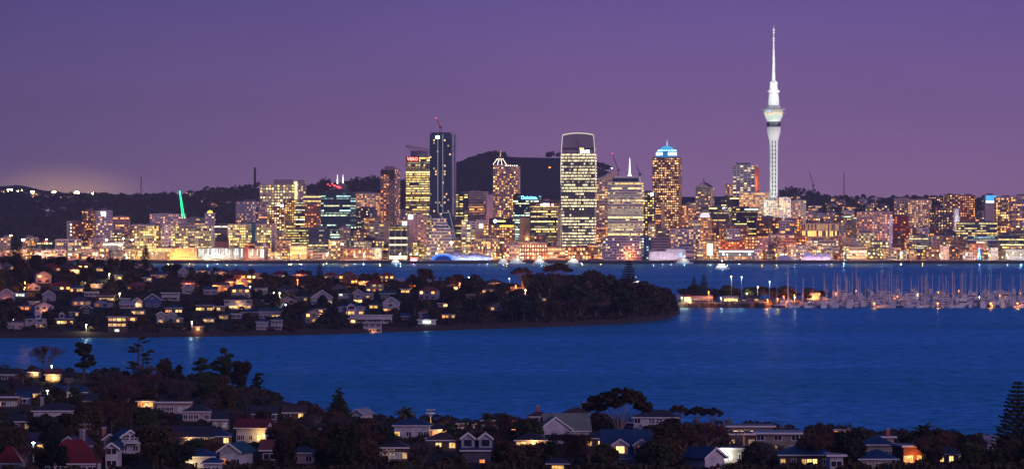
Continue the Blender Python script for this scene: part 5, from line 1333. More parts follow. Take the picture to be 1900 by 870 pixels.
for (x, yt, D, s_, lb) in ((20, 437, 4930, 1.4, 'very bright yellow floodlight column by the beige corner building'), (43, 445, 4900, 2.2, 'broad brilliant floodlight pole before the yellow pole house'), (86, 444, 4900, 1.0, 'slim white lamp pole before the low teal apartment block'),
        (197.5, 445, 4890, 1.5, 'tall double headed floodlight in front of the white strip office'), (223, 455, 4885, 1.3, 'shorter bright floodlight at the edge of the white strip office'), (245, 445, 4890, 1.5, 'tall mushroom headed floodlight before the lilac balcony block'), (229, 442, 4905, 1.0, 'slender lamp behind the two big floodlights'),
        (620, 452, 4890, 1.2, 'white square headed lamp pole before the beige waterfront block'), (635, 453, 4890, 1.3, 'brighter square headed lamp pole beside its twin'), (838, 450, 4880, 1.7, 'bright cluster lamp at the foot of the stepped terraces')):
    lamp(x, D, Z(yt, D)-3.3, 'flood', 3.3, lb, 'floodlight poles on the wharf', None, 'floodlight_pole', s_, 'floodlight')
for (x, y, s_, w_, lb) in ((18, 366, 5.2, 1, 'largest floodlight cluster of the ridge, lighting a long pale building'), (60, 364, 3.6, 1, 'double floodlight on the ridge below the hazy hill'), (63, 369, 1.5, 1, 'smaller lower floodlight under the double one on the ridge'), (101, 365, 4.4, 1, 'round white floodlight alone on the ridge above the wooded slope'),
        (143, 364, 5.6, 1, 'most dazzling yellow floodlight in the middle of the dark ridge'), (173, 368, 3.0, 1, 'small white floodlight just past the most dazzling one'), (40, 379, 3.4, 1, 'broad low floodlight beneath the ridge'), (33, 368, 1.4, 1, 'small yellow floodlight between the largest cluster and the double one')):
    D = 6780; zg = Z(y, D); lamp(x, D, max(8, zg-zcity(x, D)), 'flood', zcity(x, D), lb, 'floodlights on the eastern ridge', 30000, 'floodlight_pole', s_, 'floodlight')  # lamp heads oversized so their shape stands in for bloom
# lit road and long pale shed on the ridge
B('warehouse', 2, 50, 366, 6820, 'fins', 'white', .9, 'yellow', 'long pale warehouse strung with yellow lights on the ridge', 'building', None, yaw=0, depth=15, parts=False)
lamp(1135, 5350, 6, 'cool', Z(312, 5350)-6, 'green lit beacon on a roof behind the sweeping roof tower', None, 500, 'beacon', 1, 'beacon')
for k_, (x, y, col, lb) in enumerate(((1020, 322, (1,.7,.35), 'glowing orange hillside lamp high on the volcanic hill'),)):
    D = 7550; lamp(x, D, 7, 'sodium', zcity(x, D), lb, None, 60000, 'hill_lamp', 2.5, 'lamp')
# ------------------------------------------------------------------ houses
LC = {'1': (1.3,.70,.17), '2': (2.5,1.45,.42), '3': (1.7,.46,.07), '4': (.10,.10,.12), '5': (1.6,1.9,1.5), '6': (.3,.6,1.2), '7': (.5,.26,.09)}
h_anchors = []; h_rects = []
KEEP = {'blue mansard house','big sage house','white twostorey house','blazing white room','slanting roof house','clerestory house','long blue hiproof','bright red roof','yellow corner house','twin dormer roof','brick porch house',
 'stepped blueroof house','dark blue hiphouse','pergola light house','white veranda gable','plum roof cottage','tall shore gable','pale row flathouse','pink hip house','large dark hip','two floor glasshouse','yellow window bluehouse',
 'long glow hiphouse','red hip house','large amber house','bold white gable','teal orange window house','white centre house','long white terrace','warm round window','blazing terrace','bright square bungalow','white post bungalow','orange washed house','three window hiphouse'}
def gable_roof(b, w, d, h, rh, ov, rm, wm, along, x0=0.0, y0=0.0, th=.25):
    """roof with real thickness; along 'x' = ridge across the view, 'y' = gable end towards the bay"""
    def T(p): return (p[0]+x0, p[1]+y0, p[2])
    if along == 'x':
        for s in (-1, 1):
            e = (s*(d/2+ov)); z0 = h - ov*rh/(d/2)
            up = [(-w/2-ov, e, z0+th), (w/2+ov, e, z0+th), (w/2+ov, 0, h+rh+th), (-w/2-ov, 0, h+rh+th)]; lo = [(p[0], p[1], p[2]-th) for p in up]
            if s > 0: up, lo = up[::-1], lo[::-1]
            b.face([T(p) for p in up], rm); b.face([T(p) for p in lo[::-1]], rm)
            for k in range(4): b.face([T(lo[k]), T(lo[(k+1)%4]), T(up[(k+1)%4]), T(up[k])], rm)
        for s in (-1, 1): b.face([T(p) for p in [(s*w/2, -d/2, h), (s*w/2, d/2, h), (s*w/2, 0, h+rh)]], wm)
    else:
        for s in (-1, 1):
            e = s*(w/2+ov); z0 = h - ov*rh/(w/2)
            up = [(e, -d/2-ov, z0+th), (0, -d/2-ov, h+rh+th), (0, d/2+ov, h+rh+th), (e, d/2+ov, z0+th)]; lo = [(p[0], p[1], p[2]-th) for p in up]
            if s > 0: up, lo = up[::-1], lo[::-1]
            b.face([T(p) for p in up], rm); b.face([T(p) for p in lo[::-1]], rm)
            for k in range(4): b.face([T(lo[k]), T(lo[(k+1)%4]), T(up[(k+1)%4]), T(up[k])], rm)
        for s in (-1, 1): b.face([T(p) for p in [(-w/2, s*d/2, h), (w/2, s*d/2, h), (0, s*d/2, h+rh)]], wm)
def barge(b, w, d, h, rh, ov, x0=0.0, y0=0.0):
    """white barge boards on a gable end that faces the bay"""
    y = y0-d/2-ov-.06; t = .22
    for s in (-1, 1):
        e = s*(w/2+ov); z0 = h-ov*rh/(w/2)
        q = [(x0+e, y, z0), (x0, y, h+rh), (x0, y, h+rh+t*1.9), (x0+e, y, z0+t*1.9)]
        b.face(q if s < 0 else q[::-1], TRIM); b.face([(p[0], y+.05, p[2]) for p in (q[::-1] if s < 0 else q)], TRIM)
def windows(root, w, d, z, pat, wh=1.35, ww=None, y=None, x0=None, x1=None, frame=TRIM, face='f', detail=True):
    n = len(pat); x0 = -w/2 if x0 is None else x0; x1 = w/2 if x1 is None else x1; cw = (x1-x0)/n; yy = -d/2 if y is None else y
    for k, ch in enumerate(pat):
        if ch == ' ': continue
        a = x0+(k+.5)*cw; hw = min(cw*.40, (ww or 1.1)); c = LC.get(ch, (0,0,0))
        s_ = R.uniform(.5, 1.05); c = tuple(v*s_ for v in c) if ch != '0' else (0,0,0)
        def P(u, o, zz): return (u, yy-o, zz) if face == 'f' else ((w/2+o, u, zz) if face == 'r' else (-w/2-o, -u, zz))
        f = MB(); t = .13
        for (u0, u1, z0, z1) in ((a-hw-t, a+hw+t, z-t, z), (a-hw-t, a+hw+t, z+wh, z+wh+t), (a-hw-t, a-hw, z, z+wh), (a+hw, a+hw+t, z, z+wh), (a-.05, a+.05, z, z+wh)):
            q = [P(u0, .10, z0), P(u1, .10, z0), P(u1, .10, z1), P(u0, .10, z1)]; f.face(q, frame)
        fo = f.build('window', root)
        g = MB(); g.face([P(a-hw, .05, z), P(a+hw, .05, z), P(a+hw, .05, z+wh), P(a-hw, .05, z+wh)], GLASS, c)
        g.build('pane', fo)
def house(x, y, wpx_, st, roof, rc, wall, pats, label, short=None, zf=zpen, D=None, yaw=0, depth=None, chim=None, rh=None, porch=None, sh=None, name='house', cat='house', D0=1700, D1=3000, side='', trim=True, base=None, extra=None, put=True):
    near = zf is not zpen
    if wall == 'white' and not near and short not in KEEP: wall = 'offwhite'
    sh = sh or (2.25 if near else 2.75)
    wpx = wpx_*(.92 if zf is zpen else .88)
    if D is None: D = find_ground(x, y, zf, D0, D1)
    z = zf(x, D); z = max(z, 1.0) if base is None else base
    # foot of the front wall is at y in the photo
    zfoot = Z(y, D); z = min(max(z-1.2, zfoot), z+1.5) if base is None else base
    w = wpx/F*D; d = depth or min(11, max(6.5, w*.62)); yw = math.radians(yaw)
    r = thing(name, (X(x, D), D+d/2, z), yw, label, cat)
    h = st*sh; wm = HWALL(wall); rm = RF(rc); rise = rh if rh is not None else {'g': d*.22, 'f': w*.34, 'h': min(w, d)*.24, 't': 0}[roof]
    b = MB(); b.box(-w/2, w/2, -d/2, d/2, -2.5, h, wm, skip='du' if roof != 't' else 'd'); b.build('wall', r)
    b = MB(); ov = .55
    if roof == 't':
        b.box(-w/2-.7, w/2+.7, -d/2-.9, d/2+.5, h+.003, h+.32, rm); b.build('roof', r)
        if trim: c = MB(); c.box(-w/2-.72, w/2+.72, -d/2-.98, -d/2-.91, h-.02, h+.36, TRIM); c.build('fascia', r)
        top = h+.4
    else:
        if roof == 'h':
            rl = max(0, w-d)/2; A = [(-w/2-ov,-d/2-ov),(w/2+ov,-d/2-ov),(w/2+ov,d/2+ov),(-w/2-ov,d/2+ov)]
            zl = h-.12; zt = h+rise
            P_ = [(a[0], a[1], zl) for a in A]; Lr, Rr = (-max(rl, .4), 0, zt), (max(rl, .4), 0, zt)
            b.face([P_[0], P_[1], Rr, Lr], rm); b.face([P_[1], P_[2], Rr], rm); b.face([P_[2], P_[3], Lr, Rr], rm); b.face([P_[3], P_[0], Lr], rm)
            b.face([(p[0], p[1], zl) for p in P_][::-1], rm)
        else: gable_roof(b, w, d, h, rise, ov, rm, wm, 'x' if roof == 'g' else 'y')
        b.build('roof', r)
        if trim:
            c = MB()
            if roof == 'f': barge(c, w, d, h, rise, ov)
            else:
                zz = h-.12 if roof == 'h' else h - ov*rise/(d/2)
                c.box(-w/2-ov, w/2+ov, -d/2-ov-.12, -d/2-ov-.02, zz-.14, zz+.10, TRIM)
            c.build('fascia', r)
        top = h+rise
    for i, p in enumerate(reversed(pats.split('/'))):
        if p.strip(): windows(r, w, d, i*sh+.31*sh, p, wh=.47*sh)
    if side:
        for i in range(int(st)):
            windows(r, w, d, i*sh+.33*sh, side, wh=.45*sh, face='r' if yaw > 0 else 'l', x0=-d/2, x1=d/2)
    if roof == 'f' and st >= 1 and rise > 2: windows(r, 2.2, d, h+.1, '0', wh=.9, ww=.6)
    if chim is not None:
        c = MB(); c.box(w*chim-.45, w*chim+.45, -.4, .4, h, top+1.3, W('brick') if 'white' not in wall else wallm('chimney_render', (.30,.26,.26))); c.box(w*chim-.55, w*chim+.55, -.5, .5, top+1.3, top+1.5, W('grey')); c.build('chimney', r)
    if porch: point_light(r, (porch[0]*w, -d/2-1.6, porch[1]), porch[2]*.5, porch[3] if len(porch) > 3 else (1,.55,.2), .3)
    if extra: extra(r, w, d, h)
    h_rects.append((x-wpx/2-1, x+wpx/2+1, PY(z+top, D), y+1, D, short in KEEP))
    if short: h_anchors.append((x, short, D))
    return r
def dormers(lst, rc='blue', wall='white', dw=2.6):
    def f(r, w, d, h):
        for (fx, lit) in lst:
            b = MB(); y0 = -d*.49; b.box(w*fx-dw/2, w*fx+dw/2, y0, y0+3.8, h-.2, h+2.0, HWALL(wall), skip='d'); gable_roof(b, dw, 3.8, h+2.0, 1.0, .3, RF(rc), HWALL(wall), 'y', w*fx, y0+1.9, .15)
            barge(b, dw, 3.8, h+2.0, 1.0, .3, w*fx, y0+1.9); o = b.build('dormer', r)
            g = MB(); g.face([(w*fx-.75, y0-.04, h+.6), (w*fx+.75, y0-.04, h+.6), (w*fx+.75, y0-.04, h+1.85), (w*fx-.75, y0-.04, h+1.85)], GLASS, LC.get(lit, (0,0,0))); g.build('pane', o)
    return f
def wing(fx, ww, rc, wall, lit, hh_=None, dd=3.2):
    """a gabled bay that steps forward"""
    def f(r, w, d, h):
        H = hh_ or h; b = MB(); y0 = -d/2-dd/2+.01; b.box(w*fx-ww/2, w*fx+ww/2, -d/2-dd+.01, -d/2, -2, H, HWALL(wall), skip='du')
        gable_roof(b, ww, dd+1.5, H, ww*.36, .4, RF(rc), HWALL(wall), 'y', w*fx, y0+.7); barge(b, ww, dd+1.5, H, ww*.36, .4, w*fx, y0+.7); o = b.build('wing', r)
        for i, p in enumerate(reversed(lit.split('/'))):
            g = MB(); zz = .9+i*2.75; g.face([(w*fx-ww*.33, -d/2-dd-.04, zz), (w*fx+ww*.33, -d/2-dd-.04, zz), (w*fx+ww*.33, -d/2-dd-.04, zz+1.4), (w*fx-ww*.33, -d/2-dd-.04, zz+1.4)], GLASS, LC.get(p, (0,0,0))); g.build('pane', o)
    return f
def deck(z_, lit=None, fx0=-.5, fx1=.5, dd=2.2):
    def f(r, w, d, h):
        b = MB(); x0, x1 = w*fx0, w*fx1; b.box(x0, x1, -d/2-dd, -d/2-.01, z_-.25, z_, TRIM)
        b.box(x0, x1, -d/2-dd, -d/2-dd+.08, z_+.85, z_+.98, TRIM)
        for k in range(int((x1-x0)/1.1)+1): b.box(x0+k*1.1, x0+k*1.1+.07, -d/2-dd, -d/2-dd+.07, z_, z_+.86, TRIM)
        for k in (x0+.1, x1-.25): b.box(k, k+.15, -d/2-dd, -d/2-dd+.15, -2, z_-.25, TRIM)
        b.build('balcony', r)
    return f
def both(*fs):
    def f(r, w, d, h):
        for g in fs: g(r, w, d, h)
    return f
H = house
# --- across the bay, front rows to the ridge
H(11,560,30,1.6,'f','pale','white','01 ','white gabled house at the edge of the headland with a tiny warm window','white edge gable', porch=(0,.5,900,(1,.2,.08)))
H(40,552,24,1,'h','dark','beige','5550','low house with three pale yellow windows high on the slope','three pale windows')
H(90,560,24,1.5,'f','purple','white','0','pale gabled house standing alone above the terraced garden','pale lone gable')
H(66,571,26,1.2,'t','grey','cream','0001','cream flat roofed house with one glowing terrace end','cream terrace house', porch=(.4,1.5,600))
H(65,610,42,1.9,'h','blue','lilac','00/ 11','blue roofed house with white upper storey and yellow lower windows','yellow window bluehouse', chim=None, extra=dormers([(.15,'0')]))
H(118,603,38,1.3,'h','blue','brown','1221 1','low blue hip house with one long glowing window wall','long glow hiphouse', extra=dormers([(-.1,'0')], 'blue','lilac'))
H(28,611,28,1.3,'h','purple','pink','00 0','plum roofed cottage with a pale wall near the shore','plum shore cottage')
H(160,583,22,1.2,'f','dark','dark','0','dark gable outlined by white barge boards','outlined dark gable')
H(195,560,36,1.3,'h','red','brown',' 11111','red hip roofed house with a band of yellow windows','red hip house')
H(169,551,28,1,'t','dark','white','000','white walled low house behind the red hip roof','white low house')
H(178,535,22,1,'h','brown','pink','37 ','small house with an orange pink lit wall on the upper slope','orange wall house', porch=(0,1.5,900))
H(142,543,26,1,'h','blue','brown','1 11','dark blue roofed house with three yellow windows up the slope','three yellow windows')
H(217,618,36,3,'t','dark','brown','1121/1111/ 5 ','flat roofed glass house with two lit floors and a cold lit basement','two floor glasshouse', depth=7)
H(232,565,16,1.2,'t','grey','white','00','small white box house on the slope','white box house')
H(236,573,30,1,'g','pale','pink','000','pale pinkish low house beside the glowing gable','pinkish low house')
H(254,571,20,1.3,'f','orange','cream','121','little gable glowing yellow under its eaves','glowing yellow gable', porch=(0,2,700))
H(283,571,32,1.7,'f','blue','blue','00','blue house with a bold white framed gable','bold white gable')
H(316,559,34,1.7,'t','grey','lilac','0000/00','wide grey house with a white rail balcony','white rail house', extra=deck(2.7))
H(322,582,34,1.2,'h','teal','brown','31 22','teal roofed house with warm orange and white windows','teal orange window house')
H(298,601,16,1.8,'f','pale','white','1','twin white gable with a lit ground window','lit twin gable')
H(317,598,18,1.4,'f','pale','white','0','twin white gable without any light','unlit twin gable')
H(348,546,22,1.4,'f','pale','white','0','white gable below a small orange red roof','white midslope gable')
H(349,532,24,.8,'g','orange','brick','7','low orange red roof catching sodium light','orange red roof', porch=(0,2,1500,(1,.3,.1)))
H(379,578,34,1.3,'h','dark','brown','221 11','dark hip house with a bright row of warm windows','bright row hip house')
H(390,547,26,1.2,'g','blue','white','00','blue roofed white cottage beside the dark hip house','white blue cottage')
H(387,600,22,1,'h','dark','brown','171','brown bungalow hidden in trees with a small glow','hidden bungalow')
H(367,615,22,1,'h','brown','slate',' 3 ','small shore house with an orange lit garden','garden glow house', porch=(0,1.2,900,(1,.4,.1)))
H(90,494,14,1.2,'f','dark','white','0','white gable alone on the ridge of the headland','white ridge gable')
H(8,492,22,1,'h','dark','tan','2222','ridge house with a strip of yellow white light','yellow strip house', porch=(0,1.5,700))
H(168,493,28,1,'h','blue','lilac','3 00','blue roofed ridge house','blue ridge roof')
H(139,508,18,1,'g','orange','tan','32','ridge house with one fiercely lit orange wall','fierce orange house', porch=(0,1.5,2500))
H(185,505,14,1.1,'h','dark','brown','11','small ridge house with two warm windows','two warm windows')
H(340,514,20,1.3,'f','dark','white','00','white ridge gable beside the reddish bare tree','ridge gable pair')
H(408,541,34,1.4,'g','orange','tan','7 3','house washed orange by the street lamp','orange washed house', porch=(-.3,2.4,4500,(1,.33,.08)))
H(449,537,24,1.5,'f','orange','tan','13','gable lit deep orange by the street lamp','deep orange gable', porch=(-.2,3,4000,(1,.33,.08)))
H(428,532,18,1.2,'g','orange','brick','7','low orange roof between the two orange lit houses','low orange roof', porch=(0,3,1500,(1,.33,.08)))
H(484,546,24,1.3,'h','dark','white','1 0','white house beyond the orange lit pair','white house beyond')
H(441,574,54,2,'h','dark','white','0 1 0/022111','large white house with dark hip roof, dormer strip and amber lower windows','large amber house', porch=(.1,2,500))
H(388,576,24,1,'h','dark','beige','22','low house end with bright yellow glass','bright yellow end')
H(409,578,16,1,'t','dark','tan','2 ','small tan box with a white yellow lamp','tan lamp box')
H(466,588,40,1,'h','blue','brick','0000','low brick house under a broad blue roof','low brick bluehouse')
H(500,592,42,1.6,'g','teal','white','00 12','teal roofed house with a bay of warm windows at its end','teal bay house')
H(486,613,24,1.7,'h','blue','white','0000','white house with blue roof next to the balcony house','white shore house')
H(513,613,22,2,'h','blue','white','000/000','white two storey balcony house near the shore','balcony shore house', extra=deck(2.7))
H(415,594,18,1,'h','dark','brown','17','brown cottage with a dim amber window','dim amber cottage')
H(438,592,18,1,'t','pale','white','00','plain white garage like house','plain white garage')
H(556,517,30,1,'h','red','brick','0 0','reddish roof catching the ridge lamp','reddish lamp roof', porch=(0,2.5,1500,(1,.25,.1)))
H(595,566,42,1.6,'f','orange','white','0 11','white gabled house with a salmon roof and two warm windows','salmon roof house', yaw=12)
H(595,582,20,1,'h','dark','brown','1','low dark house under the salmon roof house','low dark lodge')
H(640,560,26,1.8,'h','dark','lilac','5 0/00','bluish house with one cold lit window','cold window house')
H(664,563,18,2.3,'f','pale','white','0/22','tall narrow white gable with a lit lower room','tall narrow gable')
H(682,556,22,1.4,'h','blue','lilac','010','pale blue house beside the tall narrow gable','pale blue house')
H(652,585,52,1.7,'h','blue','lilac','0 0/0101','blue roofed house with a white centre gable','white centre house', extra=wing(0,5,'blue','white','0/1'))
H(688,600,84,1.6,'t','grey','white','0000 000 00','long white modern terrace with thin rails and a warm corner','long white terrace', extra=deck(2.6), depth=8)
H(655,601,16,1,'t','dark','tan','2','small glowing room under the long white terrace','small glowing room')
H(691,619,36,2,'t','orange','pink','000/000','salmon pink two tier boathouse by the water','salmon boathouse', extra=deck(2.7), porch=(0,1,500,(1,.4,.2)))
H(720,556,30,1.4,'g','teal','slate','000','teal grey roofed house behind the white gables','teal grey house')
H(697,574,26,1,'h','dark','tan','11 ','low house with two amber windows before the white gables','two amber windows')
H(726,580,30,2.1,'f','pale','white','0/131','white gable with a warm round window','warm round window', yaw=-10)
H(788,598,24,2,'h','orange','white','0/0','white house with orange red roof near the shore','orange shore house')
H(792,602,36,.9,'t','pale','white','4554','low terrace blazing greenish white light','blazing terrace', porch=(0,1.5,350,(.85,1,.8)))
H(832,592,26,1,'h','dark','tan','31 1','house among trees with scattered orange windows','scattered orange windows')
H(752,595,16,1,'g','blue','slate','0','small slate house among the shore trees','small slate house')
H(742,519,18,1.4,'f','dark','white','00','small white ridge gable beside the broad dark tree','white gable broadtree')
H(800,521,16,1.5,'f','dark','white','0','narrow white ridge gable','narrow ridge gable')
H(675,530,24,1,'h','brown','tan','17','ridge bungalow with an orange wash','washed bungalow', porch=(0,2,1500,(1,.33,.08)))
H(752,545,18,1,'t','dark','tan','11','roof with a small yellow light strip','yellow strip roof')
H(822,571,20,.9,'t','dark','tan',' 2','flat roof with one bright corner lamp','bright corner roof')
H(873,560,18,1.6,'h','brown','brick','17','brick house with a warm pink lit lower window','pink lit brickhouse')
H(1027,519,70,1.4,'t','pale','white','0  ','wide white roofed boat hall on the ridge with a white gable end','white boat hall', rh=None, trim=True, depth=14)
H(1116,565,10,1,'h','dark','tan','2','tiny orange window box deep in the trees','tiny orange box', porch=(0,1,300))
H(1133,561,20,1,'h','dark','tan','222','orange yellow window row deep in the dark trees','yellow window row', porch=(0,1,300))
H(1065,551,26,1,'g','brown','lilac','0010','faint lilac bungalow in the trees','faint lilac bungalow')
H(1156,540,22,1,'h','purple','lilac','01','lilac cottage near the tall dark pine','lilac pine cottage')
H(1165,524,24,1.3,'g','purple','slate','0 7','slate cottage behind the tall dark pine','slate pine cottage')
H(960,541,26,1,'h','dark','lilac','0 7 0','low lilac bungalow past the reddish trees','low lilac bungalow')
H(272,523,18,1,'h','dark','pink','07','pink ridge cottage with a dim window','dim pink cottage')
H(222,520,20,1.2,'g','dark','tan','2','ridge cottage with one bright amber window','amber ridge cottage')
H(45,577,22,1,'h','brown','brick','33','brick cottage with two red orange windows','red window cottage')
H(137,588,18,1,'h','dark','dark','0 1','dark hidden cottage with one small window','dark hidden cottage')
H(256,585,26,1,'h','dark','brown','171','brown cottage glowing faintly between trees','faint brown cottage')
H(1010,560,18,1,'h','dark','slate','7','faint slate roof in the dark trees','faint slate roof')
H(330,600,18,1,'h','grey','slate','010','grey cottage beside the unlit twin gable','grey twin cottage')
H(560,560,22,1,'h','dark','slate','0 7','slate bungalow up from the small park','slate park bungalow')
H(905,545,22,1,'h','brown','brick','1 7','brick cottage under the reddish bare trees','reddish tree cottage')

# small cottages seen only as a roof or a lit pane between the trees
ctr = random.Random(404); cot_items = []
for k in range(74):
    x = ctr.uniform(-30, 1010); D = interp(PN, x)+ctr.uniform(40, 560); z = zpen(x, D)
    if z < 4: continue
    w_ = ctr.uniform(8, 12); wp = w_*F/D; y = PY(z, D)
    if any(abs((a+b_)/2-x) < (b_-a+wp)*.42 and abs((c+d_)/2-(y-8)) < 9 for (a, b_, c, d_, dd, kp) in h_rects): continue
    wl = ctr.choice(('offwhite','beige','brick','brown','lilac','pink','slate')); rc = ctr.choice(('dark','dark','brown','blue','orange','purple','red'))
    o = cottage('cottage', (X(x, D), D+4, z-.2), ctr.uniform(-.4, .4), w_, ctr.uniform(6, 9), ctr.choice((2.8,2.8,5.4)), wl, rc, ctr.choice((.25,.6,.8)), ctr); tag(o, None, 'house')
    h_rects.append((x-wp/2, x+wp/2, y-14, y, D, False)); cot_items.append((o, x, ('upper ' if D-interp(PN, x) > 300 else 'lower ')+wl, 'cottage'))
    if ctr.random() < .22: point_light(o, (0, -6, 3), 500, (1,.35,.08), .3)
name_between(cot_items, thin_anchors([(a[0], a[1]) for a in h_anchors if len(a[1].split()) <= 3], 60), 'cottages between the trees of the headland')
# --- near shore; these are seen large
ZF = dict(zf=zfg, D0=560, D1=1400)
H(26,706,54,1,'h','dark','brick','00 0','dark roofed brick house at the water\'s edge','brick waterside house', **ZF)
H(52,741,44,.9,'g','dark','brown','  1','low dark roof with a lit white eave','lit eave roof', **ZF)
H(12,757,46,1.3,'t','dark','brown','1044','brown flat house with pale curtained windows','curtained brown house', yaw=0, **ZF)
H(133,740,64,1,'g','blue','slate','000 ','blue sheet roof with white trim beside a bright yard','blue sheet roof', porch=(-.5,2,1800,(1,.85,.6)), **ZF)
H(42,752,22,1,'g','blue','blue','0','blue walled shed by the brown flat house','blue walled shed', **ZF)
H(104,779,96,1.1,'h','dark','white','     000','large dark hip roof with one long white wall','large dark hip', chim=-.35, **ZF)
H(165,757,50,1,'g','dark','slate','00','dark low gabled roof with white trim','dark trim roof', yaw=-25, **ZF)
H(322,767,70,1.3,'t','brown','pink','0000 444','flat roofed pink house with a row of pale windows','pale row flathouse', **ZF)
H(364,782,56,1.2,'h','dark','pink','000 0','pink walled house with dark hip roof','pink hip house', **ZF)
H(338,828,126,1,'g','dark','brown','  1  0 11','long dark roof with a white gutter over yellow windows','long gutter roof', porch=(.1,1.5,250), **ZF)
H(140,852,38,1.4,'f','purple','white','0 0','white gabled cottage with plum roof','plum roof cottage', yaw=-22, chim=.3, **ZF)
H(232,842,36,1.6,'f','blue','white','00/0 0','white veranda gable with blue roof','white veranda gable', yaw=18, extra=deck(2.6), **ZF)
H(196,838,26,1.2,'f','purple','cream','0','cream gable with a white chimney','cream chimney gable', yaw=15, chim=-.3, **ZF)
H(207,871,26,1.8,'f','dark','white','0/0','narrow white gable beside the big red roof','narrow redroof gable', **ZF)
H(132,884,112,1.1,'h','red','white','00000','big dark red roof at the bottom of the view','big red roof', D=640, rh=4.2, **{'zf': zfg})
H(14,880,54,1,'h','red','white','0','red roof corner at the bottom edge','red roof corner', D=650, rh=3, **{'zf': zfg})
H(368,874,62,1.3,'h','blue','white','00 0','blue roofed house with a white porch corner','blue porch house', D=655, **{'zf': zfg})
H(470,822,62,1.6,'g','red','white','00 0 21','white house with a bright red roof and a lit yellow doorway','bright red roof', yaw=-10, porch=(.42,1.6,700,(1,.6,.15)), **ZF)
H(490,782,50,1,'g','dark','brown','0 0','long dark roof edged in white behind the red roof','white edged longroof', **ZF)
H(546,779,44,1,'g','brown','brown','0 1','low brown house with a white eave by the bay','low brown bayhouse', **ZF)
H(671,786,24,1.1,'f','pale','white','0','tall narrow white gable on the shore','tall shore gable', D=985, yaw=-25, **{'zf': zfg})
H(403,827,50,1,'h','blue','brown','1  2','dark blue hip house with two lit windows','dark blue hiphouse', **ZF)
H(436,868,46,1.4,'f','teal','white','3 0','white cottage with teal roof and an orange window','teal cottage', D=655, yaw=-18, **{'zf': zfg})
H(392,884,34,1.2,'h','blue','white','00','blue roofed cottage corner by the teal cottage','blue cottage corner', D=640, **{'zf': zfg})
H(408,797,30,1.2,'g','dark','beige','4 4','beige cottage in the trees','beige treeside cottage', **ZF)
H(764,814,74,1.5,'h','blue','white','1 0 00','white house with a blue hip roof and a yellow window at its corner','yellow corner house', **ZF)
H(728,856,62,1.3,'h','dark','brown','0 4441','dark bungalow with white posts and amber windows','white post bungalow', **ZF)
H(814,813,44,1,'h','dark','tan',' 33 1','dark roofed house with an orange lit porch','orange porch house', porch=(.1,1.4,500), **ZF)
H(820,836,58,1.1,'h','brown','brown',' 2 1','dark bungalow with two bright squares of window','bright square bungalow', **ZF)
H(865,806,36,1.3,'h','dark','pink','07 1','pink house half hidden behind a palm','palm hidden pinkhouse', porch=(.3,1.2,300), **ZF)
H(928,801,76,1.4,'h','dark','brick','0 44 0 31','dark hip house with blue curtained windows and an orange porch','blue curtain house', porch=(.42,1.4,500,(1,.35,.15)), **ZF)
H(884,870,60,1.7,'g','blue','slate','   3 ','slate blue roof with two gabled dormers above an orange window','twin dormer roof', D=675, extra=dormers([(-.3,'0'),(.32,'0')], 'blue','lilac'), zf=zfg)
H(985,834,62,1,'h','dark','tan','121213','pergola house full of warm orange lights','pergola light house', porch=(.1,1.4,700,(1,.45,.12)), **ZF)
H(1050,822,92,1.5,'g','sage','white','0 0 00','big white house with grey green roofs','big sage house', yaw=8, extra=wing(-.34,7.5,'sage','white','0'), rh=3.2, **ZF)
H(1070,786,58,1.3,'h','brown','brown','000','dark house with a red brick chimney above the sage roofs','brick chimney house', chim=.25, **ZF)
H(1000,787,40,1,'h','brown','brown','00','brown roof with a tall red chimney behind the bare hedge','red chimney roof', chim=-.05, **ZF)
H(1219,806,92,2,'h','dark','white','0 00 0/0 0 44 0','large white two storey house under a dark roof','white twostorey house', yaw=-6, extra=deck(2.7, None, -.3, .2), **ZF)
H(1176,804,30,1.2,'t','blue','blue','0','blue walled annex of dark glass','blue glass annex', **ZF)
H(1125,832,84,1.1,'h','dark','brown','1 2 1 7','dark hip house with three yellow windows behind the gum tree','three window hiphouse', **ZF)
H(1163,878,98,1.5,'g','blue','white','  2   ','blue mansard roofed house with two lit gabled dormers','blue mansard house', D=660, zf=zfg, depth=11, rh=4.6, extra=both(dormers([(-.14,'2'),(.32,'3')], 'blue','white',3.0)))
H(1392,812,96,1.2,'t','grey','beige',' 22 22 1','long flat roofed modern house with a glowing clerestory','clerestory house', depth=8, **ZF)
H(1370,830,70,1.3,'t','dark','brown',' 2  7','dark flat roofed wing with one bright square window','bright square wing', depth=7, **ZF)
H(1447,842,92,1.9,'t','pale','beige','0 0 0/1 12  00','modern beige house with slanting white flat roof and amber windows','slanting roof house', depth=9, yaw=-5, **ZF)
H(1343,858,84,1.2,'t','dark','cream','1 555 0','open white room blazing behind glass','blazing white room', porch=(.05,1.8,900,(.95,1,.85)), **ZF)
H(1308,884,52,1.6,'f','blue','white','','blue roof with a steep white gable end','steep white gable', D=640, zf=zfg, yaw=35)
H(1497,868,112,1.2,'h','blue','brown','1 0 122 00','long dark blue hip roof over amber windows','long blue hiproof', **ZF)
H(1630,852,64,1.4,'h','blue','cream','0 0 00','cream house with stepped blue roofs','stepped blueroof house', **ZF)
H(1630,876,76,1.2,'h','blue','cream','0 0 2','lower cream house under a blue roof','lower blueroof house', D=655, zf=zfg)
H(1645,838,30,1.5,'t','dark','pink','0','slim pinkish tower house with a white chimney','pink tower house', chim=.2, D=800, zf=zfg)
H(1686,862,40,1.6,'t','pale','brick','13 3','brick house with a white flat roof and an orange lit porch','brick porch house', porch=(.0,1.6,900,(1,.38,.1)), yaw=14, **ZF)
H(1765,862,50,1,'h','dark','brown','2 2 1','dark house showing three amber windows through the trees','three amber treehouse', **ZF)
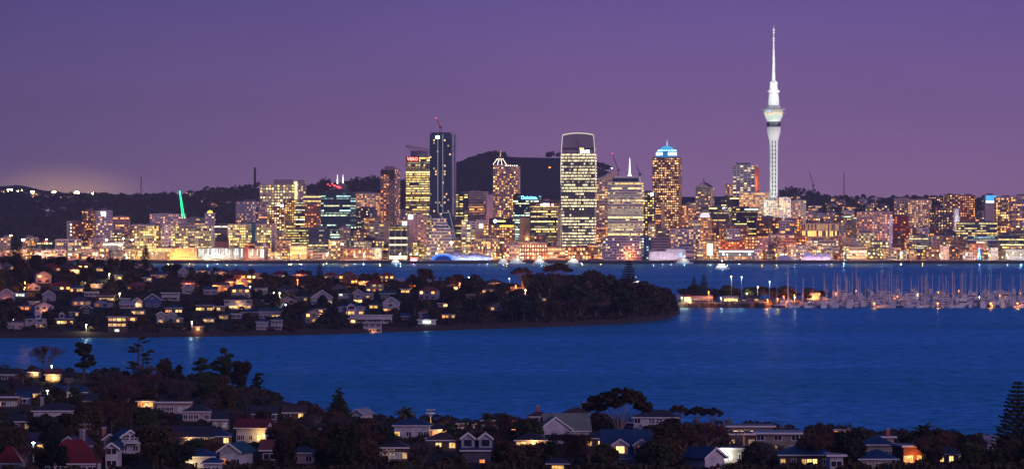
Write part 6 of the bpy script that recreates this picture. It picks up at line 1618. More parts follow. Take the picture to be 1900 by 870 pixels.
H(1552,872,28,1.2,'t','pale','white','0','white garage at the bottom edge','white garage', D=650, zf=zfg)
H(1842,842,22,1,'g','pale','white','0','white shed corner by the big pine','white pine shed', **ZF)
H(1035,880,40,1,'h','dark','brown','1','dark roof at the bottom edge among bare trees','bottom dark roof', D=655, zf=zfg)
H(590,812,40,1,'h','brown','brown','1 ','brown roof swallowed by bare trees','swallowed brown roof', **ZF)
H(560,862,44,1.1,'h','dark','pink','0 0','pinkish house in the dark tree belt','pink belt house', **ZF)
H(500,858,34,1.2,'g','orange','brown','0','small orange roof beside a white post','small orange roof', **ZF)
H(270,758,34,1,'h','brown','tan','31','tan cottage glowing orange behind bare branches','glowing tan cottage', porch=(0,1.2,500), **ZF)
H(98,708,30,1.2,'g','orange','tan','1 21','tan house lit yellow under the bare tree','lit bare-tree house', porch=(0,1.5,1200,(1,.6,.2)), **ZF)
H(62,700,22,.9,'h','orange','tan',' 2','small hut with a yellow lit roof','yellow lit hut', porch=(0,1.5,500,(1,.6,.2)), **ZF)
H(30,800,60,1.1,'h','dark','brown','0 0 7','dark bungalow among shrubs','dark shrub bungalow', **ZF)
H(60,840,50,1.1,'g','purple','pink','0 1','plum roofed bungalow under bare trees','plum tree bungalow', **ZF)
H(1560,812,30,1,'h','dark','brown','33','brown cottage with two red orange windows in the shrubs','red window shrubcottage', **ZF)
# white gable of the boat hall
# ------------------------------------------------------------------ trees
def leafcloud(b, centres, n, leaf, mat, rr, flat=1.0, up=0.0):
    """many small leaf clumps spread through lumpy volumes"""
    tot = sum(c[3]**2 for c in centres)
    for (x, y, z, r) in centres:
        k_ = max(4, int(n*r*r/tot))
        for _ in range(k_):
            u = rr.uniform(0, 2*math.pi); v = rr.uniform(-1, 1); q = math.sqrt(1-v*v); rad = r*(rr.random()**.45)*rr.uniform(.85, 1.12)
            c = Vector((x+rad*q*math.cos(u), y+rad*q*math.sin(u), z+rad*v*flat))
            a = Vector((rr.gauss(0,1), rr.gauss(0,1), rr.gauss(0,.6))).normalized(); d = a.cross(Vector((rr.gauss(0,1), rr.gauss(0,1), rr.gauss(0,1)))).normalized(); s = leaf*rr.uniform(.5, 1.3)
            b.face([tuple(c+a*(-s)+d*(-s*.5)), tuple(c+a*s*.9+d*(-s*.6)), tuple(c+a*s*.3+d*(s*.8)), tuple(c-a*s*.6+d*(s*.6))], mat)
F1 = foliagem('foliage_dark_green', (.010,.016,.008), (.062,.078,.030))
F2 = foliagem('foliage_brown_green', (.018,.016,.010), (.085,.056,.032))
F3 = foliagem('foliage_blue_green', (.008,.014,.012), (.030,.040,.030))
F4 = foliagem('twigs_reddish', (.060,.032,.028), (.17,.080,.066))
F5 = foliagem('twigs_violet', (.075,.050,.062), (.15,.10,.115))
F6 = foliagem('foliage_golden', (.05,.045,.012), (.12,.10,.03))
TK = {}
def make_tree(kind, seed, lod):
    """returns (trunk mesh object data, crown mesh data) for a tree of unit height 1 = 10 m"""
    rr = random.Random(seed); tb, cb = MB(), MB(); n = {0: 900, 1: 3800}[lod]; leaf = {0: .62, 1: .34}[lod]
    if kind == 'round':
        mat = rr.choice((F1, F1, F2, F3)); tb.tube((0,0,0), (0,0,4.5), .38, .25, BARK, 7)
        cs = [(0,0,6,2.6)]
        for k in range(9):
            a = rr.uniform(0, 6.28); q = rr.uniform(1.4, 3.1); z = rr.uniform(3.8, 8.4); r = rr.uniform(1.2, 2.0); cs.append((q*math.cos(a)*(1.15-.05*z), q*math.sin(a)*(1.15-.05*z), z, r)); tb.tube((0,0,rr.uniform(2,4)), (q*math.cos(a)*.7, q*math.sin(a)*.7, z), .16, .06, BARK, 5)
        leafcloud(cb, cs, n, leaf, mat, rr)
    elif kind == 'bare':
        mat = rr.choice((F4, F4, F5)); pend = [((0,0,0), (0,0,2.6), .34)]; tips = []
        for lv in range(4 if lod else 3):
            nx = []
            for (p, q, r) in pend:
                tb.tube(p, q, r, r*.68, PBARK if seed % 3 == 0 else BARK, 5 if lv < 2 else 4)
                for _ in range(3 if lv < 3 else 2):
                    d = (Vector(q)-Vector(p)).normalized() + Vector((rr.uniform(-.8,.8), rr.uniform(-.8,.8), rr.uniform(-.1,.6))); d.normalize(); nx.append((q, tuple(Vector(q)+d*rr.uniform(1.5, 2.3)*(.92**lv)), r*.6))
            pend = nx
            if lv > 0: tips += [q_[1] for q_ in pend] + [tuple((Vector(q_[0])+Vector(q_[1]))/2) for q_ in pend]
        tips += [p[1] for p in pend]
        for (p, q, r) in pend: tb.tube(p, q, r, r*.4, BARK, 3)
        for t_ in tips:
            for _ in range(5 if lod else 3):
                c = Vector(t_); d = Vector((rr.gauss(0,1), rr.gauss(0,1), rr.gauss(.4,.8))).normalized(); L = rr.uniform(.5, 1.3); s = .05 if lod else .10; e = d.cross(Vector((0,0,1))).normalized()*s
                cb.face([tuple(c-e), tuple(c+e), tuple(c+d*L+e*.3), tuple(c+d*L-e*.3)], mat)
                c2 = c+d*L*.5; d2 = Vector((rr.gauss(0,1), rr.gauss(0,1), rr.gauss(.3,.8))).normalized(); cb.face([tuple(c2-e), tuple(c2+e), tuple(c2+d2*L*.7+e*.3), tuple(c2+d2*L*.7-e*.3)], mat)
    elif kind == 'pine':     # macrocarpa: irregular flat layered plates
        tb.tube((0,0,0), (.2,0,5.5), .42, .26, BARK, 7); tb.tube((.2,0,5.5), (0,.2,9.2), .26, .1, BARK, 6); cs = []
        for k in range(26):
            z = rr.uniform(3.4, 9.5); q = rr.uniform(.3, 3.9)*(1.12-.07*z); a = rr.uniform(0, 6.28); r = rr.uniform(.55, 1.2)
            cs.append((q*math.cos(a), q*math.sin(a), z, r)); tb.tube((0,0,z-1.2), (q*math.cos(a), q*math.sin(a), z), .14, .05, BARK, 4)
        leafcloud(cb, cs, n*1.3, leaf*.8, F1 if rr.random() < .6 else F3, rr, .5)
    elif kind == 'cone':
        tb.tube((0,0,0), (0,0,8.6), .3, .05, BARK, 6)
        cs = [(rr.uniform(-.4,.4), rr.uniform(-.4,.4), .8+z*.86, (10-z)*.30*rr.uniform(.85,1.15)+.25) for z in lin(0, 9.6, 13)]
        leafcloud(cb, cs, n, leaf*.8, F1, rr)
    elif kind == 'norfolk':
        tb.tube((0,0,0), (0,0,10), .26, .04, BARK, 7); z = 1.6
        while z < 9.8:
            L = (10.3-z)*.36+.15; nb_ = 9
            for k in range(nb_):
                a = 6.28*k/nb_+z; px, py = math.cos(a), math.sin(a); L2 = L*rr.uniform(.8, 1.05)
                tb.tube((0,0,z), (px*L2, py*L2, z+.18*L2), .06, .02, BARK, 3)
                m = int(15 if lod else 8)
                for j in range(m):
                    t_ = (j+.6)/m; c = Vector((px*L2*t_, py*L2*t_, z+.18*L2*t_*t_)); s = .36*rr.uniform(.7,1.2)*(1.1-.4*t_)
                    cb.face([tuple(c+Vector((-py*s, px*s, .02))), tuple(c+Vector((px*s*.9, py*s*.9, .10))), tuple(c+Vector((py*s, -px*s, .02))), tuple(c+Vector((0, 0, s*.8)))], F1)
                    cb.face([tuple(c+Vector((-px*s, -py*s, 0))), tuple(c+Vector((px*s, py*s, 0))), tuple(c+Vector((px*s*.4, py*s*.4, s*.9)))], F1)
            z += .40+.02*z*rr.uniform(.4, 1)
    elif kind == 'gum':       # umbrella crown high on forked pale limbs
        tb.tube((0,0,0), (.1,0,3.6), .26, .2, PBARK, 7); cs = []
        for k in range(20):
            a = 6.28*k*.38+rr.uniform(-.3,.3); q = 3.6*math.sqrt((k+.6)/20); z = 9.0-q*q*.13+rr.uniform(-.55,.4); m = (q*.35*math.cos(a), q*.35*math.sin(a), 5.8)
            tb.tube((.1,0,3.6), m, .10, .06, PBARK, 4); tb.tube(m, (q*math.cos(a), q*math.sin(a), z-.3), .06, .03, PBARK, 3); cs.append((q*math.cos(a), q*math.sin(a), z, rr.uniform(.65, 1.05)))
        leafcloud(cb, cs, n, leaf*.75, F2, rr, .55)
    elif kind == 'thin':      # two bare stems with a few long side limbs and tufts
        cs = []
        for (x0, hh__) in ((0, 10), (.9, 8.6)):
            tb.tube((x0,0,0), (x0+.1,0,hh__), .24, .08, BARK, 7)
            for k in range(9):
                z = 3.5+k*(hh__-3.8)/8; a = rr.uniform(-.5,.5)+(0 if rr.random() < .65 else 3.14); L = rr.uniform(1.2, 3.6)*(1.25-z*.07)
                e = (x0+L*math.cos(a), L*math.sin(a), z+rr.uniform(-.1,.5)); tb.tube((x0,0,z), e, .08, .03, BARK, 4)
                for t_ in (.55, .8, 1.0): cs.append((x0+(e[0]-x0)*t_, e[1]*t_, z+(e[2]-z)*t_+.1, rr.uniform(.22,.5)))
        leafcloud(cb, cs, 900, .26, F1, rr, .5)
    elif kind == 'palm':
        tb.tube((0,0,0), (0,0,6.2), .38, .34, BARK, 8); nfr = 34
        for k in range(nfr):
            a = 6.28*k/nfr*2.6; el = rr.uniform(-.35, 1.25); L = rr.uniform(3.2, 4.2); p = Vector((0,0,6.3)); d = Vector((math.cos(a)*math.cos(el), math.sin(a)*math.cos(el), math.sin(el)))
            for s in range(9):
                q = p + d*(L/9); e = d.cross(Vector((0,0,1))); e = e.normalized() if e.length > .01 else Vector((1,0,0)); w_ = .55*math.sin((s+1)/10*math.pi)+.06
                for sg in (-1, 1): cb.face([tuple(p), tuple(q), tuple(q+e*sg*w_+d*.12-Vector((0,0,w_*.45))), tuple(p+e*sg*w_*.9-Vector((0,0,w_*.45)))], F1 if k % 3 else F2)
                p = q; d = (d - Vector((0,0,.17))).normalized()
    elif kind == 'cabbage':
        tb.tube((0,0,0), (0,0,4.2), .26, .2, BARK, 6); heads = []
        for k in range(5):
            a = 6.28*k/5; h_ = (1.5*math.cos(a), 1.5*math.sin(a), rr.uniform(6.3, 8.0)); tb.tube((0,0,4.1), h_, .15, .1, BARK, 5); heads.append(h_)
        for hd in heads:
            for k in range(46):
                d = Vector((rr.gauss(0,1), rr.gauss(0,1), rr.gauss(.25,.8))).normalized(); e = d.cross(Vector((0,0,1))).normalized()*.09; L = rr.uniform(.9, 1.5); c = Vector(hd)
                cb.face([tuple(c-e), tuple(c+e), tuple(c+d*L)], F2)
    return tb.build('trunk_proto'), cb.build('crown_proto')
PROTO = {}
def proto(kind, var, lod):
    k = (kind, var, lod)
    if k not in PROTO:
        t, c = make_tree(kind, hash_(kind)*10+var, lod); tm, cmh = t.data, c.data; bpy.data.objects.remove(t); bpy.data.objects.remove(c); tm.name = 'trunk'; cmh.name = 'crown'; PROTO[k] = (tm, cmh)
    return PROTO[k]
def hash_(s): return sum(ord(c)*(i+3) for i, c in enumerate(s)) % 997
NAMES = {'round': 'broadleaf_tree', 'bare': 'bare_tree', 'pine': 'macrocarpa_tree', 'cone': 'cypress_tree', 'norfolk': 'norfolk_pine', 'thin': 'thinned_pine', 'gum': 'umbrella_tree', 'palm': 'palm_tree', 'cabbage': 'cabbage_tree'}
tree_rects = []
def tree(x, ytop, D, kind, zf, wscale=1.0, lod=1, var=0, label=None, z=None, group=None):
    z = zf(x, D)-.4 if z is None else z
    top = {'round': 9.3, 'bare': 9.6, 'pine': 10, 'cone': 10.3, 'norfolk': 10.1, 'thin': 10, 'gum': 9.9, 'palm': 9.4, 'cabbage': 9.2}[kind]
    s = max(.25, (Z(ytop, D)-z)/top)
    r = thing(NAMES[kind], (X(x, D), D, z), 0 if kind == 'thin' else U(0, 6.28), label, 'palm' if kind == 'palm' else 'tree', group); r.scale = (s*wscale, s*wscale, s)
    tm, cmh = proto(kind, var, lod)
    for nm, me in (('trunk', tm), ('crown', cmh)):
        o = bpy.data.objects.new(nm, me); sc.collection.objects.link(o); o.parent = r
    return r
# --- single trees one can point to
G = lambda x, y0, D, k, ws, lab_, var=0: tree(x, y0, D, k, zfg, ws, 1, var, lab_)
G(88,644,1190,'bare',1.15,'large bare violet tree at the water behind the lit house', 0)
G(155,634,1170,'pine',1.05,'tall open dark pine beside the bare violet tree', 1)
G(256,628,1120,'thin',1.0,'sparse storm thinned pine with long bare side branches', 3)
G(205,680,1120,'round',1.2,'dark rounded tree between the open pine and the thinned pine', 1)
G(305,664,1140,'round',1.0,'dark tree at the waterline beyond the thinned pine', 2)
G(330,676,1130,'pine',.8,'low spreading pine beside the tall waterline grove', 2)
G(272,676,1080,'bare',1.1,'reddish bare tree in front of the thinned pine', 1)
G(372,658,1120,'pine',1.0,'broad flat topped pine in the grove on the point', 3)
G(418,642,1130,'pine',1.05,'tallest flat topped pine of the grove on the point', 4)
G(447,672,1110,'round',.9,'dense dark tree under the tallest pine of the point', 3)
G(478,690,1100,'pine',.95,'lower pine leaning out at the end of the grove', 5)
G(508,727,1060,'round',1.05,'round dark tree at the foot of the point', 4)
G(322,718,1010,'bare',1.2,'purple brown bare tree above the pale row house', 2)
G(395,700,1060,'bare',1.0,'leafless tree beneath the flat topped pines', 4)
G(628,712,930,'cone',1.15,'dark conical tree standing up against the water', 0)
G(752,752,905,'palm',1.5,'big feathery palm alone against the water', 0)
G(905,760,880,'palm',1.1,'small palm above the blue curtain house', 1)
G(938,762,880,'palm',1.1,'second small palm beside the first over the blue curtain house', 2)
G(868,777,800,'palm',1.2,'shaggy palm in front of the pink house', 1)
G(846,785,760,'palm',1.3,'dark drooping palm by the orange porch house', 2)
G(1148,716,690,'gum',1.12,'tall umbrella crowned gum with long bare pale trunk', 0)
G(1260,750,900,'gum',1.0,'small round headed gum above the white twostorey house', 1)
G(1293,752,890,'gum',1.0,'gum with a ragged round head between two others', 2)
G(1322,753,880,'gum',.95,'drooping gum beside the clerestory house', 3)
G(1240,775,760,'round',1.2,'broad reddish leaved tree before the white twostorey house', 5)
G(1116,762,800,'round',1.15,'rounded dark tree between the sage and dark hip houses', 6)
G(1530,785,800,'round',1.2,'dark bushy tree beside the slanting roof house', 7)
G(1578,782,790,'cabbage',1.7,'spiky cabbage tree among the bushy trees', 0)
G(1600,798,770,'round',1.1,'olive bushy tree next to the pink tower house', 2)
G(1545,800,760,'round',1.0,'low olive tree before the spiky cabbage tree', 8)
G(1615,793,800,'cabbage',1.4,'second spiky cabbage tree by the pink tower house', 1)
G(1713,782,760,'palm',1.35,'dark palm with drooping fronds over the big fig', 0)
G(1765,792,720,'round',1.35,'largest round tree low down near the big pine', 9)
G(1800,820,690,'round',1.1,'dark tree between the largest round tree and the pine', 4)
G(1830,815,740,'bare',1.0,'fine twigged bare tree beside the tall norfolk pine', 5)
G(1889,706,720,'norfolk',1.15,'tall norfolk pine cut by the edge of the photo', 1)
G(1020,766,860,'bare',1.1,'bare rounded hedge tree behind the big sage house', 3)
G(985,795,790,'pine',1.3,'feathery dark pine spreading over the pergola lights', 6)
G(1060,836,660,'bare',1.2,'reddish bare tree at the bottom below the sage house', 6)
P_ = lambda x, y0, D, k, ws, lab_, var=0: tree(x, y0, D, k, zpen, ws, 0, var, lab_)
P_(1167,484,2080,'norfolk',1.15,'large dark norfolk pine towering over the headland tip', 2)
P_(593,488,2150,'norfolk',.95,'small norfolk pine on the headland ridge', 0)
P_(270,455,2200,'norfolk',.95,'slim norfolk pine in front of the amber quay lights', 1)
P_(30,441,2200,'norfolk',1.1,'dark norfolk pine before the beige corner building', 2)
P_(790,499,2250,'round',1.5,'broad flat domed tree on the headland ridge', 3)
P_(1035,487,2200,'gum',1.3,'thin umbrella tree standing up beside the white boat hall', 0)
P_(967,496,2200,'gum',1.3,'small flat topped tree before the white boat hall', 1)
P_(1100,499,2150,'gum',1.0,'spindly tree beyond the white boat hall', 2)
P_(1225,533,2120,'round',1.4,'rounded dark tree at the very tip of the headland', 5)
P_(1238,550,2090,'round',1.3,'low leaning tree over the water at the tip', 6)
for k_, (x, yt, D) in enumerate(((1075,527,1980),(1105,522,2000),(1135,519,2010),(1150,531,2000),(1190,524,2040),(1207,529,2060))):
    P_(x, yt, D, 'round', 1.45, '%s big dark shoreline tree between the yellow window row and the headland tip' % ORD[k_+1], k_+1)
tree(1288,514,2430,'norfolk',lambda a,b_: 3.0,1.0,0,0,'norfolk pine on the spit, first from the headland')
tree(1306,509,2430,'norfolk',lambda a,b_: 3.0,1.0,0,1,'taller norfolk pine on the spit, second from the headland')

# --- the rest: fill, front trees never standing before a house that shows
def blocks(x, ytop, w, ybase, D, rl, tol, up=.72):
    for (a, b_, c, d_, dd, keep) in rl:
        if keep: up_, tol_ = .80, min(tol, .22)
        else: up_, tol_ = up, tol
        if dd > D-2:
            cut = c+(d_-c)*up_      # only the upper part of a house is kept clear: shrubs and trees hide the foot of it
            ox = min(x+w/2, b_)-max(x-w/2, a); oy = min(ybase, cut)-max(ytop, c)
            if ox > 0 and oy > 0 and ox*oy > tol_*(b_-a)*(cut-c): return True
    return False
tr = random.Random(77); pen_items = []; tries = 0
KW = {'round': 'dark broadleaf', 'bare': 'leafless', 'pine': 'layered pine', 'cone': 'pointed'}
def crown_w(kind, s): return {'round': 8.6, 'bare': 9.5, 'pine': 8, 'cone': 6}[kind]*s
while len(pen_items) < 292 and tries < 9000:
    tries += 1
    x = tr.uniform(-60, 1245); D = tr.uniform(interp(PN, x)+10, min(2450, interp(PF, x)-40))
    if tr.random() < .35: x = tr.uniform(820, 1245); D = interp(PN, x)+tr.uniform(6, 260)
    z = zpen(x, D)
    if z < 2.5: continue
    kind = tr.choices(('round', 'bare', 'pine', 'cone'), (60, 18 if x < 850 else 30, 14, 3))[0]
    H_ = tr.uniform(5.5, 11.5) if x < 860 else tr.uniform(9, 15)
    ybase = PY(z, D); ytop = PY(z+H_, D); ws = tr.uniform(.95, 1.4); wpx = crown_w(kind, H_/9.5*ws)*F/D
    lim = interp([(-60,470),(0,473),(120,478),(260,484),(300,492),(420,498),(520,502),(640,506),(760,508),(860,512),(960,512),(1010,508),(1080,512),(1150,512),(1200,526),(1245,540)], x)
    if ytop < lim-3: continue
    if blocks(x, ytop, wpx, ybase, D, h_rects, .34, .62): continue
    o = tree(x, ytop, D, kind, zpen, ws, 0, tr.randrange({'round': 8, 'bare': 6, 'pine': 4, 'cone': 2}[kind]), None)
    pen_items.append((o, x, ('upper ' if (D-interp(PN, x)) > 220 else 'shore ')+KW[kind], 'tree'))
HA = thin_anchors([(a[0], ' '.join(a[1].split()[-2:]) if len(a[1].split()) > 3 else a[1]) for a in h_anchors if a[2] > 1500], 42)
name_between(pen_items, HA, 'trees over the headland')
near_items = []; tries = 0; trects = []
while len(near_items) < 330 and tries < 22000:
    tries += 1
    x = tr.uniform(-60, 1960); S = interp(SHORE, x); D = tr.uniform(640, S-12) if tr.random() < .75 else tr.uniform(625, 720); z = zfg(x, D)
    if z < 1.6: continue
    west = x < 640
    kind = tr.choices(('round', 'bare', 'pine', 'cone'), (50, 32, 12, 3))[0]
    H_ = tr.uniform(4.0, 9.5) if D > 760 else tr.uniform(4, 8)
    ybase = PY(z, D); ytop = PY(z+H_, D); ws = tr.uniform(.95, 1.45); wpx = crown_w(kind, H_/9.5*ws)*F/D
    lim = interp([(-60,705),(0,700),(60,690),(120,700),(200,690),(300,685),(400,690),(500,735),(540,758),(620,752),(690,770),(720,788),(860,775),(1000,772),(1060,776),(1200,780),(1340,785),(1420,800),(1500,800),(1660,805),(1740,795),(1820,812),(1900,815),(1960,815)], x)
    if ytop < lim-2: continue
    if blocks(x, ytop, wpx, ybase, D, h_rects, .50, .52): continue
    o = tree(x, ytop, D, kind, zfg, ws, 1, tr.randrange({'round': 10, 'bare': 7, 'pine': 7, 'cone': 2}[kind]), None)
    near_items.append((o, x, ('waterside ' if S-D < 90 else 'garden ')+KW[kind], 'tree'))
HB_ = thin_anchors([(a[0], ' '.join(a[1].split()[-2:]) if len(a[1].split()) > 3 else a[1]) for a in h_anchors if a[2] < 1500], 48)
name_between(near_items, HB_, 'trees of the near suburb')
print('pen trees', len(pen_items), 'near', len(near_items))
# low scrub and hedges between the houses
pts = []
for k in range(2600):
    x = cm.uniform(-100, 1255); D = cm.uniform(interp(PN, x)+5, min(2450, interp(PF, x)-20)); r_ = cm.uniform(1.2, 2.6)
    z = zpen(x, D)
    if z < 2 or blocks(x, PY(z+r_*1.4, D), r_*2*F/D, PY(z, D), D, h_rects, .12, .7): continue
    pts.append((X(x, D), D, z+.2, r_))
canopy_mass('undergrowth', pts, foliagem('scrub', (.014,.016,.009), (.06,.045,.028)), 'scrub and hedges covering the headland between its houses', .75, 22, 8)
pts = []
for k in range(1900):
    x = cm.uniform(-100, 2000); D = cm.uniform(600, interp(SHORE, x)-4); r_ = cm.uniform(.7, 1.8)
    z = zfg(x, D)
    if z < 1 or blocks(x, PY(z+r_*1.4, D), r_*2*F/D, PY(z, D), D, h_rects, .12, .66): continue
    pts.append((X(x, D), D, z+.1, r_))
canopy_mass('shrubbery', pts, foliagem('scrub', (.014,.016,.009), (.06,.045,.028)), 'garden shrubs and hedges of the near suburb', .34, 60, 9)
# ------------------------------------------------------------------ the spit, the marina and boats
def spit():
    g = MB(); m = wallm('spit_rock', (.07,.05,.045), var=.4, scale=.5); top = wallm('spit_top', (.16,.13,.11))
    xs = lin(1256, 1432, 45); near = [2338 + 3*math.sin(i*.9) for i in range(45)]
    for i in range(44):
        x0, x1 = xs[i], xs[i+1]; a, b_ = near[i], near[i+1]
        g.face([(X(x0,a), a-3, -1), (X(x1,b_), b_-3, -1), (X(x1,b_+4), b_+4, 2.9+.3*math.sin(i*2.1)), (X(x0,a+4), a+4, 2.9+.3*math.sin((i-1)*2.1))], m)
        g.face([(X(x0,a+4), a+4, 2.9+.3*math.sin((i-1)*2.1)), (X(x1,b_+4), b_+4, 2.9+.3*math.sin(i*2.1)), (X(x1,2480), 2480, 3.0), (X(x0,2480), 2480, 3.0)], top)
    g.face([(X(1432,2338), 2336, -1), (X(1436,2480), 2480, -1), (X(1432,2480), 2480, 3), (X(1432,2342), 2342, 2.9)], m)
    g.face([(X(1256,2480), 2480, 3), (X(1520,2480), 2480, 3), (X(1520,2530), 2530, -1), (X(1256,2530), 2530, -1)], m)
    g.face([(X(1432,2432), 2432, 3), (X(1520,2432), 2432, 3), (X(1520,2480), 2480, 3), (X(1432,2480), 2480, 3)], top); g.face([(X(1430,2428), 2428, -1), (X(1522,2428), 2428, -1), (X(1520,2432), 2432, 3), (X(1432,2432), 2432, 3)], m)
    tag(g.build('breakwater_land'), 'rocky spit enclosing the marina', None, None, 'structure')
spit()
def low_building(x, wpx, h, D, wall, roof, lits, label, porch=None, d=8):
    w = wpx/F*D; r = thing('marina_building', (X(x, D), D+d/2, 3.0), 0, label, 'building'); b = MB(); b.box(-w/2, w/2, -d/2, d/2, -.4, h, HWALL(wall), skip='du'); b.build('wall', r)
    b = MB(); gable_roof(b, w, d, h, 1.3, .5, RF(roof), W(wall), 'x'); b.build('roof', r); windows(r, w, d, .8, lits)
    if porch: point_light(r, (0, -d/2-3, 2.2), porch, (1,.5,.15), .4)
low_building(1303, 38, 3.4, 2352, 'pink', 'pale', '0000000', 'long low pinkish clubhouse on the spit')
low_building(1276, 14, 4.2, 2350, 'white', 'orange', '2 2', 'small hut glowing warm beside the norfolk pines', 2500)
low_building(1356, 26, 2.8, 2372, 'cream', 'pale', '2222', 'low lit shed under the tallest yellow lamp of the spit', 1500)
low_building(1396, 22, 3, 2380, 'slate', 'dark', '0 1', 'dark shed among parked boats on the spit')
low_building(1262, 10, 4, 2360, 'white', 'pale', '0', 'white box kiosk at the root of the spit')
low_building(1508, 22, 5, 2440, 'pink', 'grey', '1 2 1', 'marina office with warm windows behind the masts', 2500)
SL = [(1357,513,2385,'white','tall yellow white lamp over the lit shed on the spit'), (1376,514,2420,'cool','pale lamp behind the lit shed on the spit'), (1428,523,2420,'cool','tall white lamp lighting a tree at the marina gate'), (1406,532,2440,'white','small yellow lamp beside the marina gate'),
      (1315,541,2350,'sodium','orange lamp just past the two norfolk pines'), (1424,559,2345,'sodium','orange lamp at the end of the rock spit'), (1386,544,2440,'white','low yellow light in the spit trees'), (1443,554,2350,'sodium','orange lamp above the first jetty boats'), (1454,550,2432,'sodium','orange lamp on the marina bank'),
      (1474,547,2432,'sodium','red orange lamp on the marina bank'), (1500,548,2436,'sodium','orange lamp at the marina office door'), (1521,545,2436,'sodium','brightest orange lamp of the marina bank'), (1265,552,2345,'white','yellow lamp at the root of the spit'), (1338,553,2352,'white','yellow lamp beside the long pinkish clubhouse')]
for (x, y, D, k, lb) in SL:
    z = 3.0; lamp(x, D, max(2.5, Z(y, D)-z), k, z, lb, 'lamps of the marina spit', {'sodium': 5200, 'white': 2200, 'cool': 1200}[k], head=.42)
for (x, lb) in ((1622,'orange pier end light among the yachts, first from the spit'), (1740,'orange pier end light among the yachts, second from the spit'), (1838,'orange pier end light among the yachts, third from the spit'), (1888,'orange pier end light among the yachts, fourth from the spit')):
    D = 2338; z = .6; lamp(x, D, 2.6, 'sodium', z, lb, 'pier end lights', 1500, 'pier_light', .75, 'light')
for k in range(12):
    x = 1475+k*38; D = 2400+(k*67) % 300
    lamp(x, D, 5.5, 'sodium' if k % 3 else 'white', .5, '%s small added lamp post over the moored boats, counted from the spit' % ORD[k+1], 'lamp posts added over the marina piers', 2200, head=.36)  # added at regular steps to brighten the moored boats
# floating piers
for k, x in enumerate((1462, 1500, 1545, 1590, 1640, 1690, 1740, 1790, 1840, 1890, 1940)):
    g = MB(); D = 2345; g.box(-1.2, 1.2, 0, 150, -.3, .5, wallm('pier_deck', (.22,.18,.15)))
    tag(g.build('pier', None, (X(x, D), D, 0)), 'floating pier between the moored yachts, %s from the spit' % ORD[k+1], 'pier', 'floating piers')
mr_ = random.Random(31)
def make_yacht(var):
    L = [10.5, 12.5, 9, 11.5, 14][var]; rr = random.Random(var); hullm = wallm('hull_%d' % var, [(.75,.75,.78),(.72,.70,.74),(.05,.08,.22),(.66,.66,.70),(.78,.78,.8)][var], rough=.35, var=.05)
    t = thing('sailing_yacht', (0,0,0)); b = MB(); prof = [(-.5,.55,.0),(-.3,.85,0),(0,1,0),(.25,.85,0),(.42,.45,.1),(.5,.03,.25)]; B_ = L*.16
    for i in range(len(prof)-1):
        a, c = prof[i], prof[i+1]
        for s in (-1, 1):
            q = [(a[0]*L, s*a[1]*B_*.75, -.3), (c[0]*L, s*c[1]*B_*.75, -.3), (c[0]*L, s*c[1]*B_, 1.15+c[2]), (a[0]*L, s*a[1]*B_, 1.15+a[2])]; b.face(q if s < 0 else q[::-1], hullm)
        b.face([(a[0]*L, -a[1]*B_, 1.15+a[2]), (c[0]*L, -c[1]*B_, 1.15+c[2]), (c[0]*L, c[1]*B_, 1.15+c[2]), (a[0]*L, a[1]*B_, 1.15+a[2])], TRIM)
    b.face([(-.5*L, -.55*B_, 1.15), (-.5*L, .55*B_, 1.15), (-.5*L, .4*B_, -.3), (-.5*L, -.4*B_, -.3)], hullm); b.build('hull', t)
    b = MB(); b.prism([(-.18*L,-B_*.55),(.22*L,-B_*.42),(.22*L,B_*.42),(-.18*L,B_*.55)], 1.15, 1.75, TRIM, scale=.85)
    b.box(-.14*L, .14*L, -B_*.51, -B_*.49, 1.32, 1.58, wallm('port_light', (.01,.01,.02), rough=.2)); b.build('cabin', t)
    b = MB(); mh = L*1.25; al = wallm('alloy_spar', (.62,.56,.62), rough=.45, var=.05); b.tube((.06*L,0,1.2), (.06*L,0,1.2+mh), .21, .15, al, 6)
    for f_ in (.5, .78): b.box(.06*L-.06, .06*L+.06, -B_*.55, B_*.55, 1.2+mh*f_, 1.2+mh*f_+.08, al)
    b.tube((.5*L, 0, 1.5), (.07*L, 0, 1.2+mh*.97), .03, .03, DSTEEL, 3); b.tube((-.5*L, 0, 1.4), (.06*L, 0, 1.2+mh), .03, .03, DSTEEL, 3)
    for s in (-1, 1): b.tube((.05*L, s*B_*.95, 1.15), (.06*L, s*B_*.5, 1.2+mh*.78), .03, .03, DSTEEL, 3)
    b.build('mast', t)
    b = MB(); cov = wallm('sail_cover_%d' % var, [(.05,.10,.32),(.60,.58,.60),(.04,.05,.12),(.05,.09,.30),(.35,.05,.05)][var]); b.tube((.04*L,0,2.6), (-.40*L,0,2.4), .22, .14, cov, 6); b.build('boom', t)
    if var in (1, 4):
        b = MB(); b.box(-.34*L, -.18*L, -B_*.5, B_*.5, 2.2, 2.28, cov)
        for s in (-1, 1): b.tube((-.34*L, s*B_*.5, 1.15), (-.34*L, s*B_*.5, 2.2), .05, .05, STEEL, 4); b.tube((-.18*L, s*B_*.5, 1.15), (-.18*L, s*B_*.5, 2.2), .05, .05, STEEL, 4)
        b.build('canopy', t)
    return t
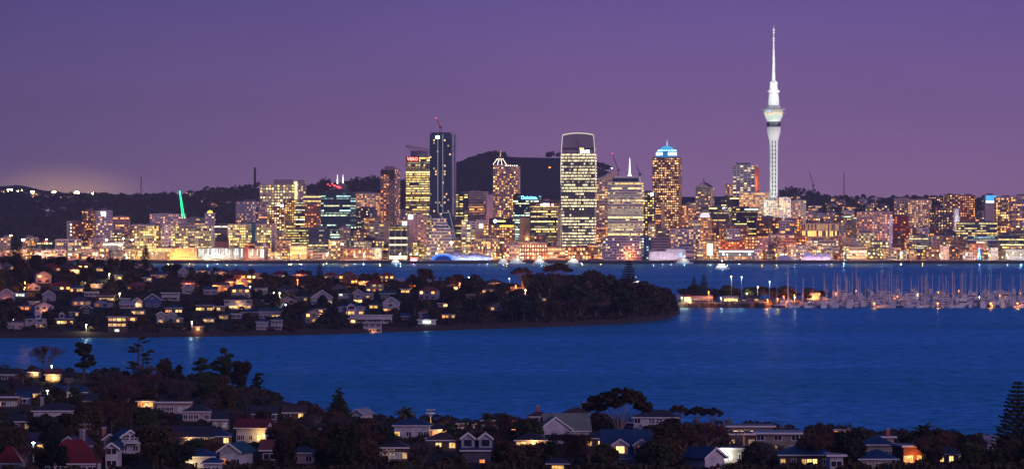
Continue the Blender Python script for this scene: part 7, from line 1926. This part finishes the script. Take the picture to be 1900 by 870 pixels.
def make_launch(var):
    L = [10, 13][var]; t = thing('motor_launch', (0,0,0)); B_ = L*.17; b = MB(); hm = wallm('launch_hull', (.75,.74,.76), rough=.35, var=.05)
    prof = [(-.5,.9,0),(0,1,.1),(.3,.75,.35),(.5,.03,.7)]
    for i in range(3):
        a, c = prof[i], prof[i+1]
        for s in (-1, 1):
            q = [(a[0]*L, s*a[1]*B_*.75, -.3), (c[0]*L, s*c[1]*B_*.7, -.3), (c[0]*L, s*c[1]*B_, 1.3+c[2]), (a[0]*L, s*a[1]*B_, 1.3+a[2])]; b.face(q if s < 0 else q[::-1], hm)
        b.face([(a[0]*L, -a[1]*B_, 1.3+a[2]), (c[0]*L, -c[1]*B_, 1.3+c[2]), (c[0]*L, c[1]*B_, 1.3+c[2]), (a[0]*L, a[1]*B_, 1.3+a[2])], TRIM)
    b.face([(-.5*L,-.9*B_,1.3),(-.5*L,.9*B_,1.3),(-.5*L,.68*B_,-.3),(-.5*L,-.68*B_,-.3)], hm); b.build('hull', t)
    b = MB(); b.prism([(-.3*L,-B_*.7),(.22*L,-B_*.6),(.22*L,B_*.6),(-.3*L,B_*.7)], 1.3, 3.2, TRIM, scale=.82); b.box(-.26*L, .16*L, -B_*.68, -B_*.64, 2.1, 2.7, wallm('port_light', (.01,.01,.02), rough=.2)); b.build('cabin', t)
    b = MB(); b.box(-.22*L, .02*L, -B_*.45, B_*.45, 3.9, 4.0, TRIM)
    for s in (-1, 1): b.tube((-.2*L, s*B_*.4, 3.2), (-.2*L, s*B_*.4, 3.9), .05, .05, STEEL, 4); b.tube((0, s*B_*.4, 3.2), (0, s*B_*.4, 3.9), .05, .05, STEEL, 4)
    b.build('flybridge', t); b = MB(); b.tube((-.1*L,0,4), (-.14*L,0,6.6), .06, .03, STEEL, 4); b.build('aerial', t)
    return t
YD = [('white hulled yacht with blue sail cover moored in the marina rows', 'white yachts with blue covers'), ('white yacht with pale boom cover and canopy in the marina rows', 'white yachts with pale covers'), ('dark blue hulled yacht moored in the marina rows', 'dark hulled yachts'),
      ('pale grey hulled yacht moored in the marina rows', 'pale grey yachts'), ('large white yacht with a red sail cover in the marina rows', 'large yachts with red covers')]
protos = [make_yacht(i) for i in range(5)]; lp = [make_launch(i) for i in range(2)]; used = set(); nb_ = 0
slots = []
for row, D in enumerate((2344, 2356, 2372, 2392, 2414, 2440, 2470, 2502, 2536, 2572, 2610, 2650, 2694, 2742)):
    x = 1448 if row < 4 else 1530
    if row == 0: x = 1446
    while x < 1985:
        slots.append((x+mr_.uniform(-3, 3), D+mr_.uniform(-3, 3))); x += mr_.uniform(13, 24)*(1.0 if row < 3 else 1.12)
boat_items = []; YA = {('y',0): 'blue covered', ('y',1): 'pale covered', ('y',2): 'dark hulled', ('y',3): 'grey hulled', ('y',4): 'red covered', ('l',0): 'small white', ('l',1): 'big white'}
for (x, D) in slots:
    if mr_.random() < .10: continue
    if mr_.random() < .50:
        v = mr_.randrange(2); p = lp[v]; key = ('l', v); lab_, gp = (('small white motor launch moored in the marina rows', 'small motor launches'), ('big white motor launch moored in the marina rows', 'big motor launches'))[v]
    else:
        v = mr_.choices(range(5), (30, 22, 14, 22, 8))[0]; p = protos[v]; key = ('y', v); lab_, gp = YD[v]
    o = p if key not in used else copy_tree(p); used.add(key)
    o.location = (X(x, D), D, 0); o.rotation_euler.z = mr_.choice((1.57, -1.57, 1.57, 1.4, 0.2, 2.9))+mr_.uniform(-.25, .25); s = mr_.uniform(.9, 1.3); o.scale = (s, s, s*(mr_.uniform(.75, 1.3) if key[0] == 'y' else 1.25))
    tag(o, None, 'yacht' if key[0] == 'y' else 'motor boat'); nb_ += 1
    boat_items.append((o, x, YA[key], 'yacht' if key[0] == 'y' else 'launch'))
for (p, key) in [(protos[i], ('y', i)) for i in range(5)] + [(lp[i], ('l', i)) for i in range(2)]:
    if key not in used: p.location = (X(1700, 2500), 2500, 0); tag(p, 'spare yacht at the back of the marina', 'yacht')
name_between(boat_items, [(1430,'spit end'),(1508,'marina office'),(1622,'first pier-light'),(1740,'second pier-light'),(1838,'third pier-light'),(1888,'fourth pier-light')], 'boats moored in the marina')
print('boats', nb_)
def one(p, x, D, s, rz, lab_, cat, light=None, z=0):
    o = copy_tree(p); o.location = (X(x, D), D, z); o.rotation_euler.z = rz; o.scale = (s, s, s); tag(o, lab_, cat)
    if 'group' in o: del o['group']
    if light: point_light(o, (0, -3, 4), light[0], light[1], .4)
    return o
one(protos[4], 1461, 2420, 1.5, 1.2, 'yacht whose very tall mast rises beyond the spit trees', 'yacht')
one(lp[1], 1512, 2470, 1.5, .2, 'tall multi deck launch moored behind the marina office', 'motor boat')
# ferry under way with its lights on, and craft at the city quay
def ferry(x, D, L, label, rz=0, lit=3.0, cat='ferry', s=1.0):
    t = thing('ferry', (X(x, D), D, 0), rz, label, cat); B_ = L*.15; b = MB(); hm = wallm('launch_hull', (.75,.74,.76))
    b.prism([(-L/2,-B_),(L*.3,-B_),(L/2,0),(L*.3,B_),(-L/2,B_)], -.3, 1.8, hm); b.build('hull', t)
    for k, (a, c, z0) in enumerate(((-.42,.30,1.8),(-.30,.18,4.2))):
        b = MB(); b.box(L*a, L*c, -B_*.85, B_*.85, z0, z0+2.3, TRIM)
        b.face([(L*a+.5, -B_*.85-.04, z0+.8), (L*c-.5, -B_*.85-.04, z0+.8), (L*c-.5, -B_*.85-.04, z0+1.8), (L*a+.5, -B_*.85-.04, z0+1.8)], GLASS, (lit, lit*.85, lit*.55)); b.build('deck', t)
    b = MB(); b.tube((0,0,6.5), (0,0,9.5), .15, .1, STEEL, 5); b.build('mast', t); b = MB(); b.lathe([(.05, 9.3), (.45, 9.7), (.05, 10.2)], emitm('mast_lamp', (.9,1,.95), 22), 6); b.build('lamp', t); point_light(t, (0, -6, 7), 1800, (.9,1,.95), .4)
    return t
ferry(1340, 4180, 18, 'small ferry crossing the harbour with white lights')
ferry(1180, 3050, 14, 'launch with an orange mast light passing behind the headland pine', .1, 2.0)
for (x, L, lb) in ((960, 22, 'white ferry berthed before the brick ferry building'), (1002, 18, 'second ferry berthed beside the first at the city steps'), (935, 16, 'pale launch berthed at the end of the wavy pavilion'), (1270, 24, 'dark hulled ferry at the white wharf sheds'), (1065, 20, 'low ferry berthed under the tallest glass tower'), (735, 14, 'boat by the crossed bracing block with pink red lights')):
    ferry(x, 4715, L, lb, mr_.uniform(-.2, .2), mr_.choice((.6, 1.5, 2.5)))
b = MB(); r = thing('harbour_kiosk', (X(768, 4735), 4738, 3.3), 0, 'small kiosk blazing pink and red on the wharf edge', 'kiosk'); b.box(-5, 5, -2, 3, 0, 5, W('dark'), skip='d'); b.prism([(-5.4,-2.4),(5.4,-2.4),(5.4,3.4),(-5.4,3.4)], 5, 7.5, RF('dark'), scale=.5); b.build('wall', r)
b = MB(); b.box(-4.6, 4.6, -2.3, -2.05, 2.8, 4.8, emitm('kiosk_red', (1,.12,.08), 5)); b.build('sign', r); b = MB(); b.box(-4.6, 4.6, -2.3, -2.05, .4, 2.2, emitm('kiosk_pink', (1,.5,.8), 3)); b.build('shopfront', r); point_light(r, (0, -4, 2), 2500, (1,.3,.4), .4)
# spit trees
st_items = []
for k in range(34):
    x = mr_.uniform(1268, 1524); D = mr_.uniform(2425, 2475);
    if 1380 < x < 1440: D += 0
    yt = mr_.uniform(527, 541); o = tree(x, yt, D, mr_.choice(('round','round','bare')), lambda a, b_: 3.0, mr_.uniform(1.3, 1.9), 0, mr_.randrange(6)); st_items.append((o, x, 'rounded dark', 'spit tree'))
name_between(st_items, [(1256, 'spit root'), (1297, 'twin norfolk pines'), (1357, 'tall yellow lamp'), (1428, 'marina gate lamp'), (1508, 'marina office'), (1530, 'outer piers')], 'trees on the spit')
# cars parked on the spit
pc = thing('parked_car', (0,0,0)); cmt = wallm('car_paint', (.25,.26,.30), rough=.35, var=.02, metal=.3)
b = MB(); b.box(-2.1, 2.1, -.85, .85, .35, .95, cmt); b.prism([(-1.5,-.78),(1.1,-.78),(1.1,.78),(-1.5,.78)], .95, 1.45, wallm('car_glass', (.02,.02,.03), rough=.1), cmt, .78); b.build('body', pc)
for (sx, sy) in ((-1.3,-.8),(1.3,-.8),(-1.3,.8),(1.3,.8)):
    b = MB(); b.lathe([(.02,-.1),(.33,-.1),(.33,.1),(.02,.1)], wallm('tyre', (.02,.02,.02)), 12); o = b.build('wheel', pc); o.location = (sx, sy, .33); o.rotation_euler = (math.radians(90),0,0)
for k in range(24):
    x = 1268 + k*6.8; o = pc if k == 0 else copy_tree(pc); D = 2348+(k % 3)*2.5; o.location = (X(x, D), D, 3.03); o.rotation_euler.z = mr_.uniform(-.1,.1)+(1.57 if k % 2 else 0)
    tag(o, '%s grey car along the rock spit, counting from the headland' % ORD[k+1] if k < 29 else 'grey car near the far end of the rock spit row', 'car', 'cars parked on the spit')
for k, (x, y) in enumerate(((496,566), (506,570), (516,563), (526,572), (486,560), (522,580))):
    D = find_ground(x, y, zpen, 1700, 2400); o = copy_tree(pc); o.location = (X(x, D), D, zpen(x, D)+.1); o.rotation_euler.z = mr_.uniform(-1, 1); tag(o, '%s car parked in the small lit park on the headland slope, counting uphill' % ORD[k+1], 'car', 'cars in the headland park')
# lamps and poles of the suburbs
for (x, y, k, lb) in ((410,518,'sodium','orange street lamp on the ridge above the orange washed house'), (446,518,'sodium','orange street lamp over the deep orange gable'), (386,516,'sodium','first orange street lamp of the ridge road'), (552,519,'sodium','orange street lamp over the reddish lamp roof'), (661,521,'sodium','orange ridge lamp by the washed bungalow'),
        (770,523,'sodium','orange ridge lamp under the broad domed tree'), (853,525,'sodium','orange lamp behind the pink lit brick house'), (508,543,'white','white lamp over the parked cars of the small park'), (519,544,'white','second white lamp over the small park'), (464,532,'cool','bluish lamp next to the large amber house'),
        (870,514,'cool','white lamp at the start of the reddish trees'), (945,516,'cool','white lamp in the middle of the reddish trees'), (934,527,'sodium','low orange lamp in the reddish trees'), (957,530,'sodium','small orange lamp near the end of the reddish trees'), (970,525,'sodium','upper orange lamp near the end of the reddish trees'),
        (986,524,'sodium','last orange lamp of the reddish trees'), (885,530,'sodium','orange lamp beside the tall lit pole'), (898,529,'sodium','yellow orange lamp under the reddish trees'), (46,523,'sodium','red orange lamp on the slope'), (46,533,'sodium','lower red orange lamp on the slope'),
        (158,518,'white','small lamp among the upper trees'), (257,518,'white','yellow lamp on the upper slope by the amber cottage'), (222,544,'white','lamp next to the white box house'), (25,592,'cool','cold white lamp by the plum shore cottage'), (160,603,'white','white lamp lighting a yellow green tree on the shore'), (356,598,'white','white lamp lighting the shore garden tree'),
        (975,538,'white','yellow lamp at the lit pole in the trees'), (203,508,'white','small white lamp on the ridge trees'), (530,566,'cool','cold lamp below the small park')):
    D = find_ground(x, y+12, zpen, 1700, 2400); z = zpen(x, D); hgt = max(3.5, min(9, Z(y, D)-z)); lamp(x, D, hgt, k, z, lb, 'street lamps of the headland', {'sodium': 5200, 'white': 2200, 'cool': 900}[k], head=.40)
def pole(x, yt, yb, D, label, lit=None):
    z = zfg(x, D); h_ = Z(yt, D)-z; r = thing('utility_pole', (X(x, D), D, z), .15, label, 'pole', 'utility poles'); m = wallm('pole_timber', (.16,.13,.12)); b = MB(); b.tube((0,0,-.5), (0,0,h_), .17, .11, m, 7); b.build('shaft', r)
    for q in (.4, 1.3): 
        b = MB(); b.box(-1.2, 1.2, -.09, .09, h_-q-.08, h_-q+.06, m)
        for s in (-1.05, -.4, .4, 1.05): b.lathe([(.05, h_-q+.06), (.06, h_-q+.24), (.02, h_-q+.26)], TRIM, 6, s, 0)
        b.build('crossarm', r)
    if lit: point_light(r, (.8, -2, h_*.5), lit, (1,.7,.3), .3)
pole(158,784,860,700,'tall pole with two crossarms before the white gabled cottage'); pole(799,757,785,900,'lit pole standing against the water by the big palm', 500); pole(721,831,880,665,'pole with white crossarms by the white post bungalow', 200)
pole(1242,782,805,850,'dark pole in front of the white twostorey house'); pole(1352,774,795,900,'thin pole with crossarm against the water'); pole(1380,794,840,760,'lit pole beside the clerestory house', 250); pole(1366,800,850,740,'dark pole before the bright square wing')
pole(343,850,880,655,'yellow lit pole by the blue porch house', 250); pole(1588,826,860,700,'slim pale pole by the long blue roof'); pole(127,700,750,1000,'thin pole behind the blue sheet roof'); pole(1454,790,800,900,'white flag pole over the slanting roof'); pole(884,820,850,740,'short pole near the twin dormer roof')
for (x, y, w_, k, lb) in ((96,693,1300,'white','yellow lamp under the large bare tree'), (88,745,500,'white','white yard lamp by the blue sheet roof'), (62,855,120,'cool','white porch lamp on the plum bungalow')):
    D = find_ground(x, y+10, zfg, 640, 1300); lamp(x, D, 4.5, k, zfg(x, D), lb, 'lamps of the near suburb', w_, head=.3)
# lettering becomes plain mesh
dg = bpy.context.evaluated_depsgraph_get()
for o in [o for o in sc.objects if o.type == 'FONT']:
    me = bpy.data.meshes.new_from_object(o.evaluated_get(dg)); n = bpy.data.objects.new('lettering', me); sc.collection.objects.link(n)
    n.parent = o.parent; n.location = o.location.copy(); n.rotation_euler = o.rotation_euler.copy(); bpy.data.objects.remove(o)
# the evening air over the harbour
m = bpy.data.materials.new('evening_air'); m.use_nodes = True; t = m.node_tree
for n in list(t.nodes):
    if n.type != 'OUTPUT_MATERIAL': t.nodes.remove(n)
pv = t.nodes.new('ShaderNodeVolumePrincipled'); pv.inputs['Color'].default_value = (.92,.90,.97,1); pv.inputs['Density'].default_value = 0.00005; pv.inputs['Anisotropy'].default_value = 0.3
t.links.new(pv.outputs[0], [n for n in t.nodes if n.type == 'OUTPUT_MATERIAL'][0].inputs['Volume'])
g = MB(); g.box(-8500, 8500, -900, 11600, -8, 420, m); o = g.build('haze'); tag(o, 'thin evening haze over the harbour and city', None, None, 'stuff')
